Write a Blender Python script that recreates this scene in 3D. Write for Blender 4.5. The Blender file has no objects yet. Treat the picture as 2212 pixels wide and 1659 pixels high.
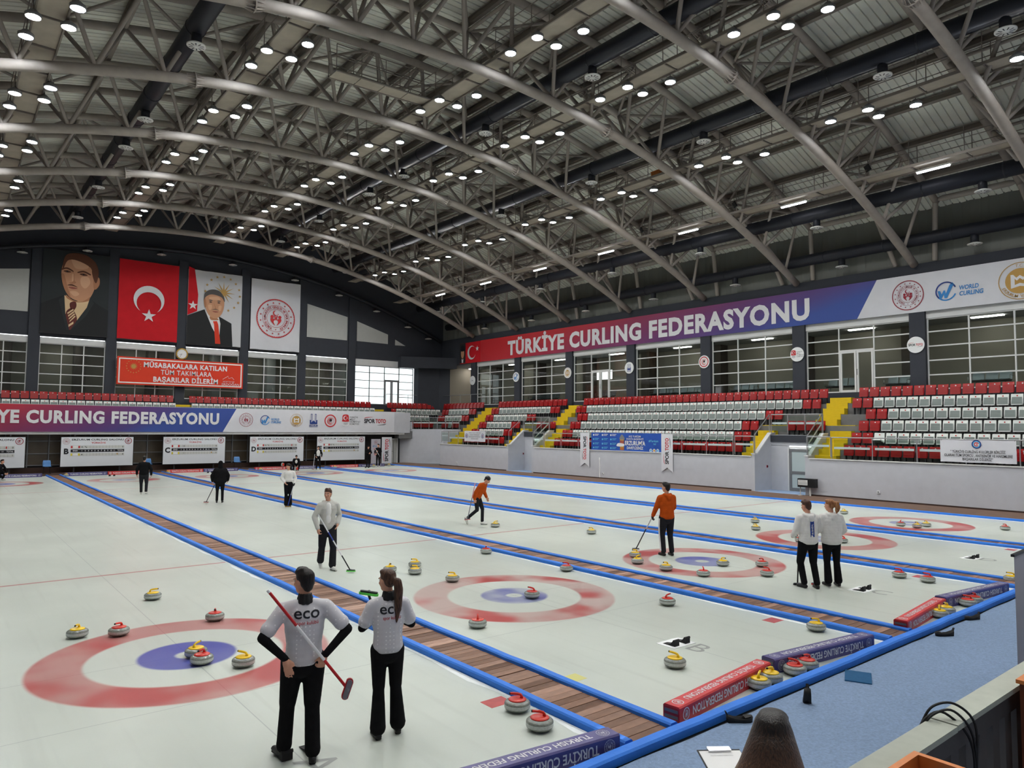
import bpy, bmesh, math, random
import numpy as np
from mathutils import Vector, Matrix
from mathutils.bvhtree import BVHTree
random.seed(7)
PI = math.pi
sc = bpy.context.scene
COL = sc.collection
# ------------------------------------------------------------------ camera
CX, CY, CZ = -2.777, -10.333, 3.067
YAW, PIT, ROL, FPX = 0.67845, 0.06151, 0.00737, 1542.8
_F = Vector((math.sin(YAW)*math.cos(PIT), math.cos(YAW)*math.cos(PIT), math.sin(PIT)))
_R0 = Vector((math.cos(YAW), -math.sin(YAW), 0)); _U0 = _R0.cross(_F)
_R = _R0*math.cos(ROL)+_U0*math.sin(ROL); _U = _U0*math.cos(ROL)-_R0*math.sin(ROL)
cam_data = bpy.data.cameras.new('camera'); cam = bpy.data.objects.new('camera', cam_data); COL.objects.link(cam)
cam.matrix_world = Matrix(((_R.x, _U.x, -_F.x, CX), (_R.y, _U.y, -_F.y, CY), (_R.z, _U.z, -_F.z, CZ), (0, 0, 0, 1)))
cam_data.sensor_width = 36; cam_data.sensor_fit = 'HORIZONTAL'; cam_data.lens = FPX/2212*36
cam_data.clip_start = 0.05; cam_data.clip_end = 300
sc.camera = cam
# ------------------------------------------------------------------ world, exposure
world = bpy.data.worlds.new('world'); sc.world = world; world.use_nodes = True
_bg = world.node_tree.nodes['Background']; _bg.inputs[0].default_value = (0.92, 0.96, 1.0, 1); _bg.inputs[1].default_value = 2.8
sc.view_settings.view_transform = 'Standard'; sc.view_settings.look = 'None'
sc.view_settings.exposure = 0.33; sc.view_settings.gamma = 1.0; sc.view_settings.use_curve_mapping = False
sc.cycles.max_bounces = 6; sc.cycles.diffuse_bounces = 3; sc.cycles.glossy_bounces = 2; sc.cycles.caustics_reflective = False; sc.cycles.caustics_refractive = False
LAMP = 292.0            # radiance of the high bay lamps

# ------------------------------------------------------------------ helpers
def lin(c):
    return tuple(((x/255)/12.92 if x/255 <= 0.04045 else ((x/255+0.055)/1.055)**2.4) for x in c)
MATS = {}
def M(name, rgb, rough=0.6, metal=0.0, spec=0.4, noise=0.0, nscale=8.0, bump=0.0, bscale=60.0, coat=0.0):
    m = bpy.data.materials.new(name); m.use_nodes = True; MATS[name] = m
    nt = m.node_tree; b = nt.nodes['Principled BSDF']
    c = lin(rgb)
    b.inputs['Base Color'].default_value = (*c, 1); b.inputs['Roughness'].default_value = rough
    b.inputs['Metallic'].default_value = metal; b.inputs['Specular IOR Level'].default_value = spec
    if coat: b.inputs['Coat Weight'].default_value = coat
    if noise or bump:
        tc = nt.nodes.new('ShaderNodeTexCoord')
    if noise:
        n = nt.nodes.new('ShaderNodeTexNoise'); n.inputs['Scale'].default_value = nscale; n.inputs['Detail'].default_value = 4
        nt.links.new(tc.outputs['Object'], n.inputs['Vector'])
        r = nt.nodes.new('ShaderNodeValToRGB')
        r.color_ramp.elements[0].position = 0.3; r.color_ramp.elements[1].position = 0.7
        r.color_ramp.elements[0].color = (*[x*(1-noise) for x in c], 1); r.color_ramp.elements[1].color = (*[min(1, x*(1+noise)) for x in c], 1)
        nt.links.new(n.outputs['Fac'], r.inputs['Fac']); nt.links.new(r.outputs['Color'], b.inputs['Base Color'])
    if bump:
        n2 = nt.nodes.new('ShaderNodeTexNoise'); n2.inputs['Scale'].default_value = bscale; n2.inputs['Detail'].default_value = 3
        nt.links.new(tc.outputs['Object'], n2.inputs['Vector'])
        bp = nt.nodes.new('ShaderNodeBump'); bp.inputs['Strength'].default_value = bump; bp.inputs['Distance'].default_value = 0.02
        nt.links.new(n2.outputs['Fac'], bp.inputs['Height']); nt.links.new(bp.outputs['Normal'], b.inputs['Normal'])
    return m
def Emit(name, rgb, s):
    m = bpy.data.materials.new(name); m.use_nodes = True; nt = m.node_tree; nt.nodes.clear(); MATS[name] = m
    e = nt.nodes.new('ShaderNodeEmission'); e.inputs[0].default_value = (*lin(rgb), 1); e.inputs[1].default_value = s
    o = nt.nodes.new('ShaderNodeOutputMaterial'); nt.links.new(e.outputs[0], o.inputs[0]); return m
def Glass(name, rgb, refl=0.5):
    m = bpy.data.materials.new(name); m.use_nodes = True; nt = m.node_tree; nt.nodes.clear(); MATS[name] = m
    t = nt.nodes.new('ShaderNodeBsdfTransparent'); t.inputs[0].default_value = (*lin(rgb), 1)
    g = nt.nodes.new('ShaderNodeBsdfGlossy'); g.inputs['Roughness'].default_value = 0.03
    f = nt.nodes.new('ShaderNodeFresnel'); f.inputs[0].default_value = 1.5
    mu = nt.nodes.new('ShaderNodeMath'); mu.operation = 'MULTIPLY'; mu.inputs[1].default_value = refl*2
    mx = nt.nodes.new('ShaderNodeMixShader'); o = nt.nodes.new('ShaderNodeOutputMaterial')
    ge = nt.nodes.new('ShaderNodeNewGeometry'); m2 = nt.nodes.new('ShaderNodeMath'); m2.operation = 'MULTIPLY_ADD'; m2.inputs[1].default_value = -1.0; m2.inputs[2].default_value = 1.0; nt.links.new(ge.outputs['Backfacing'], m2.inputs[0])
    m3 = nt.nodes.new('ShaderNodeMath'); m3.operation = 'MULTIPLY'; nt.links.new(mu.outputs[0], m3.inputs[0]); nt.links.new(m2.outputs[0], m3.inputs[1])
    nt.links.new(f.outputs[0], mu.inputs[0]); nt.links.new(m3.outputs[0], mx.inputs[0])
    nt.links.new(t.outputs[0], mx.inputs[1]); nt.links.new(g.outputs[0], mx.inputs[2]); nt.links.new(mx.outputs[0], o.inputs[0]); return m

M('steel', (158, 150, 142), 0.75, 0, 0.2, 0.08, 3)
M('steel_thin', (128, 120, 112), 0.5, 0, 0.4)
M('deck_roof', (226, 227, 216), 0.55, 0, 0.35, 0.06, 1.2)
M('duct', (28, 31, 40), 0.5, 0.1, 0.5, 0.1, 2)
M('plate', (170, 161, 146), 0.6, 0, 0.3, 0.1, 2)
M('white_plastic', (222, 222, 218), 0.45)
M('dark_wall', (58, 61, 68), 0.75, 0, 0.3, 0.04, 2)
M('side_wall', (150, 150, 150), 0.8)
M('stand_wall', (192, 194, 200), 0.7, 0, 0.3, 0.03, 3, 0.05, 200)
M('white_paint', (214, 215, 214), 0.55, 0, 0.3, 0.02, 3)
M('panel_grey', (182, 184, 180), 0.6, 0, 0.3, 0.02, 4)
M('concrete', (118, 118, 118), 0.85, 0, 0.2, 0.08, 3)
M('yellow_step', (216, 186, 30), 0.6, 0, 0.3, 0.05, 6)
M('seat_red', (168, 20, 24), 0.28, 0, 0.5, 0.06, 3)
M('seat_white', (226, 230, 226), 0.32, 0, 0.5, 0.04, 3)
M('seat_under', (142, 152, 148), 0.4, 0, 0.4, 0.06, 4)
M('seat_leg', (40, 40, 42), 0.5)
M('frame_white', (216, 217, 216), 0.45)
M('frame_grey', (128, 130, 132), 0.45, 0.3)
M('lounge_wall', (140, 134, 124), 0.8, 0, 0.2, 0.04, 1)
M('lounge_floor', (120, 116, 110), 0.5)
M('lounge_col', (74, 66, 60), 0.8)
M('chrome', (200, 200, 202), 0.18, 1.0)
M('alu', (176, 178, 180), 0.35, 0.8)
M('bench_metal', (120, 124, 128), 0.3, 0.8)
M('wood', (136, 102, 82), 0.55, 0, 0.3, 0.22, 5)
M('wood_b', (124, 91, 71), 0.55, 0, 0.3, 0.2, 5)
M('wood_c', (146, 112, 92), 0.55, 0, 0.3, 0.2, 5)
M('walk_dark', (60, 42, 34), 0.8)
M('side_walk', (112, 90, 78), 0.75, 0, 0.2, 0.12, 3)
M('foam_blue', (50, 122, 220), 0.6, 0, 0.3, 0.06, 4, 0.15, 25)
M('carpet', (146, 168, 198), 0.95, 0, 0.1, 0.13, 38, 0.3, 120)
M('frost', (236, 240, 238), 0.6, 0, 0.2, 0.03, 10)
M('granite', (128, 132, 124), 0.22, 0, 0.55, 0.22, 60)
M('granite_band', (186, 190, 186), 0.5, 0, 0.4, 0.12, 50)
M('handle_red', (208, 44, 28), 0.3, 0, 0.5)
M('handle_yellow', (240, 200, 10), 0.3, 0, 0.5)
M('black', (16, 16, 18), 0.5)
M('black_rubber', (22, 22, 24), 0.7)
M('white', (236, 238, 238), 0.5)
M('box_red', (196, 44, 48), 0.35, 0, 0.5, 0.10, 6)
M('box_red_end', (150, 30, 36), 0.4, 0, 0.5, 0.10, 6)
M('box_purple', (74, 68, 122), 0.35, 0, 0.5, 0.12, 6)
M('tape', (96, 96, 100), 0.35)
M('score_white', (226, 230, 234), 0.5)
M('ink', (26, 28, 34), 0.6)
M('ink_red', (196, 44, 48), 0.6)
M('ink_maroon', (150, 36, 52), 0.6)
M('ink_navy', (32, 58, 128), 0.6)
M('ink_blue', (52, 130, 196), 0.6)
M('ink_cyan', (96, 176, 216), 0.6)
M('ink_gold', (186, 146, 76), 0.6)
M('ink_grey', (120, 122, 124), 0.6)
M('ink_yellow', (232, 214, 60), 0.6)
M('ink_white', (222, 222, 224), 0.6)
M('flag_red', (198, 28, 38), 0.7, 0, 0.2, 0.05, 2)
M('sign_red', (214, 58, 30), 0.5, 0, 0.3)
M('sign_rim', (232, 232, 228), 0.5)
M('cloth_white', (214, 215, 220), 0.75, 0, 0.2, 0.02, 2)
M('blue_print', (46, 84, 168), 0.6, 0, 0.2, 0.12, 2)
M('chair_blue', (84, 134, 188), 0.5)
M('dark_frame', (44, 42, 44), 0.6)
M('brown_glass', (88, 78, 64), 0.35, 0, 0.5, 0.15, 1.5)
M('plank_orange', (186, 110, 52), 0.4, 0, 0.4, 0.12, 8)
M('brown_panel', (104, 54, 32), 0.45, 0, 0.4, 0.12, 6)
M('rail_green', (170, 174, 162), 0.6, 0, 0.3, 0.05, 8)
M('rail_dark', (92, 88, 86), 0.7, 0, 0.3, 0.05, 8)
M('teal', (50, 104, 148), 0.8, 0, 0.2, 0.08, 30)
M('paper', (240, 240, 238), 0.7)
M('rollup_cloth', (186, 182, 190), 0.6)
M('skin', (206, 152, 126), 0.55, 0, 0.35, 0.06, 14)
M('skin_print', (198, 146, 112), 0.7)
M('skin_dark_print', (150, 96, 70), 0.7)
def Hair(name, rgb, hi):
    m = M(name, rgb, 0.5, 0, 0.3); nt = m.node_tree; b = nt.nodes['Principled BSDF']; tc = nt.nodes.new('ShaderNodeTexCoord')
    mp = nt.nodes.new('ShaderNodeMapping'); mp.inputs['Scale'].default_value = (95, 95, 9); nt.links.new(tc.outputs['Object'], mp.inputs[0])
    nz = nt.nodes.new('ShaderNodeTexNoise'); nz.inputs['Scale'].default_value = 1.0; nz.inputs['Detail'].default_value = 3; nt.links.new(mp.outputs[0], nz.inputs['Vector'])
    r = nt.nodes.new('ShaderNodeValToRGB'); r.color_ramp.elements[0].position = 0.38; r.color_ramp.elements[1].position = 0.72
    r.color_ramp.elements[0].color = (*lin(rgb), 1); r.color_ramp.elements[1].color = (*lin(hi), 1)
    nt.links.new(nz.outputs['Fac'], r.inputs[0]); nt.links.new(r.outputs[0], b.inputs['Base Color'])
    bp = nt.nodes.new('ShaderNodeBump'); bp.inputs['Strength'].default_value = 0.35; bp.inputs['Distance'].default_value = 0.006
    nt.links.new(nz.outputs['Fac'], bp.inputs['Height']); nt.links.new(bp.outputs['Normal'], b.inputs['Normal']); return m
Hair('hair_black', (18, 15, 14), (40, 33, 30)); Hair('hair_brown', (52, 34, 27), (104, 72, 54)); Hair('hair_auburn', (112, 66, 38), (186, 136, 92))
M('cloth_black', (20, 20, 22), 0.9, 0, 0.12, 0.2, 12, 0.2, 30)
M('cloth_black2', (36, 36, 40), 0.85, 0, 0.15, 0.15, 12, 0.2, 30)
M('cloth_orange', (184, 78, 22), 0.9, 0, 0.12, 0.1, 12, 0.35, 16)
M('cloth_offwhite', (222, 220, 216), 0.9, 0, 0.12, 0.04, 12, 0.4, 14)
M('cloth_greyhood', (194, 194, 188), 0.9, 0, 0.12, 0.06, 12, 0.4, 16)
M('shirt_white', (228, 228, 226), 0.8)
M('lip', (170, 92, 84), 0.6)
M('shoe_white', (222, 222, 216), 0.6)
M('broom_red', (188, 30, 36), 0.35)
M('broom_white', (226, 226, 228), 0.35)
M('broom_blue', (48, 70, 160), 0.35)
M('broom_grey', (120, 122, 130), 0.35, 0.4)
M('pad_green', (96, 214, 84), 0.5)
M('pad_pink', (222, 150, 150), 0.6)
M('gold', (176, 140, 60), 0.4, 0.4)
Glass('glass', (222, 228, 226), 0.5)
Glass('glass_rail', (236, 242, 238), 0.25)
M('frosted', (186, 200, 200), 0.4)
Emit('lamp_warm', (255, 248, 236), LAMP)
Emit('lamp_cool', (238, 246, 255), LAMP)
Emit('tube_light', (244, 246, 255), 30)
Emit('lounge_light', (255, 250, 240), 26)

class MB:
    def __init__(s): s.v = []; s.f = []; s.m = []
    def add(s, vs, fs, mi=0):
        o = len(s.v); s.v += [tuple(x) for x in vs]
        for f in fs: s.f.append(tuple(i+o for i in f)); s.m.append(mi)
        return s
    def box(s, c, d, rz=0.0, mi=0, R=None):
        x, y, z = d[0]/2, d[1]/2, d[2]/2
        vs = [(-x,-y,-z),(x,-y,-z),(x,y,-z),(-x,y,-z),(-x,-y,z),(x,-y,z),(x,y,z),(-x,y,z)]
        if rz: R = Matrix.Rotation(rz, 3, 'Z')
        if R is not None: vs = [R @ Vector(p) for p in vs]
        return s.add([(p[0]+c[0], p[1]+c[1], p[2]+c[2]) for p in vs], [(3,2,1,0),(4,5,6,7),(0,1,5,4),(1,2,6,5),(2,3,7,6),(3,0,4,7)], mi)
    def bb(s, x0, x1, y0, y1, z0, z1, mi=0):
        return s.box(((x0+x1)/2,(y0+y1)/2,(z0+z1)/2),(abs(x1-x0),abs(y1-y0),abs(z1-z0)),0,mi)
    def tube(s, pts, r, n=8, mi=0, cap=True):
        pts = [Vector(p) for p in pts]; rs = r if isinstance(r, (list, tuple)) else [r]*len(pts)
        vs = []; prev = None
        for i, p in enumerate(pts):
            t = (pts[min(i+1, len(pts)-1)]-pts[max(i-1, 0)]).normalized()
            if prev is None:
                a = t.orthogonal().normalized()
            else:
                a = (prev - t*prev.dot(t)); a = a.normalized() if a.length > 1e-6 else t.orthogonal().normalized()
            prev = a; b = t.cross(a)
            for k in range(n):
                w = 2*PI*k/n; vs.append(p+(a*math.cos(w)+b*math.sin(w))*rs[i])
        fs = []
        for i in range(len(pts)-1):
            for k in range(n):
                fs.append((i*n+k, i*n+(k+1)%n, (i+1)*n+(k+1)%n, (i+1)*n+k))
        if cap:
            fs.append(tuple(range(n-1, -1, -1))); fs.append(tuple((len(pts)-1)*n+k for k in range(n)))
        return s.add(vs, fs, mi)
    def lathe(s, prof, n=16, c=(0,0,0), mi=0, mis=None):
        vs = []; fs = []
        o = len(s.v)
        for r, z in prof:
            for k in range(n): vs.append((c[0]+r*math.cos(2*PI*k/n), c[1]+r*math.sin(2*PI*k/n), c[2]+z))
        s.v += vs
        for i in range(len(prof)-1):
            for k in range(n):
                s.f.append((o+i*n+k, o+i*n+(k+1)%n, o+(i+1)*n+(k+1)%n, o+(i+1)*n+k)); s.m.append(mis[i] if mis else mi)
        if prof[0][0] > 1e-5: s.f.append(tuple(o+k for k in range(n-1,-1,-1))); s.m.append(mis[0] if mis else mi)
        if prof[-1][0] > 1e-5: s.f.append(tuple(o+(len(prof)-1)*n+k for k in range(n))); s.m.append(mis[-1] if mis else mi)
        return s
    def ball(s, c, r, n=12, mi=0, R=None):
        rx, ry, rz = (r, r, r) if not isinstance(r, (tuple, list)) else r
        vs = []; fs = []; m = max(4, n//2)
        for i in range(1, m):
            a = PI*i/m
            for k in range(n):
                b = 2*PI*k/n; vs.append((rx*math.sin(a)*math.cos(b), ry*math.sin(a)*math.sin(b), rz*math.cos(a)))
        vs += [(0,0,rz),(0,0,-rz)]; t = len(vs)-2
        for i in range(m-2):
            for k in range(n): fs.append((i*n+k, (i+1)*n+k, (i+1)*n+(k+1)%n, i*n+(k+1)%n))
        for k in range(n): fs.append((t, k, (k+1)%n)); fs.append((t+1, (m-2)*n+(k+1)%n, (m-2)*n+k))
        if R is not None: vs = [R @ Vector(p) for p in vs]
        return s.add([(p[0]+c[0], p[1]+c[1], p[2]+c[2]) for p in vs], fs, mi)
    def ext(s, poly, vec, mi=0):
        n = len(poly); v = Vector(vec); vs = [Vector(p) for p in poly]+[Vector(p)+v for p in poly]
        fs = [tuple(range(n-1,-1,-1)), tuple(range(n, 2*n))]+[(i, (i+1)%n, n+(i+1)%n, n+i) for i in range(n)]
        return s.add(vs, fs, mi)
    def poly(s, pts, mi=0): return s.add(pts, [tuple(range(len(pts)))], mi)
    def mesh(s, name, mats, smooth=False):
        me = bpy.data.meshes.new(name); me.from_pydata(s.v, [], s.f)
        for m in (mats if isinstance(mats, (list, tuple)) else [mats]): me.materials.append(MATS[m] if isinstance(m, str) else m)
        if any(s.m): me.polygons.foreach_set('material_index', s.m)
        if smooth: me.polygons.foreach_set('use_smooth', [True]*len(s.f))
        me.update(); return me
    def build(s, name, mats, parent=None, loc=None, rz=0, smooth=False, mw=None):
        return put(name, s.mesh(name, mats, smooth), parent, loc, rz, mw)
def put(name, me, parent=None, loc=None, rz=0, mw=None):
    o = bpy.data.objects.new(name, me); COL.objects.link(o)
    if parent is not None: o.parent = parent
    if mw is not None: o.matrix_basis = mw
    else:
        if loc: o.location = loc
        if rz: o.rotation_euler = (0,0,rz)
    return o
def tag(o, label=None, cat=None, group=None, kind=None):
    if label: o['label'] = label
    if cat: o['category'] = cat
    if group: o['group'] = group
    if kind: o['kind'] = kind
    return o
def thing(name, label, cat, loc=(0,0,0), rz=0, group=None, mw=None):
    o = bpy.data.objects.new(name, None); COL.objects.link(o); o.empty_display_size = 0.1
    if mw is not None: o.matrix_basis = mw
    else: o.location = loc; o.rotation_euler = (0,0,rz)
    return tag(o, label, cat, group)
def struct(o): o['kind'] = 'structure'; return o
def frame(origin, right, up):
    r = Vector(right).normalized(); u = Vector(up).normalized(); n = r.cross(u)
    return Matrix(((r.x,u.x,n.x,origin[0]),(r.y,u.y,n.y,origin[1]),(r.z,u.z,n.z,origin[2]),(0,0,0,1)))
UNIT_CYL = {}
def cyl_mesh(mat, n=10):
    k = (mat, n)
    if k not in UNIT_CYL: UNIT_CYL[k] = MB().tube([(0,0,0),(0,0,1)], 1.0, n).mesh('tube_'+mat, mat, True)
    return UNIT_CYL[k]
def bar(name, p0, p1, r, mat, parent=None, n=10):
    p0 = Vector(p0); p1 = Vector(p1); d = p1-p0
    mw = Matrix.Translation(p0) @ d.to_track_quat('Z', 'Y').to_matrix().to_4x4() @ Matrix.Diagonal((r, r, d.length, 1))
    return put(name, cyl_mesh(mat, n), parent, mw=mw)
UBOX = {}
def ubox(mat):
    if mat not in UBOX: UBOX[mat] = MB().box((0,0,0),(1,1,1)).mesh('block_'+mat, mat)
    return UBOX[mat]
def block(name, c, d, mat, parent=None, R=None):
    mw = Matrix.Translation(c) @ (R.to_4x4() if R is not None else Matrix.Identity(4)) @ Matrix.Diagonal((d[0], d[1], d[2], 1))
    return put(name, ubox(mat), parent, mw=mw)
def ordn(n):
    w = ['', 'first', 'second', 'third', 'fourth', 'fifth', 'sixth', 'seventh', 'eighth', 'ninth', 'tenth', 'eleventh', 'twelfth']
    return w[n] if n < len(w) else '%d%s' % (n, 'th' if 10 < n % 100 < 20 else {1:'st',2:'nd',3:'rd'}.get(n % 10, 'th'))
# text turned into flat meshes; unit: letter height about 1 when size = 1.37
TXT = {}
def text_mesh(body, bold=0.0, mat='ink', align='CENTER', spacing=1.0, shear=0.0):
    k = (body, bold, mat, align, spacing, shear)
    if k in TXT: return TXT[k]
    cu = bpy.data.curves.new('lettering', 'FONT'); cu.body = body; cu.size = 1.0; cu.offset = bold
    cu.align_x = align; cu.align_y = 'CENTER'; cu.resolution_u = 3; cu.space_character = spacing; cu.shear = shear; cu.space_line = 0.95
    o = bpy.data.objects.new('lettering', cu); COL.objects.link(o)
    me = bpy.data.meshes.new_from_object(o); me.name = 'lettering'
    bpy.data.objects.remove(o); bpy.data.curves.remove(cu)
    me.materials.clear(); me.materials.append(MATS[mat])
    for v in me.vertices: v.co.y -= 0.041
    TXT[k] = me; return me
def text(body, mat, parent, mw, h, width=None, bold=0.0, align='CENTER', name='lettering', spacing=1.0, shear=0.0):
    """cap height h, optionally squeezed or stretched to width"""
    me = text_mesh(body, bold, mat, align, spacing, shear)
    s = h/0.682
    sx = s
    if width and len(me.vertices):
        xs = [v.co.x for v in me.vertices]; sx = width/max(1e-6, max(xs)-min(xs))
    return put(name, me, parent, mw=mw @ Matrix.Diagonal((sx, s, 1, 1)))
# ================================================================== ICE HALL: FLOOR
W = 5.641; TEE = 34.747
Y0, Y1 = -5.58, 40.35
def dc(k): return W*(k+0.5)+0.06
def ice_material(k, fade, bfade):
    m = bpy.data.materials.new('ice_%d' % k); m.use_nodes = True; nt = m.node_tree; L = nt.links
    b = nt.nodes['Principled BSDF']
    def mt(op, a, c=None, d=None):
        n = nt.nodes.new('ShaderNodeMath'); n.operation = op
        for i, x in enumerate((a, c, d)):
            if x is None: continue
            if isinstance(x, (int, float)): n.inputs[i].default_value = x
            else: L.new(x, n.inputs[i])
        return n.outputs[0]
    def ss(x, e0, e1):
        n = nt.nodes.new('ShaderNodeMapRange'); n.interpolation_type = 'SMOOTHSTEP'
        L.new(x, n.inputs[0]); n.inputs[1].default_value = e0; n.inputs[2].default_value = e1; return n.outputs[0]
    def band(x, a0, a1, s): return mt('MULTIPLY', ss(x, a0-s, a0+s), mt('SUBTRACT', 1.0, ss(x, a1-s, a1+s)))
    def mix(fac, a, c):
        n = nt.nodes.new('ShaderNodeMix'); n.data_type = 'RGBA'; L.new(fac, n.inputs[0])
        for i, x in ((6, a), (7, c)):
            if isinstance(x, tuple): n.inputs[i].default_value = (*lin(x), 1)
            else: L.new(x, n.inputs[i])
        return n.outputs[2]
    tc = nt.nodes.new('ShaderNodeTexCoord'); sp = nt.nodes.new('ShaderNodeSeparateXYZ'); L.new(tc.outputs['Object'], sp.inputs[0])
    x, y = sp.outputs[0], sp.outputs[1]
    def rad(yc):
        d = mt('SUBTRACT', y, yc); return mt('SQRT', mt('ADD', mt('MULTIPLY', x, x), mt('MULTIPLY', d, d)))
    r = mt('MINIMUM', rad(0.0), rad(TEE))
    def noise(s, det=3, off=0.0):
        n = nt.nodes.new('ShaderNodeTexNoise'); n.inputs['Scale'].default_value = s; n.inputs['Detail'].default_value = det
        mp = nt.nodes.new('ShaderNodeMapping'); mp.inputs['Location'].default_value = (off, off*0.7, 0); L.new(tc.outputs['Object'], mp.inputs[0])
        L.new(mp.outputs[0], n.inputs['Vector']); return n.outputs['Fac']
    n1 = ss(noise(0.8, 2, 3.1*k+1), 0.42, 0.66)
    f = mt('ADD', fade, mt('MULTIPLY', n1, 0.93-fade))
    col = mix(ss(noise(0.35, 4, k*5.0), 0.35, 0.7), (210, 217, 207), (221, 228, 218))
    n_st = nt.nodes.new('ShaderNodeTexNoise'); n_st.inputs['Scale'].default_value = 1.0; n_st.inputs['Detail'].default_value = 5
    mp = nt.nodes.new('ShaderNodeMapping'); mp.inputs['Scale'].default_value = (6.0, 0.25, 1); L.new(tc.outputs['Object'], mp.inputs[0]); L.new(mp.outputs[0], n_st.inputs['Vector'])
    col = mix(mt('MULTIPLY', ss(n_st.outputs['Fac'], 0.52, 0.72), 0.35), col, (200, 206, 196))
    s = 0.035
    # thin centre line, tee line, back line
    thin = mt('MAXIMUM', band(mt('ABSOLUTE', x), -1.0, 0.006, 0.004), mt('MAXIMUM', band(mt('ABSOLUTE', y), -1.0, 0.006, 0.004), band(mt('ABSOLUTE', mt('ADD', y, 1.829)), -1.0, 0.006, 0.004)))
    col = mix(mt('MULTIPLY', thin, 0.5), col, (150, 156, 156))
    col = mix(mt('MULTIPLY', band(r, 1.219, 1.829, s), f), col, (190, 40, 44))
    col = mix(mt('MULTIPLY', band(r, 0.152, 0.610, s), mt('ADD', bfade, mt('MULTIPLY', n1, 0.95-bfade))), col, (44, 54, 176))
    hog = mt('MAXIMUM', band(y, 6.35, 6.45, 0.012), band(y, TEE-6.45, TEE-6.35, 0.012))
    col = mix(mt('MULTIPLY', hog, 0.72), col, (186, 70, 76))
    L.new(col, b.inputs['Base Color'])
    b.inputs['Roughness'].default_value = 0.3; b.inputs['Specular IOR Level'].default_value = 0.32
    bn = nt.nodes.new('ShaderNodeBump'); bn.inputs['Strength'].default_value = 0.05; bn.inputs['Distance'].default_value = 0.01
    L.new(noise(40, 2), bn.inputs['Height']); L.new(bn.outputs['Normal'], b.inputs['Normal'])
    return m
floor = struct(MB().bb(-10.3, 34.6, -14.2, 46.6, -0.3, -0.03).build('floor', 'concrete'))
for k in range(5):
    xl = (dc(k-1)+0.40)-k*W; xr = (dc(k)-0.40 if k < 4 else 26.12)-k*W
    s = MB().bb(xl, xr, Y0, Y1, -0.03, 0.0).build('ice_sheet', ice_material(k, (0.62, 0.36, 0.5, 0.6, 0.55)[k], (0.86, 0.30, 0.62, 0.5, 0.5)[k]), floor, (k*W, 0, 0))
    # frosty rim of ice scraped up against the foam
    for side, xe, sg in (('l', xl, 1), ('r', xr, -1)):
        mb = MB(); n = 150; vs = []
        for i in range(n+1):
            yy = Y0+(Y1-Y0)*i/n; w = 0.03+0.07*random.random()**2
            vs += [(xe, yy, 0.012), (xe+sg*w*0.4, yy, 0.012), (xe+sg*w, yy, 0.0015)]
        mb.add(vs, [(3*i+j, 3*i+j+1, 3*i+j+4, 3*i+j+3) if sg < 0 else (3*i+j+3, 3*i+j+4, 3*i+j+1, 3*i+j) for i in range(n) for j in range(2)])
        tag(mb.build('frost_rim', 'frost', s), kind='stuff')
# printed letters and squares under the ice near the hacks
M('print_grey', (168, 172, 168), 0.4); M('print_red', (206, 96, 92), 0.4, 0, 0.3, 0.15, 6); M('print_yellow', (232, 228, 140), 0.4)
for k, ch in enumerate('ABCDE'):
    text(ch, 'print_grey', floor, frame((k*W+0.08, -4.02, 0.0015), (0.0, -1, 0), (1, 0, 0)), 0.36, bold=0.0, name='sheet_letter')
    MB().bb(-0.15, 0.15, -0.11, 0.11, 0.0, 0.0015).build('corner_mark', 'print_red', floor, (dc(k)-0.62 if k < 4 else 24.9, -3.85, 0))
    MB().bb(-0.15, 0.15, -0.11, 0.11, 0.0, 0.0015).build('corner_mark', 'print_yellow', floor, (dc(k-1)+0.58, -3.82, 0))
MB().bb(26.42, 29.15, Y0-0.15, 43.6, -0.03, 0.03).build('side_walkway', 'side_walk', floor)
MB().bb(-10.2, -3.3, Y0-0.15, 43.6, -0.03, 0.03).build('side_walkway', 'side_walk', floor)
MB().bb(-10.2, 28.6, Y1+0.06, 44.2, -0.03, 0.02).build('end_floor', 'walk_dark', floor)
# carpet with a slightly ragged front edge
mb = MB(); n = 120; vs = []
for i in range(n+1):
    xx = -10.2+(34.4+10.2)*i/n; vs += [(xx, -5.80+0.03*random.random(), 0.012), (xx, -14.1, 0.012)]
mb.add(vs, [(2*i, 2*i+1, 2*i+3, 2*i+2) for i in range(n)]); struct(mb.build('floor_carpet', 'carpet'))

# ================================================================== WALKWAYS AND FOAM
def foam(y0, y1, x0, w=0.115, h=0.085, ax='y', loc=(0,0,0)):
    mb = MB(); n = max(6, int((y1-y0)/0.45)); vs = []
    for i in range(n+1):
        t = y0+(y1-y0)*i/n; a = random.uniform(-.007, .007); e = random.uniform(-.004, .004)
        for px, pz in ((0,0),(w,0),(w,h*0.8),(w*0.85,h),(w*0.15,h),(0,h*0.8)):
            X = x0+px+a; Z = pz+(e if pz else 0)
            vs.append((X, t, Z) if ax == 'y' else (t, X, Z))
    fs = [(6*i+j, 6*i+(j+1)%6, 6*i+6+(j+1)%6, 6*i+6+j) for i in range(n) for j in range(6)]
    fs += [tuple(range(5,-1,-1)), tuple(6*n+j for j in range(6))]
    if ax == 'x': fs = [tuple(reversed(f)) for f in fs]
    return mb.add(vs, fs)
SH = 'ABCDE'
PLK = [MB().box((0,0,0),(0.545, 0.118, 0.03)).mesh('plank', w) for w in ('wood', 'wood_b', 'wood_c')]
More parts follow.
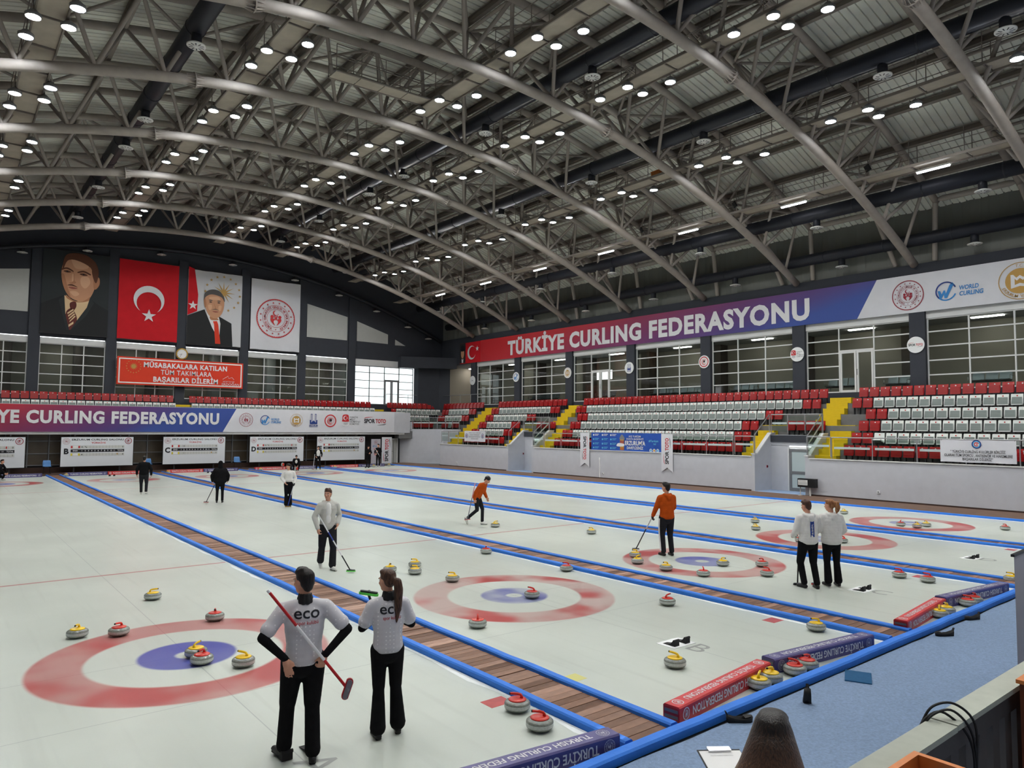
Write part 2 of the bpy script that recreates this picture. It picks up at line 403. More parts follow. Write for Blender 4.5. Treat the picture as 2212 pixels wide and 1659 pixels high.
for k in range(4):
    c = dc(k); nm = 'ice sheets %s and %s' % (SH[k], SH[k+1])
    wk = thing('walkway', 'brown plank walkway between %s' % nm, 'walkway', (c, 0, 0))
    MB().bb(-0.275, 0.275, Y0+0.02, Y1, -0.03, 0.008).build('underlay', 'walk_dark', wk)
    ylim = (11.0, 5.0, 1.5, -1.0)[k]; pit = 0.1245; y = Y0+0.08; i = 0
    rest = MB()
    while y < Y1-0.05:
        z = 0.024+random.uniform(-.003, .003)
        if i % 19 == 18: y += 0.02
        if y < ylim: put('plank', PLK[random.choice((0,0,1,2))], wk, (random.uniform(-.006,.006), y, z))
        else: rest.box((0, y, z), (0.545, 0.116, 0.03), 0, random.choice((0,0,1,2)))
        y += pit; i += 1
    tag(rest.build('plank_run', ['wood', 'wood_b', 'wood_c'], wk), kind='stuff')
    for sgn, wd in ((-1, SH[k]), (1, SH[k+1])):
        x0 = -0.395 if sgn < 0 else 0.28
        o = foam(Y0+0.02, Y1, x0).build('foam_bumper', 'foam_blue', None, (c, 0, 0))
        tag(o, 'blue foam bumper, sheet %s side of the walkway between sheets %s and %s' % (wd, SH[k], SH[k+1]), 'bumper', 'blue foam bumpers')
o = foam(Y0+0.02, Y1+1.0, 26.12, 0.12).build('foam_bumper', 'foam_blue'); tag(o, 'inner blue foam bumper along the outer edge of ice sheet E', 'bumper', 'blue foam bumpers')
o = foam(Y0+0.02, Y1+1.0, 26.29, 0.11, 0.07).build('foam_bumper', 'foam_blue'); tag(o, 'outer blue foam bumper beside the brown side walkway by the stands', 'bumper', 'blue foam bumpers')
o = foam(Y0+0.02, Y1, dc(-1)+0.28).build('foam_bumper', 'foam_blue'); tag(o, 'blue foam bumper along the outer edge of ice sheet A', 'bumper', 'blue foam bumpers')
o = foam(-3.2, 26.6, -5.735, 0.14, 0.09, 'x').build('foam_bumper', 'foam_blue'); tag(o, 'blue foam bumper across the sheet ends along the blue carpet', 'bumper', 'blue foam bumpers')

# ================================================================== OUTER WALLS
XW = 34.4; YB = 46.5
def zb(x): return 16.27-(x-12.2)**2/96.0
HT = 2.2; HA = 1.4
def zdeck(x): return zb(x)+HT+0.62
struct(MB().bb(-10.5, -10.2, -14.2, 46.6, 0, zdeck(-10.2)).build('wall_left', 'side_wall'))
struct(MB().bb(-10.5, 34.8, -14.5, -14.2, 0, 19.2).build('wall_front', 'side_wall'))
# right wall above the windows
wr = struct(MB().bb(XW, XW+0.3, -14.2, 46.6, 8.86, 11.25).build('wall_right', 'dark_wall'))
mb = MB(); n = 160; vs = []
for i in range(n+1):
    yy = -14.2+61*i/n; d = 0.05*(i % 2); vs += [(XW+0.12+d, yy, 11.2), (XW+0.12+d, yy, zdeck(XW)+0.3)]
mb.add(vs, [(2*i, 2*i+1, 2*i+3, 2*i+2) for i in range(n)]); M('cladding', (112, 114, 108), 0.6)
mb.build('cladding', 'cladding', wr)
MB().bb(XW+0.02, XW+0.3, -14.2, 46.6, 4.4, 5.06).build('sill_band', 'dark_wall', wr)
COLY = [-1.95+6.15*k for k in range(-2, 8)]
for y in COLY:
    MB().bb(XW-0.16, XW+0.3, y-0.36, y+0.36, 4.6, 8.9).build('pier', 'dark_wall', wr)
# end wall
we = None
mb = MB(); xs = [-10.3+44.9*i/40 for i in range(41)]
poly = [(x, YB, zdeck(x)+0.35) for x in xs]
we = struct(mb.ext([(xs[0], YB, 9.0)]+poly+[(xs[-1], YB, 9.0)], (0, 0.3, 0)).build('wall_back', 'dark_wall'))
MB().bb(-10.3, 34.6, YB+0.02, YB+0.3, 4.4, 5.06).build('sill_band', 'dark_wall', we)
COLX = [-7.0, -2.45, 2.1, 6.65, 11.25, 15.87, 20.6, 25.1]
for x in COLX:
    MB().bb(x-0.33, x+0.33, YB-0.16, YB+0.3, 4.6, 15.4 if 0 < x < 21 else zb(x)-0.3).build('pier', 'dark_wall', we)
for pts in ([(21.0,13.3),(24.65,12.55),(24.65,10.52),(21.0,10.52)], [(25.57,12.28),(28.62,11.37),(28.62,10.52),(25.57,10.55)], [(29.37,10.98),(30.44,10.48),(29.37,10.47)], [(-1.9,12.9),(1.68,13.42),(1.68,10.55),(-1.9,10.5)]):
    MB().ext([(x, YB-0.05, z) for x, z in reversed(pts)], (0, 0.1, 0)).build('upper_panel', 'panel_grey', we)
# dark service box in the corner between the two window walls
mb = MB().ext([(31.4,YB,4.5),(31.55,YB-0.55,4.5),(33.6,YB-0.9,4.5),(XW,YB-1.5,4.5),(XW,YB,4.5)], (0,0,4.0))
mb.ext([(29.7,YB,8.45),(29.7,YB-0.6,8.45),(31.2,YB-1.2,8.45),(XW,YB-2.6,8.45),(XW,YB,8.45)], (0,0,1.0)); mb.build('corner_casing', 'dark_wall', we)

# ---------------- windows
PANE = MB().box((0,0,0),(1,1,1)).mesh('pane', 'glass')
NWIN = [0]
def window(origin, right, width, z0, z1, ncol, zs, door=None, mat='frame_white', fascia=True, bmat=None):
    """glazed bay in the vertical plane through origin along right"""
    NWIN[0] += 1
    r = Vector(right).normalized(); F = frame((origin[0], origin[1], 0), r, (0,0,1))
    w = thing('window_%d' % NWIN[0], None, None, mw=F); struct(w)
    t = 0.06; dep = 0.08
    xs = [width*i/ncol for i in range(ncol+1)]
    for x in xs: block('mullion', (min(max(x, t/2), width-t/2), (z0+z1)/2, 0), (t, z1-z0, dep), mat, w)
    zz = [z0]+list(zs)+[z1]
    for i in range(ncol):
        for j in range(len(zz)-1):
            a, b = xs[i], xs[i+1]; c, d = zz[j], zz[j+1]
            if door is not None and i == door and d < z0+2.35: continue
            put('pane', PANE, w, mw=Matrix.Translation(((a+b)/2, (c+d)/2, 0)) @ Matrix.Diagonal((b-a-t, d-c-t*0.6, 0.012, 1)))
        for j, z in enumerate(zz):
            if door is not None and i == door and z < z0+2.0: continue
            block('transom', ((xs[i]+xs[i+1])/2, min(max(z, z0+t/2), z1-t/2), 0), (xs[i+1]-xs[i]-t, t, dep*0.9), mat, w)
    if door is not None:
        a, b = xs[door], xs[door+1]; m_ = (a+b)/2; top = z0+2.2
        block('door_head', (m_, top, 0), (b-a-t, 0.08, 0.1), mat, w)
        for u, v in ((a+0.05, m_-0.02), (m_+0.02, b-0.05)):
            leaf = MB()
            for q in ((u, u+0.09), (v-0.09, v)): leaf.bb(q[0], q[1], z0, top-0.04, -0.05, 0.05)
            for q in ((z0, z0+0.12), (top-0.14, top-0.04)): leaf.bb(u+0.09, v-0.09, q[0], q[1], -0.05, 0.05)
            lf = leaf.build('door_leaf', mat, w)
            put('pane', PANE, lf, mw=Matrix.Translation(((u+v)/2, (z0+top)/2, 0)) @ Matrix.Diagonal((v-u-0.18, top-z0-0.3, 0.012, 1)))
        put('door_handle', MB().tube([(m_+0.06, z0+0.9, -0.05),(m_+0.06, z0+0.9, 0.12),(m_+0.06, z0+1.2, 0.12),(m_+0.06, z0+1.2, -0.05)], 0.015, 6).mesh('door_handle', 'chrome'), w)
    if fascia:
        block('blind_box', (width/2, z1+0.17, 0.03), (width, 0.36, 0.12), 'white_paint', w)
    return w
ZS = [5.77, 6.47, 7.16, 7.86]
for i in range(len(COLY)-1):
    y0, y1 = COLY[i]+0.36, COLY[i+1]-0.36
    if y1 > YB-1.5: y1 = YB-1.5
    window((XW+0.1, y1), (0, -1, 0), y1-y0, 5.06, 8.52, 3, ZS, door=1 if i in (3, 6) else None)
for i in range(len(COLX)-1):
    window((COLX[i]+0.33, YB+0.1), (1, 0, 0), COLX[i+1]-COLX[i]-0.66, 5.06, 8.55, 3, ZS)
window((25.43, YB+0.1), (1, 0, 0), 5.95, 5.06, 8.45, 4, ZS, door=2, mat='frame_grey', fascia=False)
struct(MB().bb(25.43, 29.9, YB-0.02, YB+0.1, 8.45, 9.0).build('trim_1', 'white_paint'))
# lounge behind the glass of the right wall
lr = struct(MB().bb(XW+4.4, XW+4.6, -14.2, 28.6, 4.9, 9.0).bb(XW+4.4, XW+4.6, 30.6, 46.6, 4.9, 9.0).bb(XW+4.4, XW+4.6, 28.6, 30.6, 4.9, 7.0).bb(XW+4.4, XW+4.6, 28.6, 30.6, 7.75, 9.0).bb(XW+0.3, XW+4.6, 46.3, 46.5, 4.9, 9.0).build('wall_lounge_right', 'lounge_wall'))
MB().bb(XW+0.3, XW+4.6, -14.2, 46.6, 4.8, 5.0).build('lounge_floor', 'lounge_floor', lr)
MB().bb(XW+0.3, XW+4.6, -14.2, 46.6, 8.75, 8.95).build('lounge_ceiling', 'side_wall', lr)
for y in COLY:
    MB().bb(XW+3.6, XW+4.4, y+1.5, y+2.3, 5.0, 8.8).build('lounge_pillar', 'lounge_col', lr)
for i, y in enumerate(COLY[1:]):
    MB().bb(XW+1.3, XW+1.5, y+0.6, y+1.9, 8.70, 8.75).build('ceiling_strip', 'lounge_light', lr); MB().bb(XW+2.8, XW+3.0, y+3.4, y+4.8, 8.70, 8.75).build('ceiling_strip', 'lounge_light', lr)
lb = struct(MB().bb(-10.2, 24.9, YB+3.4, YB+3.6, 4.9, 9.0).build('wall_lounge_back', 'lounge_wall'))
MB().bb(-10.2, 40.0, YB+0.3, YB+3.6, 4.8, 5.0).build('lounge_floor', 'lounge_floor', lb)
MB().bb(-10.2, 31.4, YB+0.3, YB+3.6, 8.75, 8.95).build('lounge_ceiling', 'side_wall', lb)
for x in (0.4, 4.8, 9.6, 14.2, 18.6): MB().bb(x, x+0.7, YB+2.2, YB+3.4, 5.0, 8.8).build('lounge_pillar', 'lounge_col' if x < 12 else 'side_wall', lb)
for x in (-0.5, 4.0, 8.8, 13.2, 17.8, 22.5): MB().bb(x-0.6, x+0.6, YB+1.4, YB+1.6, 8.70, 8.75).build('ceiling_strip', 'lounge_light', lb)
MB().bb(24.7, 24.9, YB+0.3, YB+3.4, 5.0, 8.8).build('lounge_partition', 'side_wall', lb)
for x in (23.2, 26.6, 29.6):   # terrace railing outside the bright corner windows
    pass
# waiting benches behind the right window wall
def bench(y, n, mat, label):
    t = thing('waiting_bench', label, 'bench', (XW+0.75, y, 5.0), PI/2, 'metal waiting benches behind the window wall')
    L = n*0.56
    MB().bb(0, L, -0.03, 0.03, 0.36, 0.42).build('beam', 'dark_frame', t)
    for i in range(n):
        mb = MB()
        for a, b in (((-0.22,0.43),(0.20,0.45)),):
            mb.ext([(i*0.56+0.03, 0.24, 0.44),(i*0.56+0.03, -0.2, 0.42),(i*0.56+0.03,-0.2,0.45),(i*0.56+0.03,0.24,0.47)], (0.5,0,0))
            mb.ext([(i*0.56+0.03,-0.2,0.45),(i*0.56+0.03,-0.31,0.88),(i*0.56+0.03,-0.28,0.89),(i*0.56+0.03,-0.17,0.46)], (0.5,0,0))
        mb.build('seat', mat, t)
    for x in (0.25, L-0.25):
        MB().tube([(x,0.25,0.02),(x,0,0.1),(x,0,0.38)],0.02,6).tube([(x,-0.25,0.02),(x,0,0.1)],0.02,6).build('leg', 'chrome', t)
    for x in (0.0, L): MB().tube([(x,-0.25,0.62),(x,0.2,0.64),(x,0.22,0.45)],0.015,6).build('armrest', 'chrome', t)
by = [(0.6, 3), (-2.4, 4), (5.0, 2), (7.6, 3), (11.3, 4), (13.6, 3), (17.6, 4), (19.9, 3), (25.0, 3), (31.0, 4), (33.2, 2)]
for i, (y, n) in enumerate(sorted(by)):
    bench(y, n, 'bench_metal', 'metal waiting bench behind the side window wall, %s counting back from the nearest' % ordn(i+1))

# ================================================================== STANDS ON THE RIGHT
RX = [29.35+0.75*i for i in range(6)]; RZ = [1.58+0.57*i for i in range(6)]
ter = MB()
for i in range(6):
    segs = [(-9.0, 7.2), (9.95, 27.0), (29.65, 38.4)] if i < 3 else [(-9.0, 46.4)]
    for a, b in segs: ter.bb(RX[i], XW+0.05 if i == 5 else RX[i]+0.76, a, b, RZ[i]-0.6, RZ[i])
ter.bb(30.6, 31.7, 7.2, 9.95, 2.6, 2.80); ter.bb(30.6, 31.7, 27.0, 29.65, 2.6, 2.80)
ter.bb(30.9, 31.65, 38.4, 44.0, RZ[2]-0.6, RZ[2])
for i in range(2, 6):     # end stand above the scoreboards and the corner
    yy = YB-0.55-0.75*(5-i)-0.75
    ter.bb(-10.2 if i > 3 else 27.9, XW if i == 5 else 33.0, yy, yy+(0.76 if i < 5 else 1.35), RZ[i]-0.6, RZ[i])
ter.bb(-10.2, 28.2, 42.9, 44.3, 3.0, 3.4)
struct(ter.build('floor_stands', 'concrete'))
wl = struct(MB().bb(29.1, 29.3, -9.0, 7.1, 0, 1.72).build('wall_stand_near', 'stand_wall'))
wm = struct(MB().bb(29.1, 29.3, 10.05, 26.85, 0, 1.72).build('wall_stand_middle', 'stand_wall'))
wf = struct(MB().bb(29.1, 29.3, 29.75, 38.4, 0, 1.72).build('wall_stand_far', 'stand_wall'))
for wo, a, b in ((wl, -9.0, 7.05), (wm, 10.1, 26.8), (wf, 29.8, 38.4)):
    MB().bb(29.05, 29.36, a, b, 1.72, 1.76).build('coping', 'white_paint', wo)
    MB().bb(29.06, 29.1, a, b, 0.0, 0.09).build('skirting', 'walk_dark', wo)
wc = struct(MB().ext([(28.55,43.9,0),(30.85,40.6,0),(30.85,38.4,0),(31.1,38.4,0),(31.1,40.7,0),(28.75,44.05,0)], (0,0,2.92)).build('wall_stand_corner', 'stand_wall'))
MB().ext([(28.5,43.9,2.92),(28.55,43.35,2.92),(29.2,42.95,2.92),(29.3,43.2,2.92),(28.75,44.05,2.92)], (0,0,0.62)).build('raised_end', 'stand_wall', wc)
for y in (7.25, 9.9, 27.0, 29.6):        # sloping cheeks of the two portals
    yy = y-0.15 if y in (7.25, 27.0) else y
    o = struct(MB().ext([(29.1,yy,0),(31.0,yy,0),(31.0,yy,2.88),(30.6,yy,2.88),(29.3,yy,1.84),(29.1,yy,1.84)], (0,0.15,0)).build('wall_portal', 'stand_wall'))
    MB().ext([(29.06,yy-0.03,1.84),(29.32,yy-0.03,1.84),(30.62,yy-0.03,2.88),(31.0,yy-0.03,2.88),(31.0,yy-0.03,2.93),(30.58,yy-0.03,2.93),(29.3,yy-0.03,1.90),(29.06,yy-0.03,1.90)], (0,0.21,0)).build('coping', 'white_paint', o)
ND = [0]
for y0 in (7.25, 27.0):
    y1 = y0+2.65; ND[0] += 1
    bw = struct(MB().bb(30.62, 30.8, y0, y1, 2.28, 2.82).bb(30.62, 30.8, y0+1.75, y1, 0, 2.3).bb(30.62, 30.8, y0, y0+0.45, 0, 2.3).build('wall_portal_back', 'stand_wall'))
    MB().bb(30.56, 30.62, y0, y1, 2.46, 2.80).build('lintel', 'dark_wall', bw)
    MB().bb(29.0, 30.62, y0, y1, -0.01, 0.034).build('portal_floor', 'carpet', bw)
    d = struct(thing('door_%d' % ND[0], None, None, (30.66, y0+0.45, 0)))
    fr = MB().bb(-0.04,0.06,0,0.07,0.03,2.22).bb(-0.04,0.06,1.23,1.30,0.03,2.22).bb(-0.04,0.06,0.07,1.23,2.15,2.22).build('door_frame', 'frame_white', d)
    MB().bb(-0.03,0.03,0.08,0.2,0.04,2.14).bb(-0.03,0.03,1.10,1.22,0.04,2.14).bb(-0.03,0.03,0.2,1.1,2.0,2.14).bb(-0.03,0.03,0.2,1.1,0.88,1.02).bb(-0.03,0.03,0.2,1.1,0.04,0.2).build('door_leaf', 'frame_grey', d)
    for a, b in ((1.02, 2.0), (0.2, 0.88)): put('pane', MB().bb(-0.008,0.008,0.2,1.1,a,b).mesh('pane','frosted'), d)
    for z in (0.84, 1.06): put('door_handle', MB().tube([(-0.03,0.16,z),(-0.09,0.16,z),(-0.09,0.34,z)],0.012,6).mesh('door_handle','chrome'), d)
# portal alarm switch, sockets and cable ducts
o = MB().bb(-0.04,0.04,-0.04,0,-0.06,0.06).bb(-0.025,0.025,-0.06,-0.04,-0.04,0.04,1).build('alarm_switch', ['ink_maroon','black'], None, (30.2, 9.9, 1.22)); tag(o, 'small dark alarm switch on the cheek wall of the near portal', 'switch')
o = MB().bb(-0.04,0.04,-0.04,0,-0.06,0.06).bb(-0.025,0.025,-0.06,-0.04,-0.04,0.04,1).build('alarm_switch', ['ink_maroon','black'], None, (30.5, 29.6, 1.22)); tag(o, 'small dark alarm switch on the cheek wall of the far portal', 'switch')
for i, (y, z) in enumerate(((3.9, 0.42), (36.0, 0.32), (20.3, 0.35))):
    o = MB().bb(-0.05,0,-0.06,0.06,-0.06,0.06).bb(-0.06,-0.05,-0.03,0.03,-0.03,0.03,1).build('wall_socket', ['white','ink_grey'], None, (29.1, y, z))
    tag(o, ('white wall socket low on the stand wall right of the heater', 'white wall socket low on the far stand wall', 'white wall socket below the blue banner')[i], 'socket')
o = MB().bb(-0.03,0,-0.03,0.03,0.03,1.15).bb(-0.04,0,-0.05,0.05,1.15,1.3).build('cable_duct', 'white', None, (29.1, 20.55, 0)); tag(o, 'thin white vertical cable duct on the wall below the blue banner', 'cable duct')

# yellow staircases: every step its own part
STEP = MB().box((0,0,0),(1,1,1)).mesh('step', 'yellow_step')
def stairs(label, x0, z0, n, y0, y1, dx=0.375, dz=0.285):
    t = thing('staircase', label, 'stairs', (x0, (y0+y1)/2, 0))
    for i in range(n):
        zt = z0+dz*(i+1)+0.03; put('step', STEP, t, mw=Matrix.Translation((dx*i+dx/2-0.04, 0, zt-0.155)) @ Matrix.Diagonal((dx, y1-y0, 0.31, 1)))
    return t
for y0, nm in ((7.25, 'near'), (27.0, 'far')):
    stairs('yellow stairs climbing to the window wall door above the %s portal' % nm, 31.975, RZ[3], 5, y0-0.15, y0+0.95)
    stairs('yellow side stairs on the camera side of the %s portal' % nm, 29.35, RZ[0]-0.285, 6, y0-1.2, y0-0.17)
    stairs('yellow side stairs on the scoreboard side of the %s portal' % nm, 29.35, RZ[0]-0.285, 6, y0+2.82, y0+3.75)
    o = MB().bb(31.61, 31.93, y0-1.2, y0+3.75, RZ[3]-0.25, RZ[3]+0.03).build('landing', 'yellow_step'); tag(o, 'yellow landing joining the stairs above the %s portal' % nm, 'landing')
stairs('yellow stairs of the far stand block nearest the corner', 29.35, RZ[0]-0.285, 12, 36.7, 38.2)
for x, nm in ((11.35, 'below the red slogan board'), (27.35, 'by the bright corner windows')):
    t = thing('staircase', 'yellow steps in the end stand %s' % nm, 'stairs', (x, 44.2, 0))
    for i in range(5): put('step', STEP, t, mw=Matrix.Translation((0, 0.2+0.375*i, RZ[3]+0.285*i+0.01)) @ Matrix.Diagonal((1.15, 0.375, 0.31, 1)))

# ---------------- balcony above the scoreboards and lower end wall
bal = struct(MB().bb(-10.2, 28.4, 42.86, 43.0, 2.58, 4.34).bb(-10.2, 28.4, 42.9, 44.3, 2.45, 2.58).build('wall_balcony', 'white_paint'))
MB().bb(27.3, 28.9, 42.84, 43.4, 2.58, 4.30).build('parapet_end', 'stand_wall', bal)
le = struct(MB().bb(-10.2, 28.8, 44.25, 44.4, 0, 2.6).build('wall_end_lower', 'dark_frame'))
MB().bb(-10.2, 26.9, 43.45, 44.2, 0.0, 0.34).build('plinth', 'walk_dark', le)
MB().bb(24.75, 28.5, 43.9, 44.2, 0.02, 2.5).build('dark_panel', 'black', le)
for x in [-2.8+1.15*i for i in range(24)]:
    MB().bb(x, x+0.07, 44.12, 44.25, 0.3, 2.5).build('mullion', 'frame_grey', le)
    for z0, z1 in ((0.5, 1.18), (1.24, 1.98), (2.04, 2.5)):
        MB().bb(x+0.09, x+1.13, 44.19, 44.22, z0, z1).build('pane', 'brown_glass', le)
for z in (0.47, 1.21, 2.01): MB().bb(-2.8, 24.8, 44.13, 44.25, z-0.03, z+0.03).build('transom', 'frame_grey', le)
ND[0] += 1
d = struct(thing('door_%d' % ND[0], None, None, (27.25, 43.86, 0)))
MB().bb(-0.05,0.02,-0.06,0.04,0.02,2.1).bb(0.95,1.05,-0.06,0.04,0.02,2.1).bb(0.02,0.95,-0.06,0.04,2.0,2.1).build('door_frame','frame_white',d)
MB().bb(0.03,0.62,-0.03,0.03,0.03,1.98).build('door_leaf','panel_grey',d); MB().bb(0.66,0.94,-0.05,0.03,0.03,1.98).build('door_leaf','panel_grey',d)
MB().tube([(0.55,-0.03,1.0),(0.55,-0.09,1.0),(0.42,-0.09,1.0)],0.014,6).build('door_handle','black',d)

# ---------------- glass railings on top of the stand walls
def railing(label, p0, p1, h=1.0, n=4, slope=False, glass=True, mid=False):
    p0 = Vector(p0); p1 = Vector(p1)
    t = thing('glass_railing', label, 'railing', p0, group='glass railings of the stands')
    d = p1-p0; up = Vector((0,0,1))
    for i in range(n+1):
        q = d*(i/n); bar('post', q, q+up*h, 0.022, 'alu', t, 8)
    bar('handrail', up*h, d+up*h, 0.026, 'alu', t, 8)
    if mid: bar('mid_rail', up*h*0.5, d+up*h*0.5, 0.014, 'alu', t, 6)
    if glass:
        g = d.copy(); e = Vector((g.x, g.y, 0)).normalized()
        for i in range(n):
            a = d*((i+0.06)/n); b = d*((i+0.94)/n); nn = up.cross(e)*0.006
            MB().ext([a+up*0.08, b+up*0.08, b+up*(h-0.08), a+up*(h-0.08)], nn).build('glass_panel', 'glass_rail', t)
            MB().ext([a+up*0.46-nn*0.5, b+up*0.46-nn*0.5, b+up*0.56-nn*0.5, a+up*0.56-nn*0.5], nn*2).build('frosted_strip', 'frosted', t)
railing('glass railing on the near stand wall behind the white club banner', (29.2, 6.0, 1.76), (29.2, -8.6, 1.76), 0.98, 8)
railing('short glass railing on the near stand wall beside the near portal', (29.2, 7.2, 1.84), (29.2, 6.05, 1.84), 0.92, 1)
railing('glass railing on the middle stand wall behind the blue banner', (29.2, 25.8, 1.76), (29.2, 11.2, 1.76), 0.98, 9)
railing('short glass railing left of the near portal', (29.2, 11.1, 1.82), (29.2, 10.0, 1.82), 0.92, 1)
railing('short glass railing right of the far portal', (29.2, 27.0, 1.82), (29.2, 25.9, 1.82), 0.92, 1)
railing('glass railing on the far stand wall behind the small white banner', (29.2, 37.3, 1.76), (29.2, 30.8, 1.76), 0.98, 5)
railing('short glass railing at the scoreboard end of the far stand wall', (29.2, 38.35, 1.9), (29.2, 37.4, 1.9), 0.86, 1)
for y0, nm in ((7.25, 'near'), (27.0, 'far')):
    railing('glass railing across the roof of the %s portal' % nm, (30.65, y0+2.65, 2.9), (30.65, y0-0.1, 2.9), 0.95, 3)
    railing('sloping railing on the scoreboard side cheek of the %s portal' % nm, (29.25, y0+2.72, 1.88), (30.6, y0+2.72, 2.9), 0.95, 1, glass=False)
    railing('sloping glass railing on the camera side cheek of the %s portal' % nm, (29.25, y0-0.08, 1.88), (30.6, y0-0.08, 2.9), 0.95, 1)
railing('glass railing on the diagonal corner stand wall', (29.3, 43.0, 2.95), (31.0, 40.55, 2.95), 0.95, 4)
railing('glass railing at the inner end of the corner stand', (31.0, 40.5, 2.95), (31.0, 38.5, 2.95), 0.95, 2)
railing('open steel railing along the corner walkway behind the red seats', (28.4, 46.2, 5.0), (33.9, 46.0, 5.0), 1.0, 5, glass=False, mid=False)
railing('open steel railing in front of the first side window', (33.95, 45.9, 5.0), (34.1, 39.6, 5.0), 1.0, 4, glass=False)
# ================================================================== ROOF
prof = []; y = -14.2
while y < 46.7:
    prof += [(y, 0), (y+0.235, 0), (y+0.25, 0.055), (y+0.285, 0.055)]; y += 0.30
xs = [-10.4+45.2*i/30 for i in range(31)]; npf = len(prof); vs = [(x, py, zdeck(x)+pz) for x in xs for py, pz in prof]
mb = MB().add(vs, [(i*npf+j, (i+1)*npf+j, (i+1)*npf+j+1, i*npf+j+1) for i in range(30) for j in range(npf-1)])
ceil = struct(mb.build('ceiling', 'deck_roof'))
NODE = [11.62+2.15*k for k in range(-10, 11)]       # bottom chord nodes
TOPN = [x+1.075 for x in NODE[:-1]]
def zt(x): return zb(x)+HT
for x in TOPN:
    sl = math.atan2(-2*(x-12.2)/96, 1); R = Matrix.Rotation(-sl, 3, 'Y')
    mb = MB()
    for c, d in (((0,0,0.13),(0.16,60.8,0.02)), ((0,0,-0.13),(0.16,60.8,0.02)), ((0,0,0),(0.015,60.8,0.24))): mb.box(c, d)
    mb.build('purlin', 'steel_thin', ceil, mw=Matrix.Translation((x, 16.2, zt(x)+0.36)) @ R.to_4x4())
# trusses
TRY = [4.25+6.15*k for k in range(-2, 7)]
XA, XB = -9.6, 34.25
def arc(f, x0, x1, n): return [(x0+(x1-x0)*i/n, 0, f(x0+(x1-x0)*i/n)) for i in range(n+1)]
BCH = MB().tube(arc(zb, XA, XB, 48), 0.19, 14).mesh('bottom_chord', 'steel', True)
TCH = [MB().tube([(p[0], s*HA, p[2]) for p in arc(zt, XA+0.8, XB-0.9, 48)], 0.155, 12).mesh('top_chord', 'steel', True) for s in (-1, 1)]
def collar(r):
    mb = MB().lathe([(r*1.02,-0.02),(r*1.5,-0.02),(r*1.5,0.02),(r*1.02,0.02)], 20)
    for k in range(14):
        a = 2*PI*k/14; c, s = math.cos(a), math.sin(a)
        mb.ext([Vector((r*c, r*s, -0.3)), Vector((r*1.42*c, r*1.42*s, -0.04)), Vector((r*1.42*c, r*1.42*s, 0.04)), Vector((r*c, r*s, 0.3))], Vector((-s, c, 0))*0.02)
    return mb.mesh('flange_collar', 'steel')
CB, CT = collar(0.19), collar(0.155)
for ti, ty in enumerate(TRY):
    n_end = len(TRY)-ti
    t = thing('roof_truss', 'arched tubular steel roof truss, %s counting from the end wall with portraits' % ordn(n_end), 'truss', (0, ty, 0), group='arched roof trusses')
    put('bottom_chord', BCH, t)
    for m in TCH: put('top_chord', m, t)
    for x in NODE:
        if x < XA or x > XB: continue
        b = Vector((x, 0, zb(x)+0.1))
        for dx in (-1.075, 1.075):
            if not (XA+0.8 < x+dx < XB-0.9): continue
            for s in (-1, 1): bar('web_strut', b, (x+dx, s*HA, zt(x+dx)), 0.078, 'steel', t, 8)
    tn = [x for x in TOPN if XA+0.8 < x < XB-0.9]
    for i, x in enumerate(tn):
        bar('cross_brace', (x, -HA, zt(x)), (x, HA, zt(x)), 0.07, 'steel', t, 8)
        if i+1 < len(tn) and i % 2 == 0: bar('diagonal_brace', (x, -HA, zt(x)), (tn[i+1], HA, zt(tn[i+1])), 0.06, 'steel', t, 8)
        elif i+1 < len(tn): bar('diagonal_brace', (x, HA, zt(x)), (tn[i+1], -HA, zt(tn[i+1])), 0.06, 'steel', t, 8)
    for x in (4.0, 19.0):
        sl = math.atan2(-2*(x-12.2)/96, 1)
        Rm = Matrix.Rotation(PI/2-sl, 4, 'Y')
        put('flange_collar', CB, t, mw=Matrix.Translation((x, 0, zb(x))) @ Rm)
        for s in (-1, 1): put('flange_collar', CT, t, mw=Matrix.Translation((x, s*HA, zt(x))) @ Rm)
    bar('bearing_strut', (XB-1.0, -HA, zt(XB-1.0)), (XB+0.1, -0.9, 11.3), 0.12, 'steel', t, 10)
    bar('bearing_strut', (XB-1.0, HA, zt(XB-1.0)), (XB+0.1, 0.9, 11.3), 0.12, 'steel', t, 10)
# longitudinal tie tubes between the trusses at the eaves
for ti in range(len(TRY)-1):
    a, b = TRY[ti]+HA, TRY[ti+1]-HA
    for x in (33.2, -8.6): MB().tube([(x, a, zt(x)),(x, a+0.35, zt(x)),(x, b-0.35, zt(x)),(x, b, zt(x))], [0.05,0.14,0.14,0.05], 10).build('tie_tube', 'steel', ceil, smooth=True)

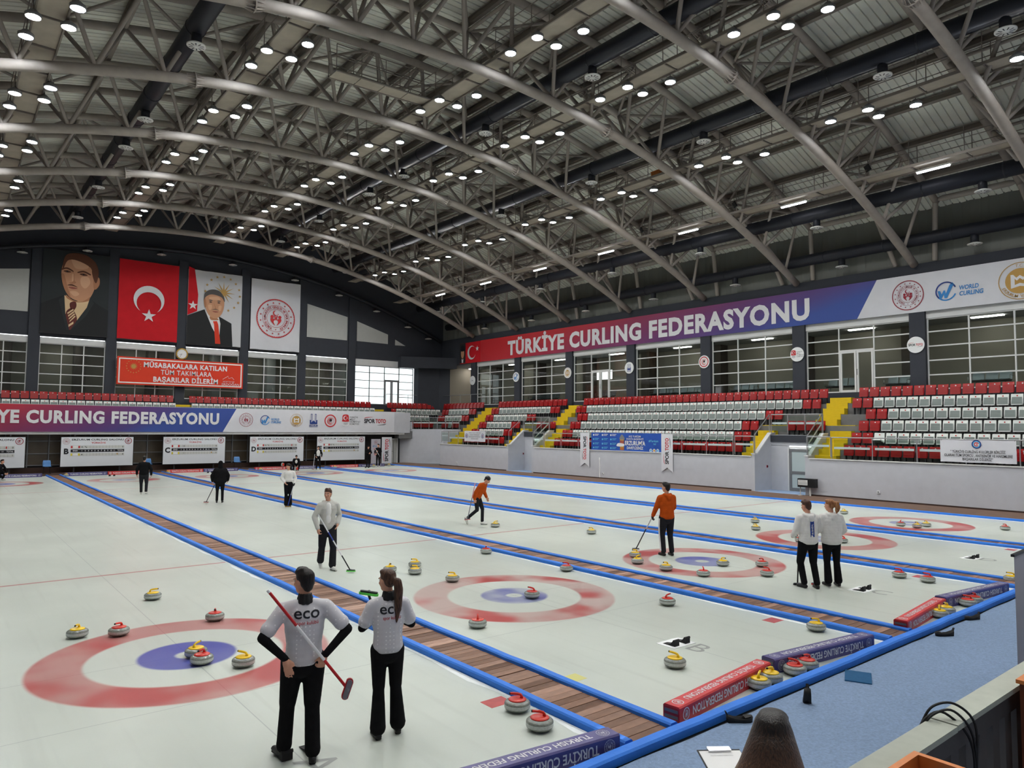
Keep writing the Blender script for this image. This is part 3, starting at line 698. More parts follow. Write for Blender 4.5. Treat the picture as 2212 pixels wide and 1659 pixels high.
# ---------------- ducts with swirl diffusers
def diffuser_mesh():
    mb = MB().lathe([(0.0,0.0),(0.09,0.0),(0.10,0.02),(0.28,0.025),(0.31,0.045),(0.31,0.07),(0.2,0.09),(0.17,0.12)], 20, (0,0,0), 0)
    for k in range(10):
        a = 2*PI*k/10; c, s = math.cos(a), math.sin(a); p = Vector((c*0.18, s*0.18, 0.016)); u = Vector((c, s, 0)); v = Vector((-s, c, 0))
        mb.add([p-u*0.07-v*0.012, p+u*0.07-v*0.02, p+u*0.07+v*0.02, p-u*0.07+v*0.012], [(3,2,1,0)], 1)
    return mb.mesh('swirl_diffuser', ['white_plastic', 'duct'], True)
DIF = diffuser_mesh(); NECK = MB().lathe([(0.17,0),(0.17,0.5)], 14).mesh('neck', 'duct', True)
DUCTS = [(3.5, 'above the walkway of sheets A and B', [8.0, 14.5, 22.0, 25.9, 33.0, 40.2]), (16.15, 'above ice sheet D', [1.5, 8.4, 15.2, 22.5, 26.3, 33.3, 40.0]), (22.55, 'above ice sheet E', [-3.2, 0.5, 8.0, 14.8, 22.2, 29.0, 36.0, 42.5]), (30.7, 'above the side stand seats', [0.1, 7.3, 14.2, 21.0, 28.0, 35.0, 41.5]), (33.78, 'tight along the top of the side wall banner', [1.45, 7.6, 14.0, 20.2, 26.5, 32.6, 38.8])]
for x, nm, ds in DUCTS:
    t = thing('air_duct', 'black round air duct running %s' % nm, 'duct', (x, 0, zb(x)+1.02), group='black air ducts')
    r = 0.33 if x < 33 else 0.3
    dz = 0.0 if x < 33 else -0.15
    y = -13.8; i = 0
    pts = [(0, -13.8, dz), (0, 44.6, dz)]
    MB().tube(pts, r, 18).build('pipe', 'duct', t, smooth=True)
    y = -13
    while y < 44: MB().lathe([(r+0.002,-0.03),(r+0.016,-0.03),(r+0.016,0.03),(r+0.002,0.03)],18).build('seam_ring','duct',t,mw=Matrix.Translation((0,y,dz)) @ Matrix.Rotation(PI/2,4,'X')) if i % 1 == 0 else None; y += 3.07
    for y in ds:
        d = put('swirl_diffuser', DIF, t, (0, y, -0.74+dz)); put('neck', NECK, d, (0, 0, 0.1))
t = thing('air_duct', 'dark curved air duct following the arch of the end wall', 'duct', (0, YB-0.5, 0), group='black air ducts')
MB().tube([(x, 0, zb(x)-0.25) for x in [-9+43*i/40 for i in range(41)]], 0.17, 10).build('pipe', 'duct', t, smooth=True)
for x in (-1.0, 1.2, 4.9, 9.6, 14.7, 19.7, 23.6, 27.2, 30.4, 32.6):
    d = put('swirl_diffuser', DIF, t, (x, 0, zb(x)-0.72)); put('neck', MB().lathe([(0.12,0.0),(0.12,0.35)],12).mesh('neck','duct',True), d, (0,0,0.08))

# ---------------- catwalks, lamps
CAT = [(-0.65, 'over sheet A'), (6.1, 'over sheet B'), (13.25, 'over sheet C'), (17.85, 'over sheet D'), (24.25, 'over sheet E'), (28.6, 'over the side walkway')]
PLATE = MB().box((0,0,0),(0.74, 1.98, 0.025)).mesh('deck_plate', 'plate')
HOUS = MB().lathe([(0.19,0.02),(0.195,-0.045),(0.215,-0.045),(0.22,0.05),(0.15,0.10),(0.09,0.17),(0.0,0.18)], 16).mesh('housing', 'frame_grey', True)
LENS = {c: MB().lathe([(0.0,0.0),(0.10,0.0),(0.193,0.0)], 16).mesh('lens', c) for c in ('lamp_warm', 'lamp_cool')}
STEM = MB().tube([(0,0,0.15),(0,0,0.28)],0.02,6).mesh('stem','steel_thin')
CY0, CY1 = -12.8, 44.0
for ci, (x, nm) in enumerate(CAT):
    z = zb(x)+0.57
    t = thing('catwalk', 'narrow steel catwalk with railings hung in the trusses %s' % nm, 'catwalk', (x, 0, z), group='roof catwalks')
    for s in (-1, 1):
        block('stringer', (s*0.40, (CY0+CY1)/2, -0.02), (0.05, CY1-CY0, 0.11), 'steel_thin', t)
        for h in (0.55, 1.05): bar('rail', (s*0.42, CY0, h), (s*0.42, CY1, h), 0.017, 'steel_thin', t, 6)
    y = CY0+0.4; i = 0
    while y < CY1:
        put('deck_plate', PLATE, t, (0, y+1.0, 0)); block('cross_bar', (0, y, -0.03), (0.78, 0.05, 0.06), 'steel_thin', t)
        for s in (-1, 1): bar('post', (s*0.42, y, 0), (s*0.42, y, 1.05), 0.016, 'steel_thin', t, 6)
        y += 2.05; i += 1
    if ci < 5:
        n = 0
        for k in range(6, -3, -1):
            yp = 7.75+6.15*(k-1)
            n += 1
            if yp < -12: continue
            for dx, dy, c, wd in ((0.50, -1.3, 'lamp_cool', 'lone E side'), (-0.44, 0, 'lamp_warm', 'paired A side'), (0.44, 0, 'lamp_warm', 'paired E side'), (-0.50, 1.4, 'lamp_cool', 'lone A side')):
                lp = thing('high_bay_lamp', 'high bay lamp, %s, %s bay from end wall, catwalk %s' % (wd, ordn(n), nm), 'lamp', (x+dx, yp+dy, z-0.28), group='high bay lamps on the catwalks')
                put('housing', HOUS, lp); put('lens', LENS[c], lp); put('stem', STEM, lp)
    else:
        n = 0
        for k in range(6, -1, -1):
            n += 1; yp = 7.4+6.15*(k-1)
            lp = thing('tube_light', 'white linear tube light, %s from end wall under the outer catwalk' % ordn(n), 'lamp', (x+0.15, yp, z-0.2), group='tube lights under the outer catwalk')
            MB().box((0,0,0.05),(0.13,1.3,0.06)).build('tray', 'white_plastic', lp); MB().tube([(0,-0.62,0),(0,0.62,0)],0.045,8).build('tube', 'tube_light', lp)
            for yy in (-0.5, 0.5): bar('hanger', (0, yy, 0.07), (0, yy, 0.2), 0.01, 'steel_thin', lp, 6)
        for n, yp in enumerate((34.6, 16.3, 10.2, 3.6)):
            lp = thing('floodlight', 'small square floodlight on the outer catwalk rail, %s from end wall' % ordn(n+1), 'lamp', (x-0.5, yp, z+0.35), 0.9, 'floodlights on the outer catwalk')
            R = Matrix.Rotation(-0.5, 3, 'X')
            MB().box((0,0,0),(0.34,0.07,0.28),0,0,R).build('casing','black',lp); MB().box((0,-0.042,-0.022),(0.28,0.01,0.22),0,0,R).build('lens','frosted',lp); MB().tube([(0,0.03,-0.1),(0.05,0.35,-0.1)],0.012,6).build('bracket','steel_thin',lp)
# transverse link catwalks
for x0, x1, y0, y1, nm in ((8.6, 12.85, 15.0, 15.0, 'sheets B and C'),):
    za, zb_ = zb(x0)+0.57, zb(x1)+0.57
    t = thing('link_catwalk', 'short cross catwalk linking the catwalks over %s' % nm, 'catwalk', (0, y0, 0), group='roof catwalks')
    n = 4
    for i in range(n):
        a = Vector((x0+(x1-x0)*i/n, 0, za+(zb_-za)*i/n)); b = Vector((x0+(x1-x0)*(i+1)/n, 0, za+(zb_-za)*(i+1)/n))
        MB().ext([a+Vector((0.02,-0.33,0)), b+Vector((-0.02,-0.33,0)), b+Vector((-0.02,0.33,0)), a+Vector((0.02,0.33,0))], (0,0,0.03)).build('deck_plate','plate',t)
        for s in (-0.36, 0.36): bar('post', a+Vector((0,s,0)), a+Vector((0,s,1.05)), 0.016, 'steel_thin', t, 6)
    for s in (-0.36, 0.36):
        for h in (0, 0.55, 1.05): bar('rail', (x0, s, za+h), (x1, s, zb_+h), 0.02 if h else 0.04, 'steel_thin', t, 6)
o = MB().box((0,0,0.1),(0.5,0.5,0.28)).box((0,0,0.26),(0.54,0.54,0.04)).build('carton', 'plank_orange', None, (24.25, 11.9, zb(24.25)+0.60)); tag(o, 'brown cardboard carton left on the catwalk over sheet E', 'box')

# ================================================================== STADIUM SEATS
def seat_meshes(kind):
    a, b = ('seat_red', 'seat_red') if kind == 'r' else ('seat_white', 'seat_under')
    dot = 'ink_white' if kind == 'r' else 'ink_red'
    bk = MB(); n = 6; vs = []
    for i in range(n+1):
        u = -1+2*i/n; xx = u*0.225; yy = -0.16+0.045*u*u
        for z, dy in ((0.40, 0.03), (0.62, 0.0), (0.795, -0.035), (0.815, -0.06)): vs.append((xx*(1.0 if z < 0.8 else 0.94), yy+dy, z))
        vs.append((xx*0.94, yy-0.085, 0.80)); vs.append((xx, yy-0.03, 0.40))
    fs = [(6*i+j, 6*i+6+j, 6*i+6+(j+1)%6, 6*i+(j+1)%6) for i in range(n) for j in range(6)]+[tuple(range(6)), tuple(6*n+j for j in range(5,-1,-1))]
    bk.add(vs, fs)
    bk.add([(0.03*math.cos(2*PI*k/10), -0.153-0.0, 0.735+0.03*math.sin(2*PI*k/10)) for k in range(10)], [tuple(range(9,-1,-1))], 1)
    back = bk.mesh('backrest', [a, dot])
    pn = MB()
    # folded-up pan: rim frame, recessed underside with ribs
    def quad(x0, x1, z0, z1, dy, th, mi):
        sl = 0.16
        ps = []
        for yy in (0, th):
            for xx, zz in ((x0,z0),(x1,z0),(x1,z1),(x0,z1)): ps.append((xx*(1-0.10*max(0,(zz-0.5))/0.2), -0.085+dy-yy-(zz-0.36)*sl, zz))
        pn.add(ps, [(0,1,2,3),(7,6,5,4),(4,5,1,0),(5,6,2,1),(6,7,3,2),(7,4,0,3)], mi)
    quad(-0.215, 0.215, 0.34, 0.69, 0.03, 0.05, 0)
    quad(-0.20, 0.20, 0.375, 0.68, 0.036, 0.01, 1)
    for z in (0.43, 0.50, 0.57, 0.63): quad(-0.19, 0.19, z, z+0.012, 0.044, 0.01, 2)
    M_ = 'seat_rib_'+kind
    if M_ not in MATS: M(M_, (124, 14, 18) if kind == 'r' else (122, 132, 128), 0.5)
    pan = pn.mesh('seat_pan', [a, b, M_])
    lg = MB().bb(-0.16,-0.12,-0.2,-0.08,0,0.40).bb(0.12,0.16,-0.2,-0.08,0,0.40).bb(-0.2,0.2,-0.16,-0.10,0.33,0.38).mesh('support', 'seat_leg')
    return back, pan, lg
SM = {k: seat_meshes(k) for k in 'rw'}
SEATS = []       # (kind, x, y, z, rot, block, row, n)
def seat_run(y0, y1, row, block, rev=False):
    n = int((y1-y0)/0.52); off = (y1-y0-n*0.52)/2
    for i in range(n):
        y = y1-off-0.26-0.52*i
        edge = min(i if block != 'near' else i, (n-1-i) if block != 'near' else 99)
        k = 'r' if row in (0, 5) or edge < 2 else 'w'
        SEATS.append((k, RX[row]+0.42, y, RZ[row], -PI/2, block, row, i+1))
for r in range(6):
    if r < 3: segs = [(-8.9, 5.95, 'near'), (11.0 if r < 3 else 9.4, 25.7, 'middle'), (30.85, 36.5, 'far')]
    elif r == 3: segs = [(-8.9, 5.95, 'near'), (10.1, 25.7, 'middle'), (29.9, 36.6, 'far')]
    else: segs = [(-8.9, 6.9, 'near'), (8.35, 26.6, 'middle'), (28.2, 36.7, 'far')]
    for a, b, nm in segs: seat_run(a, b, r, nm)
for y0, nm in ((7.25, 'near portal roof'), (27.0, 'far portal roof')):
    for i in range(4): SEATS.append(('r', 31.35, y0+2.0-0.52*i, 2.72, -PI/2, nm, 0, i+1))
for r, a, b in ((2, 38.9, 42.0), (3, 38.6, 43.6), (4, 38.5, 44.2), (5, 38.5, 45.0)): seat_run(a, b, r, 'corner')
for r in (4, 5):
    yy = YB-0.55-0.75*(5-r)-0.33
    x = -5.0; n = 0
    while x < 33.4:
        if 10.7 < x < 12.0 or 26.7 < x < 28.0: x += 0.52; continue
        n += 1; SEATS.append(('r' if r == 5 or (27.9 < x < 28.9) else 'w', x, yy, RZ[r], 0, 'end', r, n)); x += 0.515
for r in (2, 3):
    yy = YB-0.55-0.75*(5-r)-0.33; x = 28.9+0.5*(3-r); n = 0
    while x < 31.8: n += 1; SEATS.append(('r' if r == 2 else 'w', x, yy, RZ[r], 0, 'corner end', r, n)); x += 0.515
def inview(x, y, z, mrg=60):
    d = Vector((x-CX, y-CY, z-CZ)); f = d.dot(_F)
    if f < 0.3: return None
    u = 1106+FPX*d.dot(_R)/f; v = 829.5-FPX*d.dot(_U)/f
    return (u, v, f) if -mrg < u < 2212+mrg and -mrg < v < 1659+mrg else None
vis = []; rest = []
for s in SEATS:
    q = inview(s[1], s[2], s[3]+0.6)
    (vis if q else rest).append((q[2] if q else 0, s))
vis.sort(key=lambda t: t[0])
IND = vis[:300]; rest = [t for t in vis[300:]]
BN = {'near': 'block of the side stand under the white club banner side', 'middle': 'middle block of the side stand', 'far': 'far block of the side stand', 'near portal roof': 'pair row on the near portal roof', 'far portal roof': 'row on the far portal roof'}
for _, (k, x, y, z, rz, blk, row, n) in IND:
    cw = 'red' if k == 'r' else 'white'
    if blk.endswith('roof'): lab = 'red tip-up seat on the %s, %s from the scoreboard side' % (blk, ordn(n))
    else: lab = '%s tip-up seat, %s stand block, %s row up, %s seat from the scoreboard end' % (cw, blk, ordn(row+1), ordn(n))
    t = thing('stadium_seat', lab, 'seat', (x, y, z), rz, '%s tip-up stadium seats' % cw)
    # local front is -y after rotation: build with seats facing the ice
    bk, pan, lg = SM[k]
    F_ = Matrix.Rotation(PI, 4, 'Z')
    tip = blk == 'near' and row == 1 and n == 3
    put('backrest', bk, t, mw=F_)
    if tip: put('seat_pan', pan, t, mw=F_ @ Matrix.Translation((0,-0.09,0.40)) @ Matrix.Rotation(-1.35,4,'X') @ Matrix.Translation((0,0.09,-0.36)))
    else: put('seat_pan', pan, t, mw=F_)
    put('support', lg, t, mw=F_)
# seats past the three hundred nearest: one mass
mv, mf, mm = [], [], []; mats = ['seat_red', 'seat_white', 'seat_under', 'seat_rib_r', 'seat_rib_w', 'seat_leg', 'ink_white', 'ink_red']
for _, (k, x, y, z, rz, blk, row, n) in rest:
    T = Matrix.Translation((x, y, z)) @ Matrix.Rotation(rz+PI, 4, 'Z')
    for me in SM[k]:
        o = len(mv); mv += [tuple(T @ v.co) for v in me.vertices]
        nms = [m.name for m in me.materials]
        for p in me.polygons: mf.append(tuple(i+o for i in p.vertices)); mm.append(mats.index(nms[p.material_index]))
mb = MB(); mb.v, mb.f, mb.m = mv, mf, mm
o = mb.build('stadium_seating', mats); tag(o, 'distant rows of red and white tip-up seats in the end stand and far blocks', 'seating', kind='stuff')
# ================================================================== CURLING STONES
def stone_meshes():
    prof = [(0.0,0.0),(0.06,0.0),(0.065,0.006),(0.10,0.012),(0.128,0.028),(0.1385,0.040),(0.1412,0.046),(0.1415,0.082),(0.1385,0.094),(0.128,0.105),(0.105,0.117),(0.07,0.122),(0.0,0.123)]
    body = MB().lathe(prof, 28, (0,0,0), 0, [0,0,0,0,0,0,1,0,0,0,0,0]).mesh('granite_body', ['granite', 'granite_band'], True)
    hd = {}
    for c in ('handle_red', 'handle_yellow'):
        mb = MB().lathe([(0.098,0.119),(0.097,0.126),(0.075,0.134),(0.03,0.140),(0.0,0.141)], 22)
        cap = mb.mesh('handle_plate', c, True)
        g = MB().tube([(0,-0.045,0.135),(0,-0.047,0.155),(0,-0.035,0.172),(0,0.0,0.180),(0,0.045,0.184),(0,0.075,0.184),(0,0.082,0.183)], [0.020,0.015,0.014,0.0145,0.014,0.0125,0.009], 10)
        grip = g.mesh('handle_grip', c, True); hd[c] = (cap, grip)
    tipm = MB().tube([(0,0.076,0.184),(0,0.088,0.1835)],[0.0135,0.011],10).mesh('grip_cap','black',True)
    return body, hd, tipm
SB, SHD, STIP = stone_meshes()
def stone(c, x, y, label, rz=None, tilt=None, z=0):
    t = thing('curling_stone', label, 'curling stone', (x, y, z), random.uniform(-PI, PI) if rz is None else rz, 'curling stones')
    if tilt: t.rotation_euler = tilt
    put('granite_body', SB, t); cap, grip = SHD['handle_red' if c == 'R' else 'handle_yellow']
    put('handle_plate', cap, t); put('handle_grip', grip, t); put('grip_cap', STIP, t)
ST = [  # colour, x, y, label, handle direction
 ('Y',0.35,3.60,'yellow-handled stone alone in front of the house on sheet A',-1.9),('Y',-1.04,1.79,'yellow-handled stone outside the A house, nearest the sheet edge',2.6),('R',-0.55,1.54,'red-handled stone touching the A house rim beside a yellow stone',2.2),('R',0.80,1.54,'red-handled stone on the far rim of the A house',2.8),('Y',0.06,-0.16,'yellow-handled stone on the blue circle behind a red stone, sheet A',-0.9),('R',0.04,-0.50,'red-handled stone on the blue circle of the A house',2.3),('Y',0.43,-0.92,'yellow-handled stone in the white ring of the A house',0.6),
 ('Y',4.87,3.23,'yellow-handled guard stone nearest the grey-hooded man, sheet B',2.8),('Y',5.56,3.36,'farther yellow-handled stone of the touching pair, sheet B',1.4),('Y',5.18,2.73,'nearer yellow-handled stone of the touching pair, sheet B',1.5),('Y',5.40,1.66,'yellow-handled stone on the far rim of the B house',1.3),('R',7.84,3.80,'red-handled stone by the far walkway edge short of the B house',2.6),('R',7.95,1.06,'red-handled stone by the walkway level with the B house rim',1.2),('R',5.77,-0.35,'red-handled stone on the faded blue circle of the B house',0.3),('R',3.86,-1.30,'red-handled stone at the near rim of the B house',-0.6),('R',7.32,-2.18,'red-handled stone alone behind the B house',-1.5),('Y',4.80,-4.33,'yellow-handled stone beside the hack of sheet B',0.2),('Y',7.88,-4.59,'yellow-handled stone at the walkway corner behind sheet B',1.0),('R',2.29,-4.18,'red-handled stone beside the red square on sheet A',0.9),('R',2.16,-4.70,'red-handled stone nearest the purple barrier on sheet A',0.9),('Y',4.98,-5.43,'front yellow-handled stone behind the red barrier of sheet B',-1.2),('Y',5.28,-5.40,'rear yellow-handled stone behind the red barrier of sheet B',1.6),('R',5.78,-5.43,'front red-handled stone before the purple barrier of sheet B',0.4),('R',6.10,-5.42,'rear red-handled stone before the purple barrier of sheet B',1.4),
 ('Y',10.87,7.37,'yellow-handled stone beside the woman in the orange hoodie',-1.6),('Y',12.27,4.59,'yellow-handled stone alone just inside the C hog line',1.4),('Y',10.40,1.27,'farther yellow-handled stone of the pair on the C house rim',1.4),('Y',9.83,0.70,'nearer yellow-handled stone of the pair on the C house rim',-1.5),('Y',9.73,-0.20,'yellow-handled stone on the near white ring of the C house',1.5),('R',9.88,-1.06,'red-handled stone on the near red ring of the C house',-0.8),('Y',11.19,-0.63,'yellow-handled stone on the blue circle edge of the C house',2.9),('R',11.83,-1.21,'farther red-handled stone on the right rim of the C house',1.5),('R',10.96,-1.87,'nearer red-handled stone on the right rim of the C house',0.2),('R',13.08,-3.63,'red-handled stone left of the red square behind the C house',0.3),('R',13.06,-4.19,'red-handled stone right of the red square behind the C house',0.4),('Y',10.26,-5.44,'front yellow-handled stone behind the red barrier of sheet C',-1.2),('Y',10.60,-5.42,'rear yellow-handled stone behind the red barrier of sheet C',1.5),('R',11.50,-5.44,'front red-handled stone before the purple barrier of sheet C',0.6),('R',11.83,-5.43,'rear red-handled stone before the purple barrier of sheet C',1.5),
 ('Y',18.46,3.16,'farther yellow-handled guard stone in front of the D house',1.3),('Y',16.93,2.17,'nearer yellow-handled guard stone in front of the D house',1.2),('R',16.57,0.57,'red-handled stone in the D house, farther of two behind the white-hooded man',1.0),('R',15.84,0.11,'stone in the D house, nearer of two behind the white-hooded man',1.0),('R',16.67,-0.65,'red-handled stone peeking out beside the white-hooded woman',0.5),('Y',14.51,-5.22,'yellow-handled stone half hidden by the roll-up stand',0.5),
 ('Y',23.38,2.61,'yellow-handled guard stone on sheet E by the ponytailed woman',1.3),('R',21.63,-0.10,'red-handled stone on the blue circle of the E house',-1.4),('Y',21.59,-0.61,'left yellow-handled stone of the pair in the E house',1.4),('Y',22.14,-0.67,'right yellow-handled stone of the pair in the E house',1.4),('R',23.37,-2.48,'red-handled stone alone behind the E house',1.2),
 ('Y',3.45,39.75,'distant stone beside the far purple barrier of sheet B',1.0),('Y',8.98,39.3,'distant stone at the corner of the far red barrier of sheet C',1.0),('Y',14.93,39.3,'distant stone by the far red barrier of sheet D',1.0),('Y',20.45,39.3,'distant stone by the far red barrier of sheet E',1.0),('Y',23.55,39.15,'distant yellow-handled stone between two players in black',1.5),('Y',25.3,39.9,'distant yellow-handled stone behind the broom-holding player in black',1.5)]
for c, x, y, l, rz in ST: stone(c, x, y, l, rz)
stone('R', 16.85, 37.85, 'stone tipped on edge in the hands of the crouching player', 0, (PI/2, 0, 0.5), 0.1415)
stone('R', 16.6, 39.75, 'grey stone standing on edge on the far red barrier of sheet D', 0, (PI/2, 0, 0.5), 0.345)

# ================================================================== HACKS
def hack(x, y, label, plate=True):
    t = thing('hack', label, 'hack', (x, y, 0), random.uniform(-.05,.05), 'rubber foot hacks')
    if plate: MB().bb(-0.24,0.24,-0.17,0.16,0.0,0.006).build('base_plate','white',t)
    for s in (-1, 1):
        mb = MB().ext([(s*0.12-0.05,-0.12,0.006),(s*0.12-0.05,0.10,0.006),(s*0.12-0.05,-0.04,0.03),(s*0.12-0.05,-0.09,0.085),(s*0.12-0.05,-0.12,0.085)],(0.10,0,0))
        mb.tube([(s*0.12-0.055,-0.105,0.08),(s*0.12+0.055,-0.105,0.08)],0.018,8)
        mb.build('foothold','black_rubber',t)
for k, nm in enumerate('ABCDE'):
    hack(k*W, -3.68, 'black rubber hack beside the standing man in the patterned shirt' if k == 0 else 'black rubber hack near the printed letter %s' % nm, k > 0)
    if k > 0: hack(k*W, TEE+3.66, 'distant black hack at the scoreboard end of sheet %s' % nm)

# ================================================================== LOGOS (flat prints, unit radius, local xy plane)
def arcpts(r, a0, a1, n, c=(0,0)): return [(c[0]+r*math.cos(a0+(a1-a0)*i/n), c[1]+r*math.sin(a0+(a1-a0)*i/n)) for i in range(n+1)]
class Flat(MB):
    z = 0.0
    def pg(s, pts, mi, dz=0.0): return s.poly([(p[0], p[1], s.z+dz) for p in pts], mi)
    def disc(s, r, mi, c=(0,0), n=28, dz=0.0): return s.pg(arcpts(r, 0, 2*PI*(n-1)/n, n-1, c), mi, dz)
    def ring(s, r0, r1, mi, c=(0,0), a0=0.0, a1=2*PI, n=32, dz=0.0):
        A = arcpts(r0, a0, a1, n, c); B = arcpts(r1, a0, a1, n, c); z = s.z+dz
        return s.add([(p[0],p[1],z) for p in A+B], [(i, n+1+i, n+2+i, i+1) for i in range(n)], mi)
    def star(s, r, mi, c=(0,0), rot=PI/2, inner=0.382, k=5, dz=0.0):
        P = []
        for i in range(2*k):
            a = rot+PI*i/k; q = r if i % 2 == 0 else r*inner; P.append((c[0]+q*math.cos(a), c[1]+q*math.sin(a)))
        vs = [(c[0], c[1], s.z+dz)]+[(p[0],p[1],s.z+dz) for p in P]
        return s.add(vs, [(0, 1+i, 1+(i+1)%(2*k)) for i in range(2*k)], mi)
    def crescent(s, r, mi, c=(0,0), rot=0.0, off=0.25, ri=0.8, dz=0.0):
        # outer circle minus inner circle shifted towards rot
        n = 30; d = off*r; R2 = ri*r
        ca = (r*r+d*d-R2*R2)/(2*r*d); a = math.acos(max(-1, min(1, ca))); cb = (R2*R2+d*d-r*r)/(2*R2*d); b = math.acos(max(-1, min(1, -cb)))
        o = [(r*math.cos(t), r*math.sin(t)) for t in [a+(2*PI-2*a)*i/n for i in range(n+1)]]
        i_ = [(d+R2*math.cos(t), R2*math.sin(t)) for t in [b+(2*PI-2*b)*i/n for i in range(n+1)]]
        cr, sr = math.cos(rot), math.sin(rot)
        T = lambda p: (c[0]+p[0]*cr-p[1]*sr, c[1]+p[0]*sr+p[1]*cr, s.z+dz)
        return s.add([T(p) for p in o]+[T(p) for p in i_], [(k, k+1, n+2+k, n+1+k) for k in range(n)], mi)
    def ptext(s, body, mi, c, h, width=None, bold=0.0, rot=0.0, dz=0.0, shear=0.0, align='CENTER'):
        me = text_mesh(body, bold, 'ink', align, 1.0, shear); k = h/0.682; kx = k
        if width: xs = [v.co.x for v in me.vertices]; kx = width/(max(xs)-min(xs))
        cr, sr = math.cos(rot), math.sin(rot); o = len(s.v)
        for v in me.vertices:
            x, y = v.co.x*kx, v.co.y*k; s.v.append((c[0]+x*cr-y*sr, c[1]+x*sr+y*cr, s.z+dz))
        for p in me.polygons: s.f.append(tuple(i+o for i in p.vertices)); s.m.append(mi)
        return s
def smooth_poly(pts, n=5):
    out = []; N = len(pts)
    for i in range(N):
        p0, p1, p2, p3 = [Vector(pts[(i+j-1) % N]) for j in range(4)]
        for k in range(n):
            t = k/n; out.append(tuple(0.5*((2*p1)+(p2-p0)*t+(2*p0-5*p1+4*p2-p3)*t*t+(3*p1-p0-3*p2+p3)*t*t*t)))
    return out
def make_ministry():
    f = Flat(); f.ring(0.955,1.0,0); 
    for i in range(64): a = 2*PI*i/64; f.add([(math.cos(a)*0.93, math.sin(a)*0.93, 0),(math.cos(a+.05)*0.96, math.sin(a+.05)*0.96,0),(math.cos(a+.08)*0.93,math.sin(a+.08)*0.93,0)], [(0,1,2)], 0)
    for i in range(16): a = 2*PI*(i+0.5)/16; f.star(0.062, 0, (0.80*math.cos(a), 0.80*math.sin(a)), a)
    f.ring(0.675,0.69,0); f.ring(0.46,0.475,0)
    s = 'TÜRKİYE CUMHURİYETİ GENÇLİK VE SPOR BAKANLIĞI'
    for i, ch in enumerate(s):
        a = math.radians(246-312*i/(len(s)-1))
        if ch != ' ': f.ptext(ch, 0, (0.575*math.cos(a), 0.575*math.sin(a)), 0.105, None, 0.01, a-PI/2)
    f.disc(0.025, 0, (0,-0.575))
    f.crescent(0.13, 0, (-0.04, 0.27), 0.3, 0.35, 0.8); f.star(0.045, 0, (0.11, 0.22), 0.5)
    for sg in (-1, 1):
        f.disc(0.085, 0, (sg*0.20, 0.075)); f.pg(smooth_poly([(sg*0.28,-0.03),(sg*0.24,-0.18),(sg*0.05,-0.36),(sg*0.12,-0.18),(sg*0.05,-0.06),(sg*0.16,-0.02)]) if sg < 0 else smooth_poly([(sg*0.28,-0.03),(sg*0.16,-0.02),(sg*0.05,-0.06),(sg*0.12,-0.18),(sg*0.05,-0.36),(sg*0.24,-0.18)]), 0)
        f.pg(smooth_poly([(sg*0.03,0.13),(sg*0.09,0.15),(sg*0.03,-0.10),(sg*0.0,-0.02)][::sg]), 0)
    return f
MIN = make_ministry()
def make_fed():
    f = Flat(); f.ring(0.82,1.0,0); f.ring(0.56,0.60,0)
    for r0, a0, a1 in ((0.44,0.6,5.2),(0.30,1.2,5.8),(0.16,0.2,4.6)): f.ring(r0, r0+0.07, 0, (0,-0.05), a0, a1, 20)
    f.pg(arcpts(0.22,0,2*PI*15/16,15,(0.05,0.08)), 1); f.pg(smooth_poly([(-0.1,0.28),(0.12,0.32),(0.15,0.27),(-0.05,0.22)][::-1]), 1); return f
FED = make_fed()
MESHC = {}
def print_mesh(key, flat, mats):
    k = (key, tuple(mats))
    if k not in MESHC: MESHC[k] = flat.mesh(key, mats)
    return MESHC[k]
def stamp(name, flat, key, mats, parent, mw, s): return put(name, print_mesh(key, flat, mats), parent, mw=mw @ Matrix.Diagonal((s, s, 1, 1)))
def make_wc():
    f = Flat()
    f.ring(0.86,1.0,0,(0,0),0.35,3.9,24); f.ring(0.86,1.0,1,(0,0),3.9,5.9,16)
    f.pg([(-0.78,0.10),(-0.55,0.10),(-0.42,-0.28),(-0.22,0.10),(-0.08,0.10),(-0.02,-0.28),(0.35,0.62),(0.62,0.85),(0.78,0.62),(0.62,0.40),(0.08,-0.72),(-0.16,-0.72),(-0.20,-0.30),(-0.42,-0.72),(-0.60,-0.72)][::-1], 1)
    f.ptext('WORLD', 1, (1.2, 0.18), 0.42, 1.75, 0.025, 0, 0, 0.15, 'LEFT'); f.ptext('CURLING', 1, (1.2, -0.42), 0.42, 2.15, 0.025, 0, 0, 0.15, 'LEFT'); return f
WCL = make_wc()
def make_gov():
    f = Flat(); f.ring(0.96,1.0,0); f.disc(0.68,0)
    s = 'ERZURUM VALİLİĞİ'
    for i, ch in enumerate(s):
        a = math.radians(205+130*i/(len(s)-1)); 
        if ch != ' ': f.ptext(ch, 0, (0.82*math.cos(a), 0.82*math.sin(a)), 0.15, None, 0.01, a+PI/2)
    f.ptext('T.C.', 0, (0,0.82), 0.15)
    f.pg([(-0.42,0.36),(-0.30,0.36),(-0.16,0.18),(0,0.30),(0.16,0.18),(0.30,0.36),(0.42,0.36),(0.42,-0.38),(0,-0.28),(-0.42,-0.38)][::-1], 1, 0.002)
    f.pg([(-0.24,0.14),(-0.14,0.02),(0,0.14),(0.14,0.02),(0.24,0.14),(0.24,-0.2),(0,-0.12),(-0.24,-0.2)][::-1], 0, 0.004); return f
GOV = make_gov()
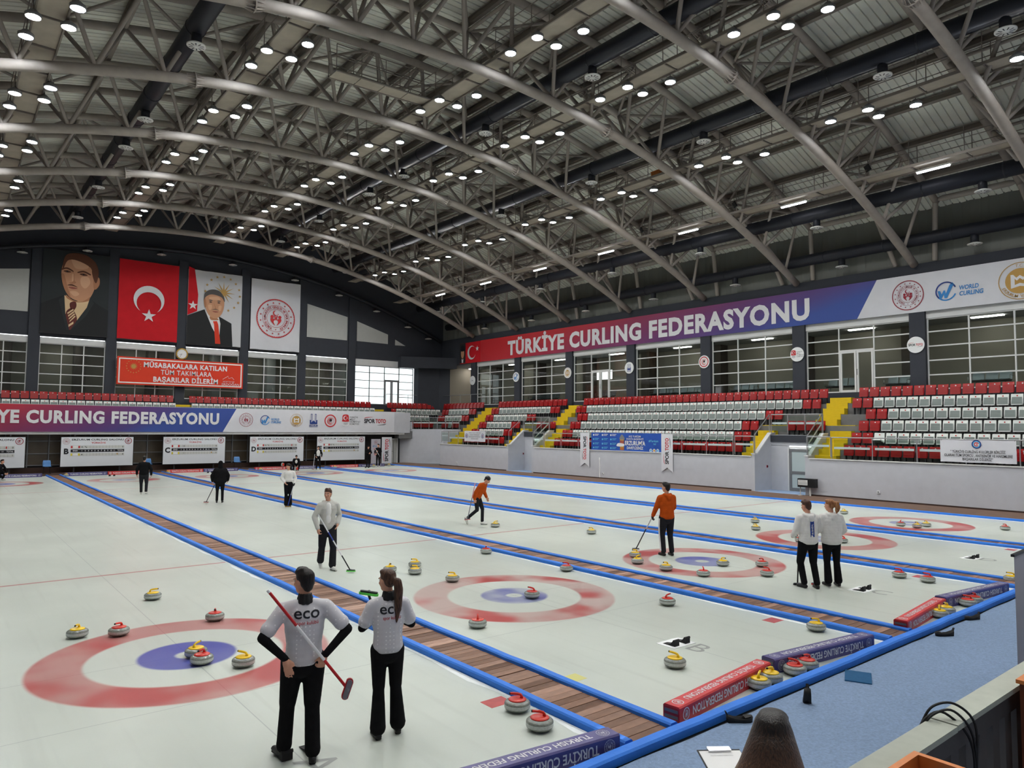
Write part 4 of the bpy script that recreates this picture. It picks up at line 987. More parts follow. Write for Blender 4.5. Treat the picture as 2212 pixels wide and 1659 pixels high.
def make_erz():
    f = Flat()
    for sg in (-1,1):
        f.pg([(sg*0.20,1.0),(sg*0.45,1.0),(sg*0.45,0.05),(sg*0.62,0.05),(sg*0.62,-0.45),(sg*0.20,-0.45)][::(1 if sg<0 else -1)], 0); f.pg([(sg*0.28,0.9),(sg*0.37,0.9),(sg*0.37,-0.3),(sg*0.28,-0.3)][::(1 if sg<0 else -1)], 1, 0.002)
    f.pg([(-0.62,-0.45),(0.62,-0.45),(0.62,-0.60),(-0.62,-0.60)][::-1],0); f.pg([(-0.2,-0.2),(0,0.0),(0.2,-0.2),(0.2,-0.45),(-0.2,-0.45)][::-1],0)
    f.ptext('ERZURUM',0,(0,-0.82),0.24,1.35,0.03); f.pg([(-0.66,-1.02),(0.66,-1.02),(0.66,-1.06),(-0.66,-1.06)][::-1],0); return f
ERZ = make_erz()
def make_oly():
    f = Flat(); f.pg(smooth_poly([(-0.55,0.2),(-0.5,0.85),(0,1.0),(0.5,0.85),(0.55,0.2),(0.55,-0.15),(-0.55,-0.15)][::-1]),0)
    f.crescent(0.34,1,(-0.06,0.42),0,0.25,0.8,0.002); f.star(0.14,1,(0.24,0.42),0,0.382,5,0.002)
    f.pg([(-0.55,-0.15),(0.55,-0.15),(0.5,-0.75),(0,-1.0),(-0.5,-0.75)][::-1],2,-0.001); f.ring(0.93,0.99,0,(0,0),3.6,5.8,12) if False else None
    for i, (x, y) in enumerate(((-0.28,-0.42),(0,-0.42),(0.28,-0.42),(-0.14,-0.56),(0.14,-0.56))): f.ring(0.11,0.145,3,(x,y),0,2*PI,16,0.003)
    for i, s in enumerate(('TÜRKİYE','MİLLİ','OLİMPİYAT','KOMİTESİ')): f.ptext(s,3,(0.72,0.55-0.36*i),0.24,None,0.01,0,0,0,'LEFT')
    return f
OLY = make_oly()
def make_toto():
    f = Flat(); f.ptext('SPOR',0,(-0.62,0),0.36,1.15,0.035); f.ptext('TOTO',1,(0.60,0),0.36,1.12,0.035)
    f.pg(smooth_poly([(-1.2,0.22),(-1.0,0.36),(-0.2,0.40),(-1.0,0.30)]),1); f.pg(smooth_poly([(1.2,-0.22),(1.0,-0.36),(0.2,-0.40),(1.0,-0.30)]),0); return f
TOT = make_toto()
INK_MIN = ['ink_maroon']; INK_FED = ['ink_red', 'ink']; INK_WC = ['ink_navy', 'ink_blue']; INK_GOV = ['ink_gold', 'ink_white']; INK_ERZ = ['ink_navy', 'ink_white']; INK_OLY = ['ink_red', 'ink_white', 'ink_white', 'ink_grey']; INK_TOT = ['ink', 'ink_red']

# ================================================================== BARRIER BOXES
def barrier(x0, y0, x1, y1, mat, top, front, label, flip=True, h=0.18, d=0.2, inkm='ink_white'):
    a = Vector((x0,y0,0)); b = Vector((x1,y1,0)); L = (b-a).length; ang = math.atan2(y1-y0, x1-x0)
    t = thing('barrier_box', label, 'barrier', (a+b)/2, ang, 'printed foam barrier boxes')
    me = MB()
    r = 0.015; me.ext([(-L/2,-d/2,0),(-L/2,d/2,0),(-L/2,d/2,h-r),(-L/2,d/2-r,h),(-L/2,-d/2+r,h),(-L/2,-d/2,h-r)][::-1], (L,0,0)); me.build('foam_core', mat, t)
    for s in (-1,1): MB().bb(s*(L/2)-0.004, s*(L/2)+0.004, -d/2+0.01, d/2-0.01, 0.01, h-0.02).build('end_cap', mat+'_end' if mat+'_end' in MATS else mat, t)
    for z in (0.05, 0.11): MB().bb(-L/2-0.008, -L/2+0.0, -d/2+0.02, d/2-0.02, z, z+0.03).build('tape_strip', 'tape', t)
    sg = -1 if flip else 1
    ft = frame((0,0,h+0.002), (sg,0,0), (0,sg,0)); text(top, inkm, t, ft, 0.075, L*0.74, 0.02)
    ff = frame((0,-d/2-0.003,h*0.5), (sg,0,0), (0,0,sg)); text(front, inkm, t, ff, 0.085, L*0.76, 0.02)
    for e in (-1,1):
        key, fl, mm = (('fed', FED, [inkm, inkm]) if mat == 'box_red' else ('ministry', MIN, [inkm]))
        stamp('logo', fl, key, mm, t, ft @ Matrix.Translation((e*L*0.44,0,0)), 0.065); stamp('logo', fl, key, mm, t, ff @ Matrix.Translation((e*L*0.44,0,0)), 0.065)
TC, TF = 'TURKISH CURLING FEDERATION', 'TÜRKİYE CURLING FEDERASYONU'
barrier(0.32,-5.22,2.42,-5.47,'box_purple',TC,TF,'purple foam barrier box at the hack end of sheet A')
barrier(3.36,-5.42,5.44,-5.20,'box_red',TF,TC,'red foam barrier box at the hack end of sheet B')
barrier(5.60,-5.17,7.72,-5.44,'box_purple',TC,TF,'purple foam barrier box at the hack end of sheet B')
barrier(8.85,-5.42,10.92,-5.20,'box_red',TF,TC,'red foam barrier box at the hack end of sheet C')
barrier(11.05,-5.17,13.3,-5.44,'box_purple',TC,TF[:0]+TC,'purple foam barrier box at the hack end of sheet C')
barrier(14.5,-5.42,16.6,-5.25,'box_red',TF,TC,'red foam barrier box at the hack end of sheet D')
barrier(-2.0,-5.45,0.15,-5.25,'box_red',TF,TC,'red foam barrier box at the hack end of sheet A')
for k in range(5):
    x = k*W
    p = ('box_purple','box_red') if k == 1 else ('box_red','box_purple')
    nm = {'box_red':'red','box_purple':'purple'}
    barrier(x-2.25, 39.85, x-0.02, 39.85, p[0], TC, TF if p[0]=='box_red' else TC, 'distant %s foam barrier box at the scoreboard end of sheet %s' % (nm[p[0]], SH[k]), False, 0.2)
    barrier(x+0.02, 39.85, x+2.25, 39.85, p[1], TC, TC if k != 0 else TF, 'distant %s foam barrier box at the scoreboard end of sheet %s' % (nm[p[1]], SH[k]), False, 0.2)

# ================================================================== SCOREBOARDS
SCORES = {'A': (None, '', '', '0', '1'), 'B': ('0', '4', None, '0', '4'), 'C': ('', '1', None, '0', '1'), 'D': ('0', '1', None, '0', '1'), 'E': ('0', '2', None, '0', '2')}
def scoreboard(ch, cx):
    Yp = 42.72; z0, z1 = 0.42, 2.28; w = 4.1
    t = thing('scoreboard', 'white scoreboard lettered %s under the balcony banner' % ch, 'scoreboard', (cx, Yp, 0), group='scoreboards at the far end')
    MB().bb(-w/2-0.04, w/2+0.04, 0.0, 0.06, z0-0.04, z1+0.04).build('frame', 'black', t)
    MB().bb(-w/2, w/2, -0.012, 0.0, z0, z1).build('board', 'score_white', t)
    for s in (-1.3, 1.3): MB().bb(s-0.04, s+0.04, 0.06, 0.14, 0.02, 2.45).build('support_post', 'dark_frame', t)
    def F(x, z, dy=-0.016): return frame((x, dy, z), (1,0,0), (0,0,1))
    text('ERZURUM CURLING SALONU', 'ink', t, F(0, z1-0.16), 0.11, 2.95, 0.02, spacing=1.06); text('TÜRKİYE', 'ink_red', t, F(0.02, z1-0.37), 0.095, 0.82, 0.02)
    stamp('logo', MIN, 'ministry', ['ink_maroon'], t, F(-w/2+0.28, z1-0.27), 0.2); stamp('logo', FED, 'fed', ['ink_maroon', 'ink_maroon'], t, F(w/2-0.3, z1-0.25), 0.21)
    text(ch, 'ink', t, F(-w/2+0.28, z1-0.9), 0.32, None, 0.045)
    x0, x1 = -1.52, 1.52; zr, zm, zy = z1-0.63, z1-0.87, z1-1.11
    MB().bb(x0, x1, -0.02, -0.012, zm-0.09, zm+0.09).build('end_strip', 'ink', t)
    text('END', 'ink_white', t, F(-1.27, zm, -0.023), 0.085, 0.26, 0.025)
    for i in range(11): text(str(i+1), 'ink_white', t, F(-0.90+0.183*i, zm, -0.023), 0.085, None, 0.025)
    text('TOTAL', 'ink_white', t, F(1.30, zm, -0.023), 0.085, 0.36, 0.025)
    M_ = 'strip_grey'
    if M_ not in MATS: M(M_, (206, 208, 204), 0.5)
    for z in (zr, zy):
        MB().bb(x0, x1, -0.018, -0.012, z-0.09, z+0.09).build('score_strip', M_, t)
        for i in range(13): MB().bb(-1.0+0.183*i-0.004, -1.0+0.183*i+0.004, -0.021, -0.018, z-0.09, z+0.09).build('divider_line', 'ink_grey', t)
    for z, c in ((zr, 'ink_red'), (zy, 'ink_yellow')):
        for x in (-1.47, -1.06): MB().bb(x-0.045, x+0.045, -0.022, -0.018, z-0.075, z+0.075).build('team_card', c, t)
        MB().bb(-1.41, -1.12, -0.021, -0.018, z-0.06, z+0.06).build('name_card', 'paper', t)
    r1, y1_, _, rt, yt = SCORES[ch]
    text(rt, 'ink', t, F(1.43, zr, -0.023), 0.10, None, 0.015); text(yt, 'ink', t, F(1.43, zy, -0.023), 0.10, None, 0.015)
    if r1 is not None and r1: text(r1, 'ink', t, F(-0.90, zr, -0.023), 0.11, None, 0.015)
    if ch == 'C': text('0', 'ink', t, F(-0.72, zr, -0.023), 0.11, None, 0.015); text('1', 'ink', t, F(-0.72, zy, -0.023), 0.11, None, 0.015)
    elif y1_: text(y1_, 'ink', t, F(-0.90, zy, -0.023), 0.11, None, 0.015)
    if ch in 'BDE': MB().add([(-0.76,-0.022,zr+0.05),(-0.73,-0.022,zr+0.06),(-0.62,-0.022,zr-0.05),(-0.65,-0.022,zr-0.06)],[(0,3,2,1)]).build('tally_mark','ink',t)
    MB().bb(1.08,1.14,-0.024,-0.018,zr-0.07,zr+0.07).build('marker','ink_red',t) if ch in 'AD' else MB().bb(1.08,1.15,-0.024,-0.018,zy-0.03,zy+0.07).build('marker','ink_gold',t)
for ch, cx in (('A', -0.45), ('B', 5.53), ('C', 11.48), ('D', 17.35), ('E', 22.55)): scoreboard(ch, cx)

# ================================================================== BANNERS
def cloth(w, h, amp=0.012, nx=30, ny=8, seed=0, sag=0.0):
    rnd = random.Random(seed); ph = [(rnd.uniform(0.5,3.5), rnd.uniform(-2,2), rnd.uniform(0,6)) for _ in range(6)]
    vs = []
    for j in range(ny+1):
        for i in range(nx+1):
            x = (i/nx-0.5)*w; y = (j/ny-0.5)*h
            d = sum(math.sin(a*x+b*y+c) for a, b, c in ph)/6*amp
            vs.append((x, y+ (sag*math.sin(i*0.8) if j in (0, ny) else 0), d-amp))
    return MB().add(vs, [(j*(nx+1)+i, j*(nx+1)+i+1, (j+1)*(nx+1)+i+1, (j+1)*(nx+1)+i) for j in range(ny) for i in range(nx)])
def grad_mat(name, stops, axis=0, w=1.0, slant=0.0):
    m = bpy.data.materials.new(name); m.use_nodes = True; nt = m.node_tree; b = nt.nodes['Principled BSDF']; b.inputs['Roughness'].default_value = 0.55
    tc = nt.nodes.new('ShaderNodeTexCoord'); sp = nt.nodes.new('ShaderNodeSeparateXYZ'); nt.links.new(tc.outputs['Object'], sp.inputs[0])
    ad = nt.nodes.new('ShaderNodeMath'); ad.operation = 'MULTIPLY_ADD'; nt.links.new(sp.outputs[1], ad.inputs[0]); ad.inputs[1].default_value = slant; nt.links.new(sp.outputs[0], ad.inputs[2])
    mr = nt.nodes.new('ShaderNodeMapRange'); nt.links.new(ad.outputs[0], mr.inputs[0]); mr.inputs[1].default_value = -w/2; mr.inputs[2].default_value = w/2
    r = nt.nodes.new('ShaderNodeValToRGB'); nt.links.new(mr.outputs[0], r.inputs[0])
    while len(r.color_ramp.elements) < len(stops): r.color_ramp.elements.new(0.5)
    for e, (p, c) in zip(r.color_ramp.elements, stops): e.position = p; e.color = (*lin(c), 1)
    nt.links.new(r.outputs[0], b.inputs['Base Color']); MATS[name] = m; return m
GR = [(0.0, (196, 36, 42)), (0.22, (186, 38, 50)), (0.45, (138, 40, 78)), (0.72, (98, 48, 108)), (0.9, (70, 60, 128)), (1.0, (48, 74, 150))]
# --- balcony banner
def fed_banner(t, F, xa, xs, xe, z0, z1, tx0, tx1, tz, th, grad, seed):
    """gradient part xa..xs (slanted end) and white part xs..xe in the local frame F (x right, y up)"""
    h = z1-z0; w = xs-xa
    g = cloth(w, h, 0.01, 40, 6, seed)
    sl = 0.55*h
    for i, v in enumerate(g.v):
        x, y, z = v
        f = (x/w+0.5); g.v[i] = (x+ (f*sl*(y/h)), y, z)
    MATS[grad]
    g.build('gradient_cloth', grad, t, mw=F @ Matrix.Translation(((xa+xs)/2, (z0+z1)/2, 0)), smooth=True)
    c = cloth(xe-xs, h, 0.012, 40, 6, seed+1); w2 = xe-xs
    for i, v in enumerate(c.v):
        x, y, z = v; f = 1-(x/w2+0.5); c.v[i] = (x+f*sl*(y/h), y, z)
    c.build('white_cloth', 'cloth_white', t, mw=F @ Matrix.Translation(((xs+xe)/2, (z0+z1)/2, 0)), smooth=True)
    text('TÜRKİYE CURLING FEDERASYONU', 'ink_white', t, F @ Matrix.Translation(((tx0+tx1)/2, tz, 0.012)), th, tx1-tx0, 0.045, spacing=1.12)
grad_mat('grad_balcony', GR, 0, 15.0, -2.2)
t = thing('balcony_banner', 'long red to blue federation banner with sponsor logos along the balcony', 'banner', (0, 42.80, 0))
FB = frame((0,0,0), (1,0,0), (0,0,1))
fed_banner(t, FB, -8.8, 13.82, 27.35, 2.62, 4.32, -2.9, 13.1, 3.56, 0.72, 'grad_balcony', 3)
def logo_row(t, F, ls, r):
    for q in ls: stamp('logo', q[1], q[0], q[2], t, F @ Matrix.Translation((q[3], q[4], 0.012)), r*(q[5] if len(q) > 5 else 1.0))
logo_row(t, FB, [('ministry',MIN,INK_MIN,15.0,3.52),('worldc',WCL,INK_WC,16.4,3.52,0.72),('gov',GOV,INK_GOV,18.82,3.53),('erz',ERZ,INK_ERZ,20.2,3.55),('fed',FED,INK_FED,21.6,3.53),('oly',OLY,INK_OLY,22.9,3.56)], 0.5)
stamp('logo', TOT, 'toto', INK_TOT, t, FB @ Matrix.Translation((25.55,3.55,0.012)), 0.85)
# --- side wall banner
grad_mat('grad_side', GR, 0, 31.0, -4.0)
t = thing('wall_banner', 'very long red to blue federation banner high on the side wall', 'banner', (34.2, 0, 0))
FS = frame((0,0,0), (0,-1,0), (0,0,1))
fed_banner(t, FS, -40.0, -6.55, 4.5, 8.84, 10.72, -36.1, -9.6, 9.70, 1.06, 'grad_side', 11)
c = cloth(3.2, 1.85, 0.012, 10, 6, 5); c.build('flag_print_cloth', 'flag_red', t, mw=FS @ Matrix.Translation((-41.55, 9.77, -0.004)), smooth=True)
fl = Flat(); fl.crescent(0.62, 0, (-41.3, 9.75), 0.25, 0.22, 0.82, 0.016); fl.star(0.26, 0, (-40.45, 10.05), 0.3, 0.382, 5, 0.016); fl.build('crescent_print', 'ink_white', t, mw=FS)
fl = Flat(); fl.pg([(-43.15,8.9),(-42.25,8.9),(-42.25,10.68),(-43.15,10.68)],0,0.013); fl.pg(smooth_poly([(-42.95,9.9),(-42.9,9.5),(-42.7,9.3),(-42.5,9.5),(-42.45,9.9),(-42.6,10.25),(-42.8,10.25)]),1,0.015); fl.pg(smooth_poly([(-42.98,10.0),(-42.42,10.0),(-42.45,10.4),(-42.7,10.5),(-42.95,10.4)]),2,0.017)
fl.pg([(-43.1,8.92),(-42.3,8.92),(-42.4,9.25),(-42.7,9.35),(-43.0,9.25)],2,0.015); fl.pg([(-42.8,8.92),(-42.6,8.92),(-42.55,9.3),(-42.7,9.2),(-42.85,9.3)],3,0.018); fl.build('portrait_print', ['dark_frame','skin_print','ink','ink_white'], t, mw=FS)
logo_row(t, FS, [('ministry',MIN,INK_MIN,-4.56,9.72),('worldc',WCL,INK_WC,-2.85,9.68,0.62),('gov',GOV,INK_GOV,0.12,9.72,1.12)], 0.74)
# --- round logo discs on the piers
for i, (y, nm, fl, key, ink) in enumerate(((41.1,'dark crest',MIN,'ministry',['ink_grey']),(35.0,'blue curling emblem',WCL,'worldc',INK_WC),(28.85,'gold book emblem',GOV,'gov',INK_GOV),(22.7,'blue twin tower emblem',ERZ,'erz',INK_ERZ),(16.55,'red ringed stone emblem',FED,'fed',INK_FED),(10.4,'red flag shield emblem',OLY,'oly',INK_OLY),(4.25,'black and red lettered emblem',TOT,'toto',INK_TOT))):
    t = thing('pier_sign', 'round white sign with %s on a dark window pier' % nm, 'sign', (34.2, y, 7.25), group='round signs on the window piers')
    F = frame((0,0,0),(0,-1,0),(0,0,1))
    MB().lathe([(0.40,0.0),(0.40,0.03),(0.0,0.03)],28).build('disc','white',t,mw=F)
    s = {'worldc':0.2,'toto':0.28,'oly':0.24,'erz':0.26}.get(key, 0.33); ox = -0.2 if key == 'oly' else (-0.0 if key != 'worldc' else 0)
    if key == 'worldc':
        f2 = Flat(); f2.ring(0.86,1.0,0,(0,0),0.35,3.9,24); f2.ring(0.86,1.0,1,(0,0),3.9,5.9,16); f2.pg([(-0.78,0.10),(-0.55,0.10),(-0.42,-0.28),(-0.22,0.10),(-0.08,0.10),(-0.02,-0.28),(0.35,0.62),(0.62,0.85),(0.78,0.62),(0.62,0.40),(0.08,-0.72),(-0.16,-0.72),(-0.20,-0.30),(-0.42,-0.72),(-0.60,-0.72)][::-1],1)
        stamp('emblem', f2, 'wc_small', INK_WC, t, F @ Matrix.Translation((0,0,0.034)), 0.28)
    else: stamp('emblem', fl, key, ink, t, F @ Matrix.Translation((ox,0,0.034)), s)
# --- club banners on the stand railing
def hung(label, y0, y1, z0, z1, mat, seed):
    t = thing('railing_banner', label, 'banner', (29.12, 0, 0)); F = frame((0,0,0),(0,-1,0),(0,0,1))
    cloth(y0-y1, z1-z0, 0.008, 16, 6, seed, 0.006).build('cloth', mat, t, mw=F @ Matrix.Translation((-(y0+y1)/2, (z0+z1)/2, 0)), smooth=True)
    for yy in (y0-0.05, y1+0.05): MB().tube([(-0.01,yy,z1-0.02),(0.06,yy,z1+0.02)],0.008,5).build('cable_tie','black',t)
    return t, lambda y, z, d=0.01: F @ Matrix.Translation((-y, z, d))
t, P = hung('white cloth club banner with blue and red swirl emblem on the near railing', 1.43, -1.21, 1.84, 2.72, 'cloth_white', 21)
f = Flat(); f.ring(0.75,1.0,0); f.ring(0.55,0.75,1); f.ring(0.32,0.52,2,(0,0),0.2,5.6,20,0.001); f.ring(0.08,0.24,2,(0,0),-2.5,2.8,16,0.001); f.disc(0.55,3,(0,0),24,-0.001)
stamp('emblem', f, 'swirl', ['ink_navy','ink_cyan','ink_red','ink_white'], t, P(0.12, 2.56), 0.17)
for i, (s, w) in enumerate((('" TÜRKİYE CURLİNG KULÜPLER BİRLİĞİ', 1.9), ('OLARAK TÜM SPORCU , ANTRENÖR VE HAKEMLERE', 2.36), ('BAŞARILAR DİLERİZ"', 1.05))): text(s, 'ink', t, P(0.1, 2.26-0.145*i), 0.1, w, 0.01)
t, P = hung('small white banner with two round crests on the far railing', 35.05, 32.36, 2.02, 2.82, 'cloth_white', 22)
for yy in (34.75, 32.68): stamp('emblem', FED, 'fed', ['ink_navy','ink_red'], t, P(yy, 2.45), 0.17)
for i, (s, w) in enumerate((('ANADOLU CURLING İL TEMSİLCİLİĞİ', 1.5), ('ULUSLAR TURNUVALARI', 1.2), ('TÜM SPORCULARA VE ANTRENÖRLERE', 1.5), ('BAŞARILAR DİLERİZ', 0.9))): text(s, 'ink_grey', t, P(33.7, 2.68-0.15*i), 0.075, w, 0.01)
t, P = hung('blue city tourism banner with a domed tower on the middle railing', 21.32, 15.8, 1.72, 2.82, 'blue_print', 23)
text('KIŞ TURİZM', 'ink_white', t, P(17.75,2.62), 0.1, 0.9, 0.01); text('DÜNYA BAŞKENTİ', 'ink_white', t, P(17.75,2.47), 0.09, 1.3, 0.015); text("ERZURUM'A", 'ink_white', t, P(17.75,2.23), 0.24, 1.55, 0.03); text('DAVETLİSİNİZ', 'ink_white', t, P(17.75,1.95), 0.15, 1.25, 0.025); text('#Yurdum\n   gel', 'ink_cyan', t, P(16.35,2.3), 0.12, 0.7, 0.02)
f = Flat(); f.pg([(-0.16,-0.45),(0.16,-0.45),(0.16,0.2),(-0.16,0.2)],0); f.pg(smooth_poly([(-0.2,0.2),(0.2,0.2),(0.12,0.38),(0,0.48),(-0.12,0.38)]),1,0.001); f.pg([(-0.13,-0.1),(-0.02,-0.1),(-0.02,0.12),(-0.13,0.12)],2,0.001); f.pg([(0.03,-0.1),(0.13,-0.1),(0.13,0.12),(0.03,0.12)],2,0.001); f.pg([(-0.16,-0.45),(0.16,-0.45),(0.16,-0.3),(-0.16,-0.3)],3,0.001); f.pg(smooth_poly([(-0.42,-0.22),(0.12,-0.22),(0.16,-0.08),(-0.3,-0.04)]),4,0.002)
f.build('tower_print', ['ink_gold','ink_grey','ink_maroon','plank_orange','ink_white'], t, mw=P(18.75, 2.25))
for yy in (21.1, 20.35, 19.65):
    for z in (2.68, 2.42, 2.15, 1.9):
        f = Flat(); f.disc(0.06,0,(0,0),12); f.pg([(0.1,0.03),(0.45,0.03),(0.45,0.06),(0.1,0.06)],0); f.pg([(0.1,-0.04),(0.38,-0.04),(0.38,-0.01),(0.1,-0.01)],0); f.build('icon', 'ink_cyan' if z != 2.68 else 'ink_white', t, mw=P(yy, z))
for yy, c in ((16.55,'ink_cyan'),(16.3,'ink_gold'),(16.05,'ink_cyan')): f = Flat(); f.disc(0.1,0,(0,0),16); f.disc(0.07,1,(0,0),16,0.001); f.build('emblem', ['ink_white', c], t, mw=P(yy, 1.84))
for y0, y1, dn, seed in ((22.2, 21.4, 1, 31), (15.72, 14.92, -1, 32)):
    t = thing('pennant', 'white swallow-tailed pennant with red and black lettering %s of the blue banner' % ('left' if dn > 0 else 'right'), 'banner', (29.03, 0, 0)); F = frame((0,0,0),(0,-1,0),(0,0,1))
    w = y0-y1; c = -(y0+y1)/2
    MB().ext([(c-w/2,2.8,0),(c-w/2,0.68,0),(c,0.93,0),(c+w/2,0.68,0),(c+w/2,2.8,0)],(0,0,0.006)).build('cloth','cloth_white',t,mw=F)
    stamp('logo', TOT, 'toto', INK_TOT, t, F @ Matrix.Translation((c,1.85,0.01)) @ Matrix.Rotation(-PI/2*dn,4,'Z'), 0.62)

# --- end wall banners: portraits, flag, ministry seal
def end_banner(label, x0, x1, z0, z1, mat, seed, name='wall_banner'):
    t = thing(name, label, 'banner', (0, YB-0.26, 0)); F = frame((0,0,0),(1,0,0),(0,0,1))
    cloth(x1-x0, z1-z0, 0.02, 20, 20, seed, 0.02).build('cloth', mat, t, mw=F @ Matrix.Translation(((x0+x1)/2,(z0+z1)/2,0)), smooth=True)
    MB().bb(x0-0.05,x1+0.05,-0.0,0.06,z0-0.06,z0).build('bottom_bar','dark_frame',t); MB().bb(x0-0.03,x1+0.03,0.0,0.05,z1,z1+0.05).build('top_bar','dark_frame',t)
    return t, F
M('print_light', (216, 168, 134), 0.7); M('print_black', (28, 30, 32), 0.7); M('print_dark', (38, 44, 46), 0.7); M('print_cream', (222, 192, 150), 0.7); M('print_brown', (96, 56, 36), 0.7); M('print_maroon', (96, 40, 34), 0.7); M('print_lip', (150, 84, 70), 0.7); M('print_tan', (176, 122, 88), 0.7); M('print_grey_hair', (84, 80, 78), 0.7); M('print_silver', (202, 203, 206), 0.7)
t, F = end_banner('tall dark portrait banner of a man in a striped tie and dark vest', 2.38, 6.34, 9.25, 14.9, 'print_dark', 41)
def PX(pts, x0, x1, z0, z1, cx0, cx1, cy0, cy1):     # crop pixels to banner metres
    return [(x0+(x1-x0)*(p[0]-cx0)/(cx1-cx0), z0+(z1-z0)*(cy1-p[1])/(cy1-cy0)) for p in pts]
f = Flat()
def q1(pts, mi, dz, sm=4): f.pg((smooth_poly(PX(pts,2.38,6.34,9.25,14.9,357,928,180,875), sm) if sm else PX(pts,2.38,6.34,9.25,14.9,357,928,180,875))[::-1], mi, dz)
q1([(357,640),(440,600),(540,555),(640,600),(760,560),(840,610),(928,650),(928,875),(357,875)],0,0.021,0)
q1([(545,555),(640,600),(765,550),(770,610),(700,740),(655,770),(560,710)],1,0.023,0)
q1([(520,300),(545,215),(620,190),(720,200),(800,250),(830,330),(815,420),(790,400),(760,300),(640,250),(560,260),(525,340)],5,0.026)
q1([(520,300),(550,235),(640,205),(740,240),(785,330),(790,400),(800,470),(760,560),(700,590),(630,585),(570,545),(530,470),(512,380)],2,0.024)
q1([(790,385),(835,375),(842,430),(815,475),(792,470)],6,0.025)
q1([(560,550),(620,590),(700,592),(765,548),(750,585),(650,605),(570,580)],6,0.027)
q1([(512,332),(560,318),(610,340),(608,350),(555,332),(515,345)],4,0.028); q1([(650,345),(700,330),(760,352),(756,362),(700,345),(652,355)],4,0.028)
q1([(528,352),(560,342),(596,354),(560,362)],4,0.028); q1([(664,362),(700,352),(736,366),(700,374)],4,0.028)
q1([(600,360),(612,430),(580,445),(610,452),(640,440),(625,420),(618,360)],6,0.026); q1([(565,468),(605,455),(655,478),(610,470)],5,0.029); q1([(575,484),(612,478),(655,488),(612,496)],7,0.029)
q1([(512,380),(530,470),(570,545),(600,570),(575,500),(552,430),(535,380)],6,0.0245)
q1([(590,230),(650,220),(720,255),(740,300),(680,320),(620,310)],9,0.0246); q1([(680,390),(740,380),(760,430),(720,480),(680,450)],9,0.0246); q1([(604,365),(614,368),(616,425),(602,425)],9,0.0275); q1([(590,520),(640,512),(670,535),(630,555)],9,0.0246)
q1([(780,300),(812,330),(815,420),(790,400),(770,330)],5,0.0265); q1([(560,250),(545,215),(620,188),(720,196),(800,248),(780,262),(700,225),(620,222)],4,0.0265)
for a in ((560,352),(700,363)): q1([(a[0]-9,a[1]),(a[0],a[1]-6),(a[0]+9,a[1]),(a[0],a[1]+6)],0,0.0285)
q1([(595,615),(640,600),(650,640),(625,680),(600,660)],8,0.03); q1([(600,660),(632,680),(660,760),(598,845),(562,712)],8,0.03)
for i in range(6): q1([(575+8*i,700+22*i),(622+6*i,664+18*i),(630+6*i,672+18*i),(580+6*i,712+22*i)] if i < 4 else [(590,800+10*i-40),(630,770+10*i-40),(632,778+10*i-40),(592,808+10*i-40)],1,0.032,0)
q1([(545,555),(560,712),(598,845),(575,845),(530,700),(500,600)],3,0.0305,0); q1([(765,550),(800,600),(730,720),(605,848),(655,765),(740,640)],3,0.0305,0)
f.build('portrait_print', ['print_black','print_cream','skin_print','print_dark','print_brown','print_brown','print_tan','print_lip','print_maroon','print_light'], t, mw=F)
t, F = end_banner('tall red flag banner with white crescent and star', 6.95, 10.9, 9.2, 14.92, 'flag_red', 42, 'flag_banner')
f = Flat(); f.crescent(1.02, 0, (8.93,12.15), -PI/2, 0.25, 0.8, 0.026); f.star(0.49, 0, (8.95,10.98), PI/2, 0.382, 5, 0.026); f.build('crescent_print','ink_white',t,mw=F)
t, F = end_banner('tall pale portrait banner of a suited man with gold stars', 11.55, 15.55, 9.2, 14.84, 'print_silver', 43)
f = Flat()
def q2(pts, mi, dz, sm=4): f.pg((smooth_poly(PX(pts,11.55,15.55,9.2,14.84,1600,2063,350,980), sm) if sm else PX(pts,11.55,15.55,9.2,14.84,1600,2063,350,980))[::-1], mi, dz)
q2([(1602,330),(1650,345),(1685,560),(1680,700),(1602,740)],1,0.021,0)
c = PX([(1638,655)],11.55,15.55,9.2,14.84,1600,2063,350,980)[0]; f.star(0.36,2,(c[0]+0.06,c[1]),PI/2,0.382,5,0.022)
q2([(1600,745),(1740,680),(1800,740),(1860,725),(1975,780),(1990,980),(1600,980)],3,0.024,0)
q2([(1742,680),(1800,745),(1862,728),(1880,790),(1872,930),(1810,830)],2,0.026,0); q2([(1815,775),(1850,770),(1862,800),(1885,965),(1840,965),(1825,800)],4,0.028,0)
q2([(1736,600),(1740,540),(1790,505),(1860,508),(1905,560),(1908,600),(1880,560),(1800,545),(1750,570)],5,0.031)
q2([(1740,590),(1760,545),(1830,530),(1890,555),(1908,610),(1895,690),(1850,745),(1790,735),(1755,680)],6,0.029)
q2([(1732,590),(1748,590),(1756,650),(1742,660)],7,0.030); q2([(1780,570),(1850,560),(1870,585),(1790,590)],10,0.0295); q2([(1770,640),(1800,635),(1800,670),(1780,680)],10,0.0295); q2([(1860,640),(1885,635),(1880,675),(1862,680)],10,0.0295); q2([(1790,735),(1850,745),(1860,760),(1800,765)],7,0.0275)
for a in (1790, 1860): q2([(a-16,598),(a,592),(a+18,598),(a,602)],5,0.033); q2([(a-13,612),(a,607),(a+14,612),(a,617)],3,0.033)
q2([(1815,610),(1830,660),(1812,668),(1845,668),(1836,655)],7,0.032); q2([(1800,678),(1832,668),(1866,678),(1832,674)],5,0.034); q2([(1806,690),(1834,686),(1862,690),(1834,698)],9,0.034)
for a in range(24): 
    cc = PX([(1900,520)],11.55,15.55,9.2,14.84,1600,2063,350,980)[0]
f.star(0.85,8,(cc[0],cc[1]),PI/2,0.25,12,0.0225)
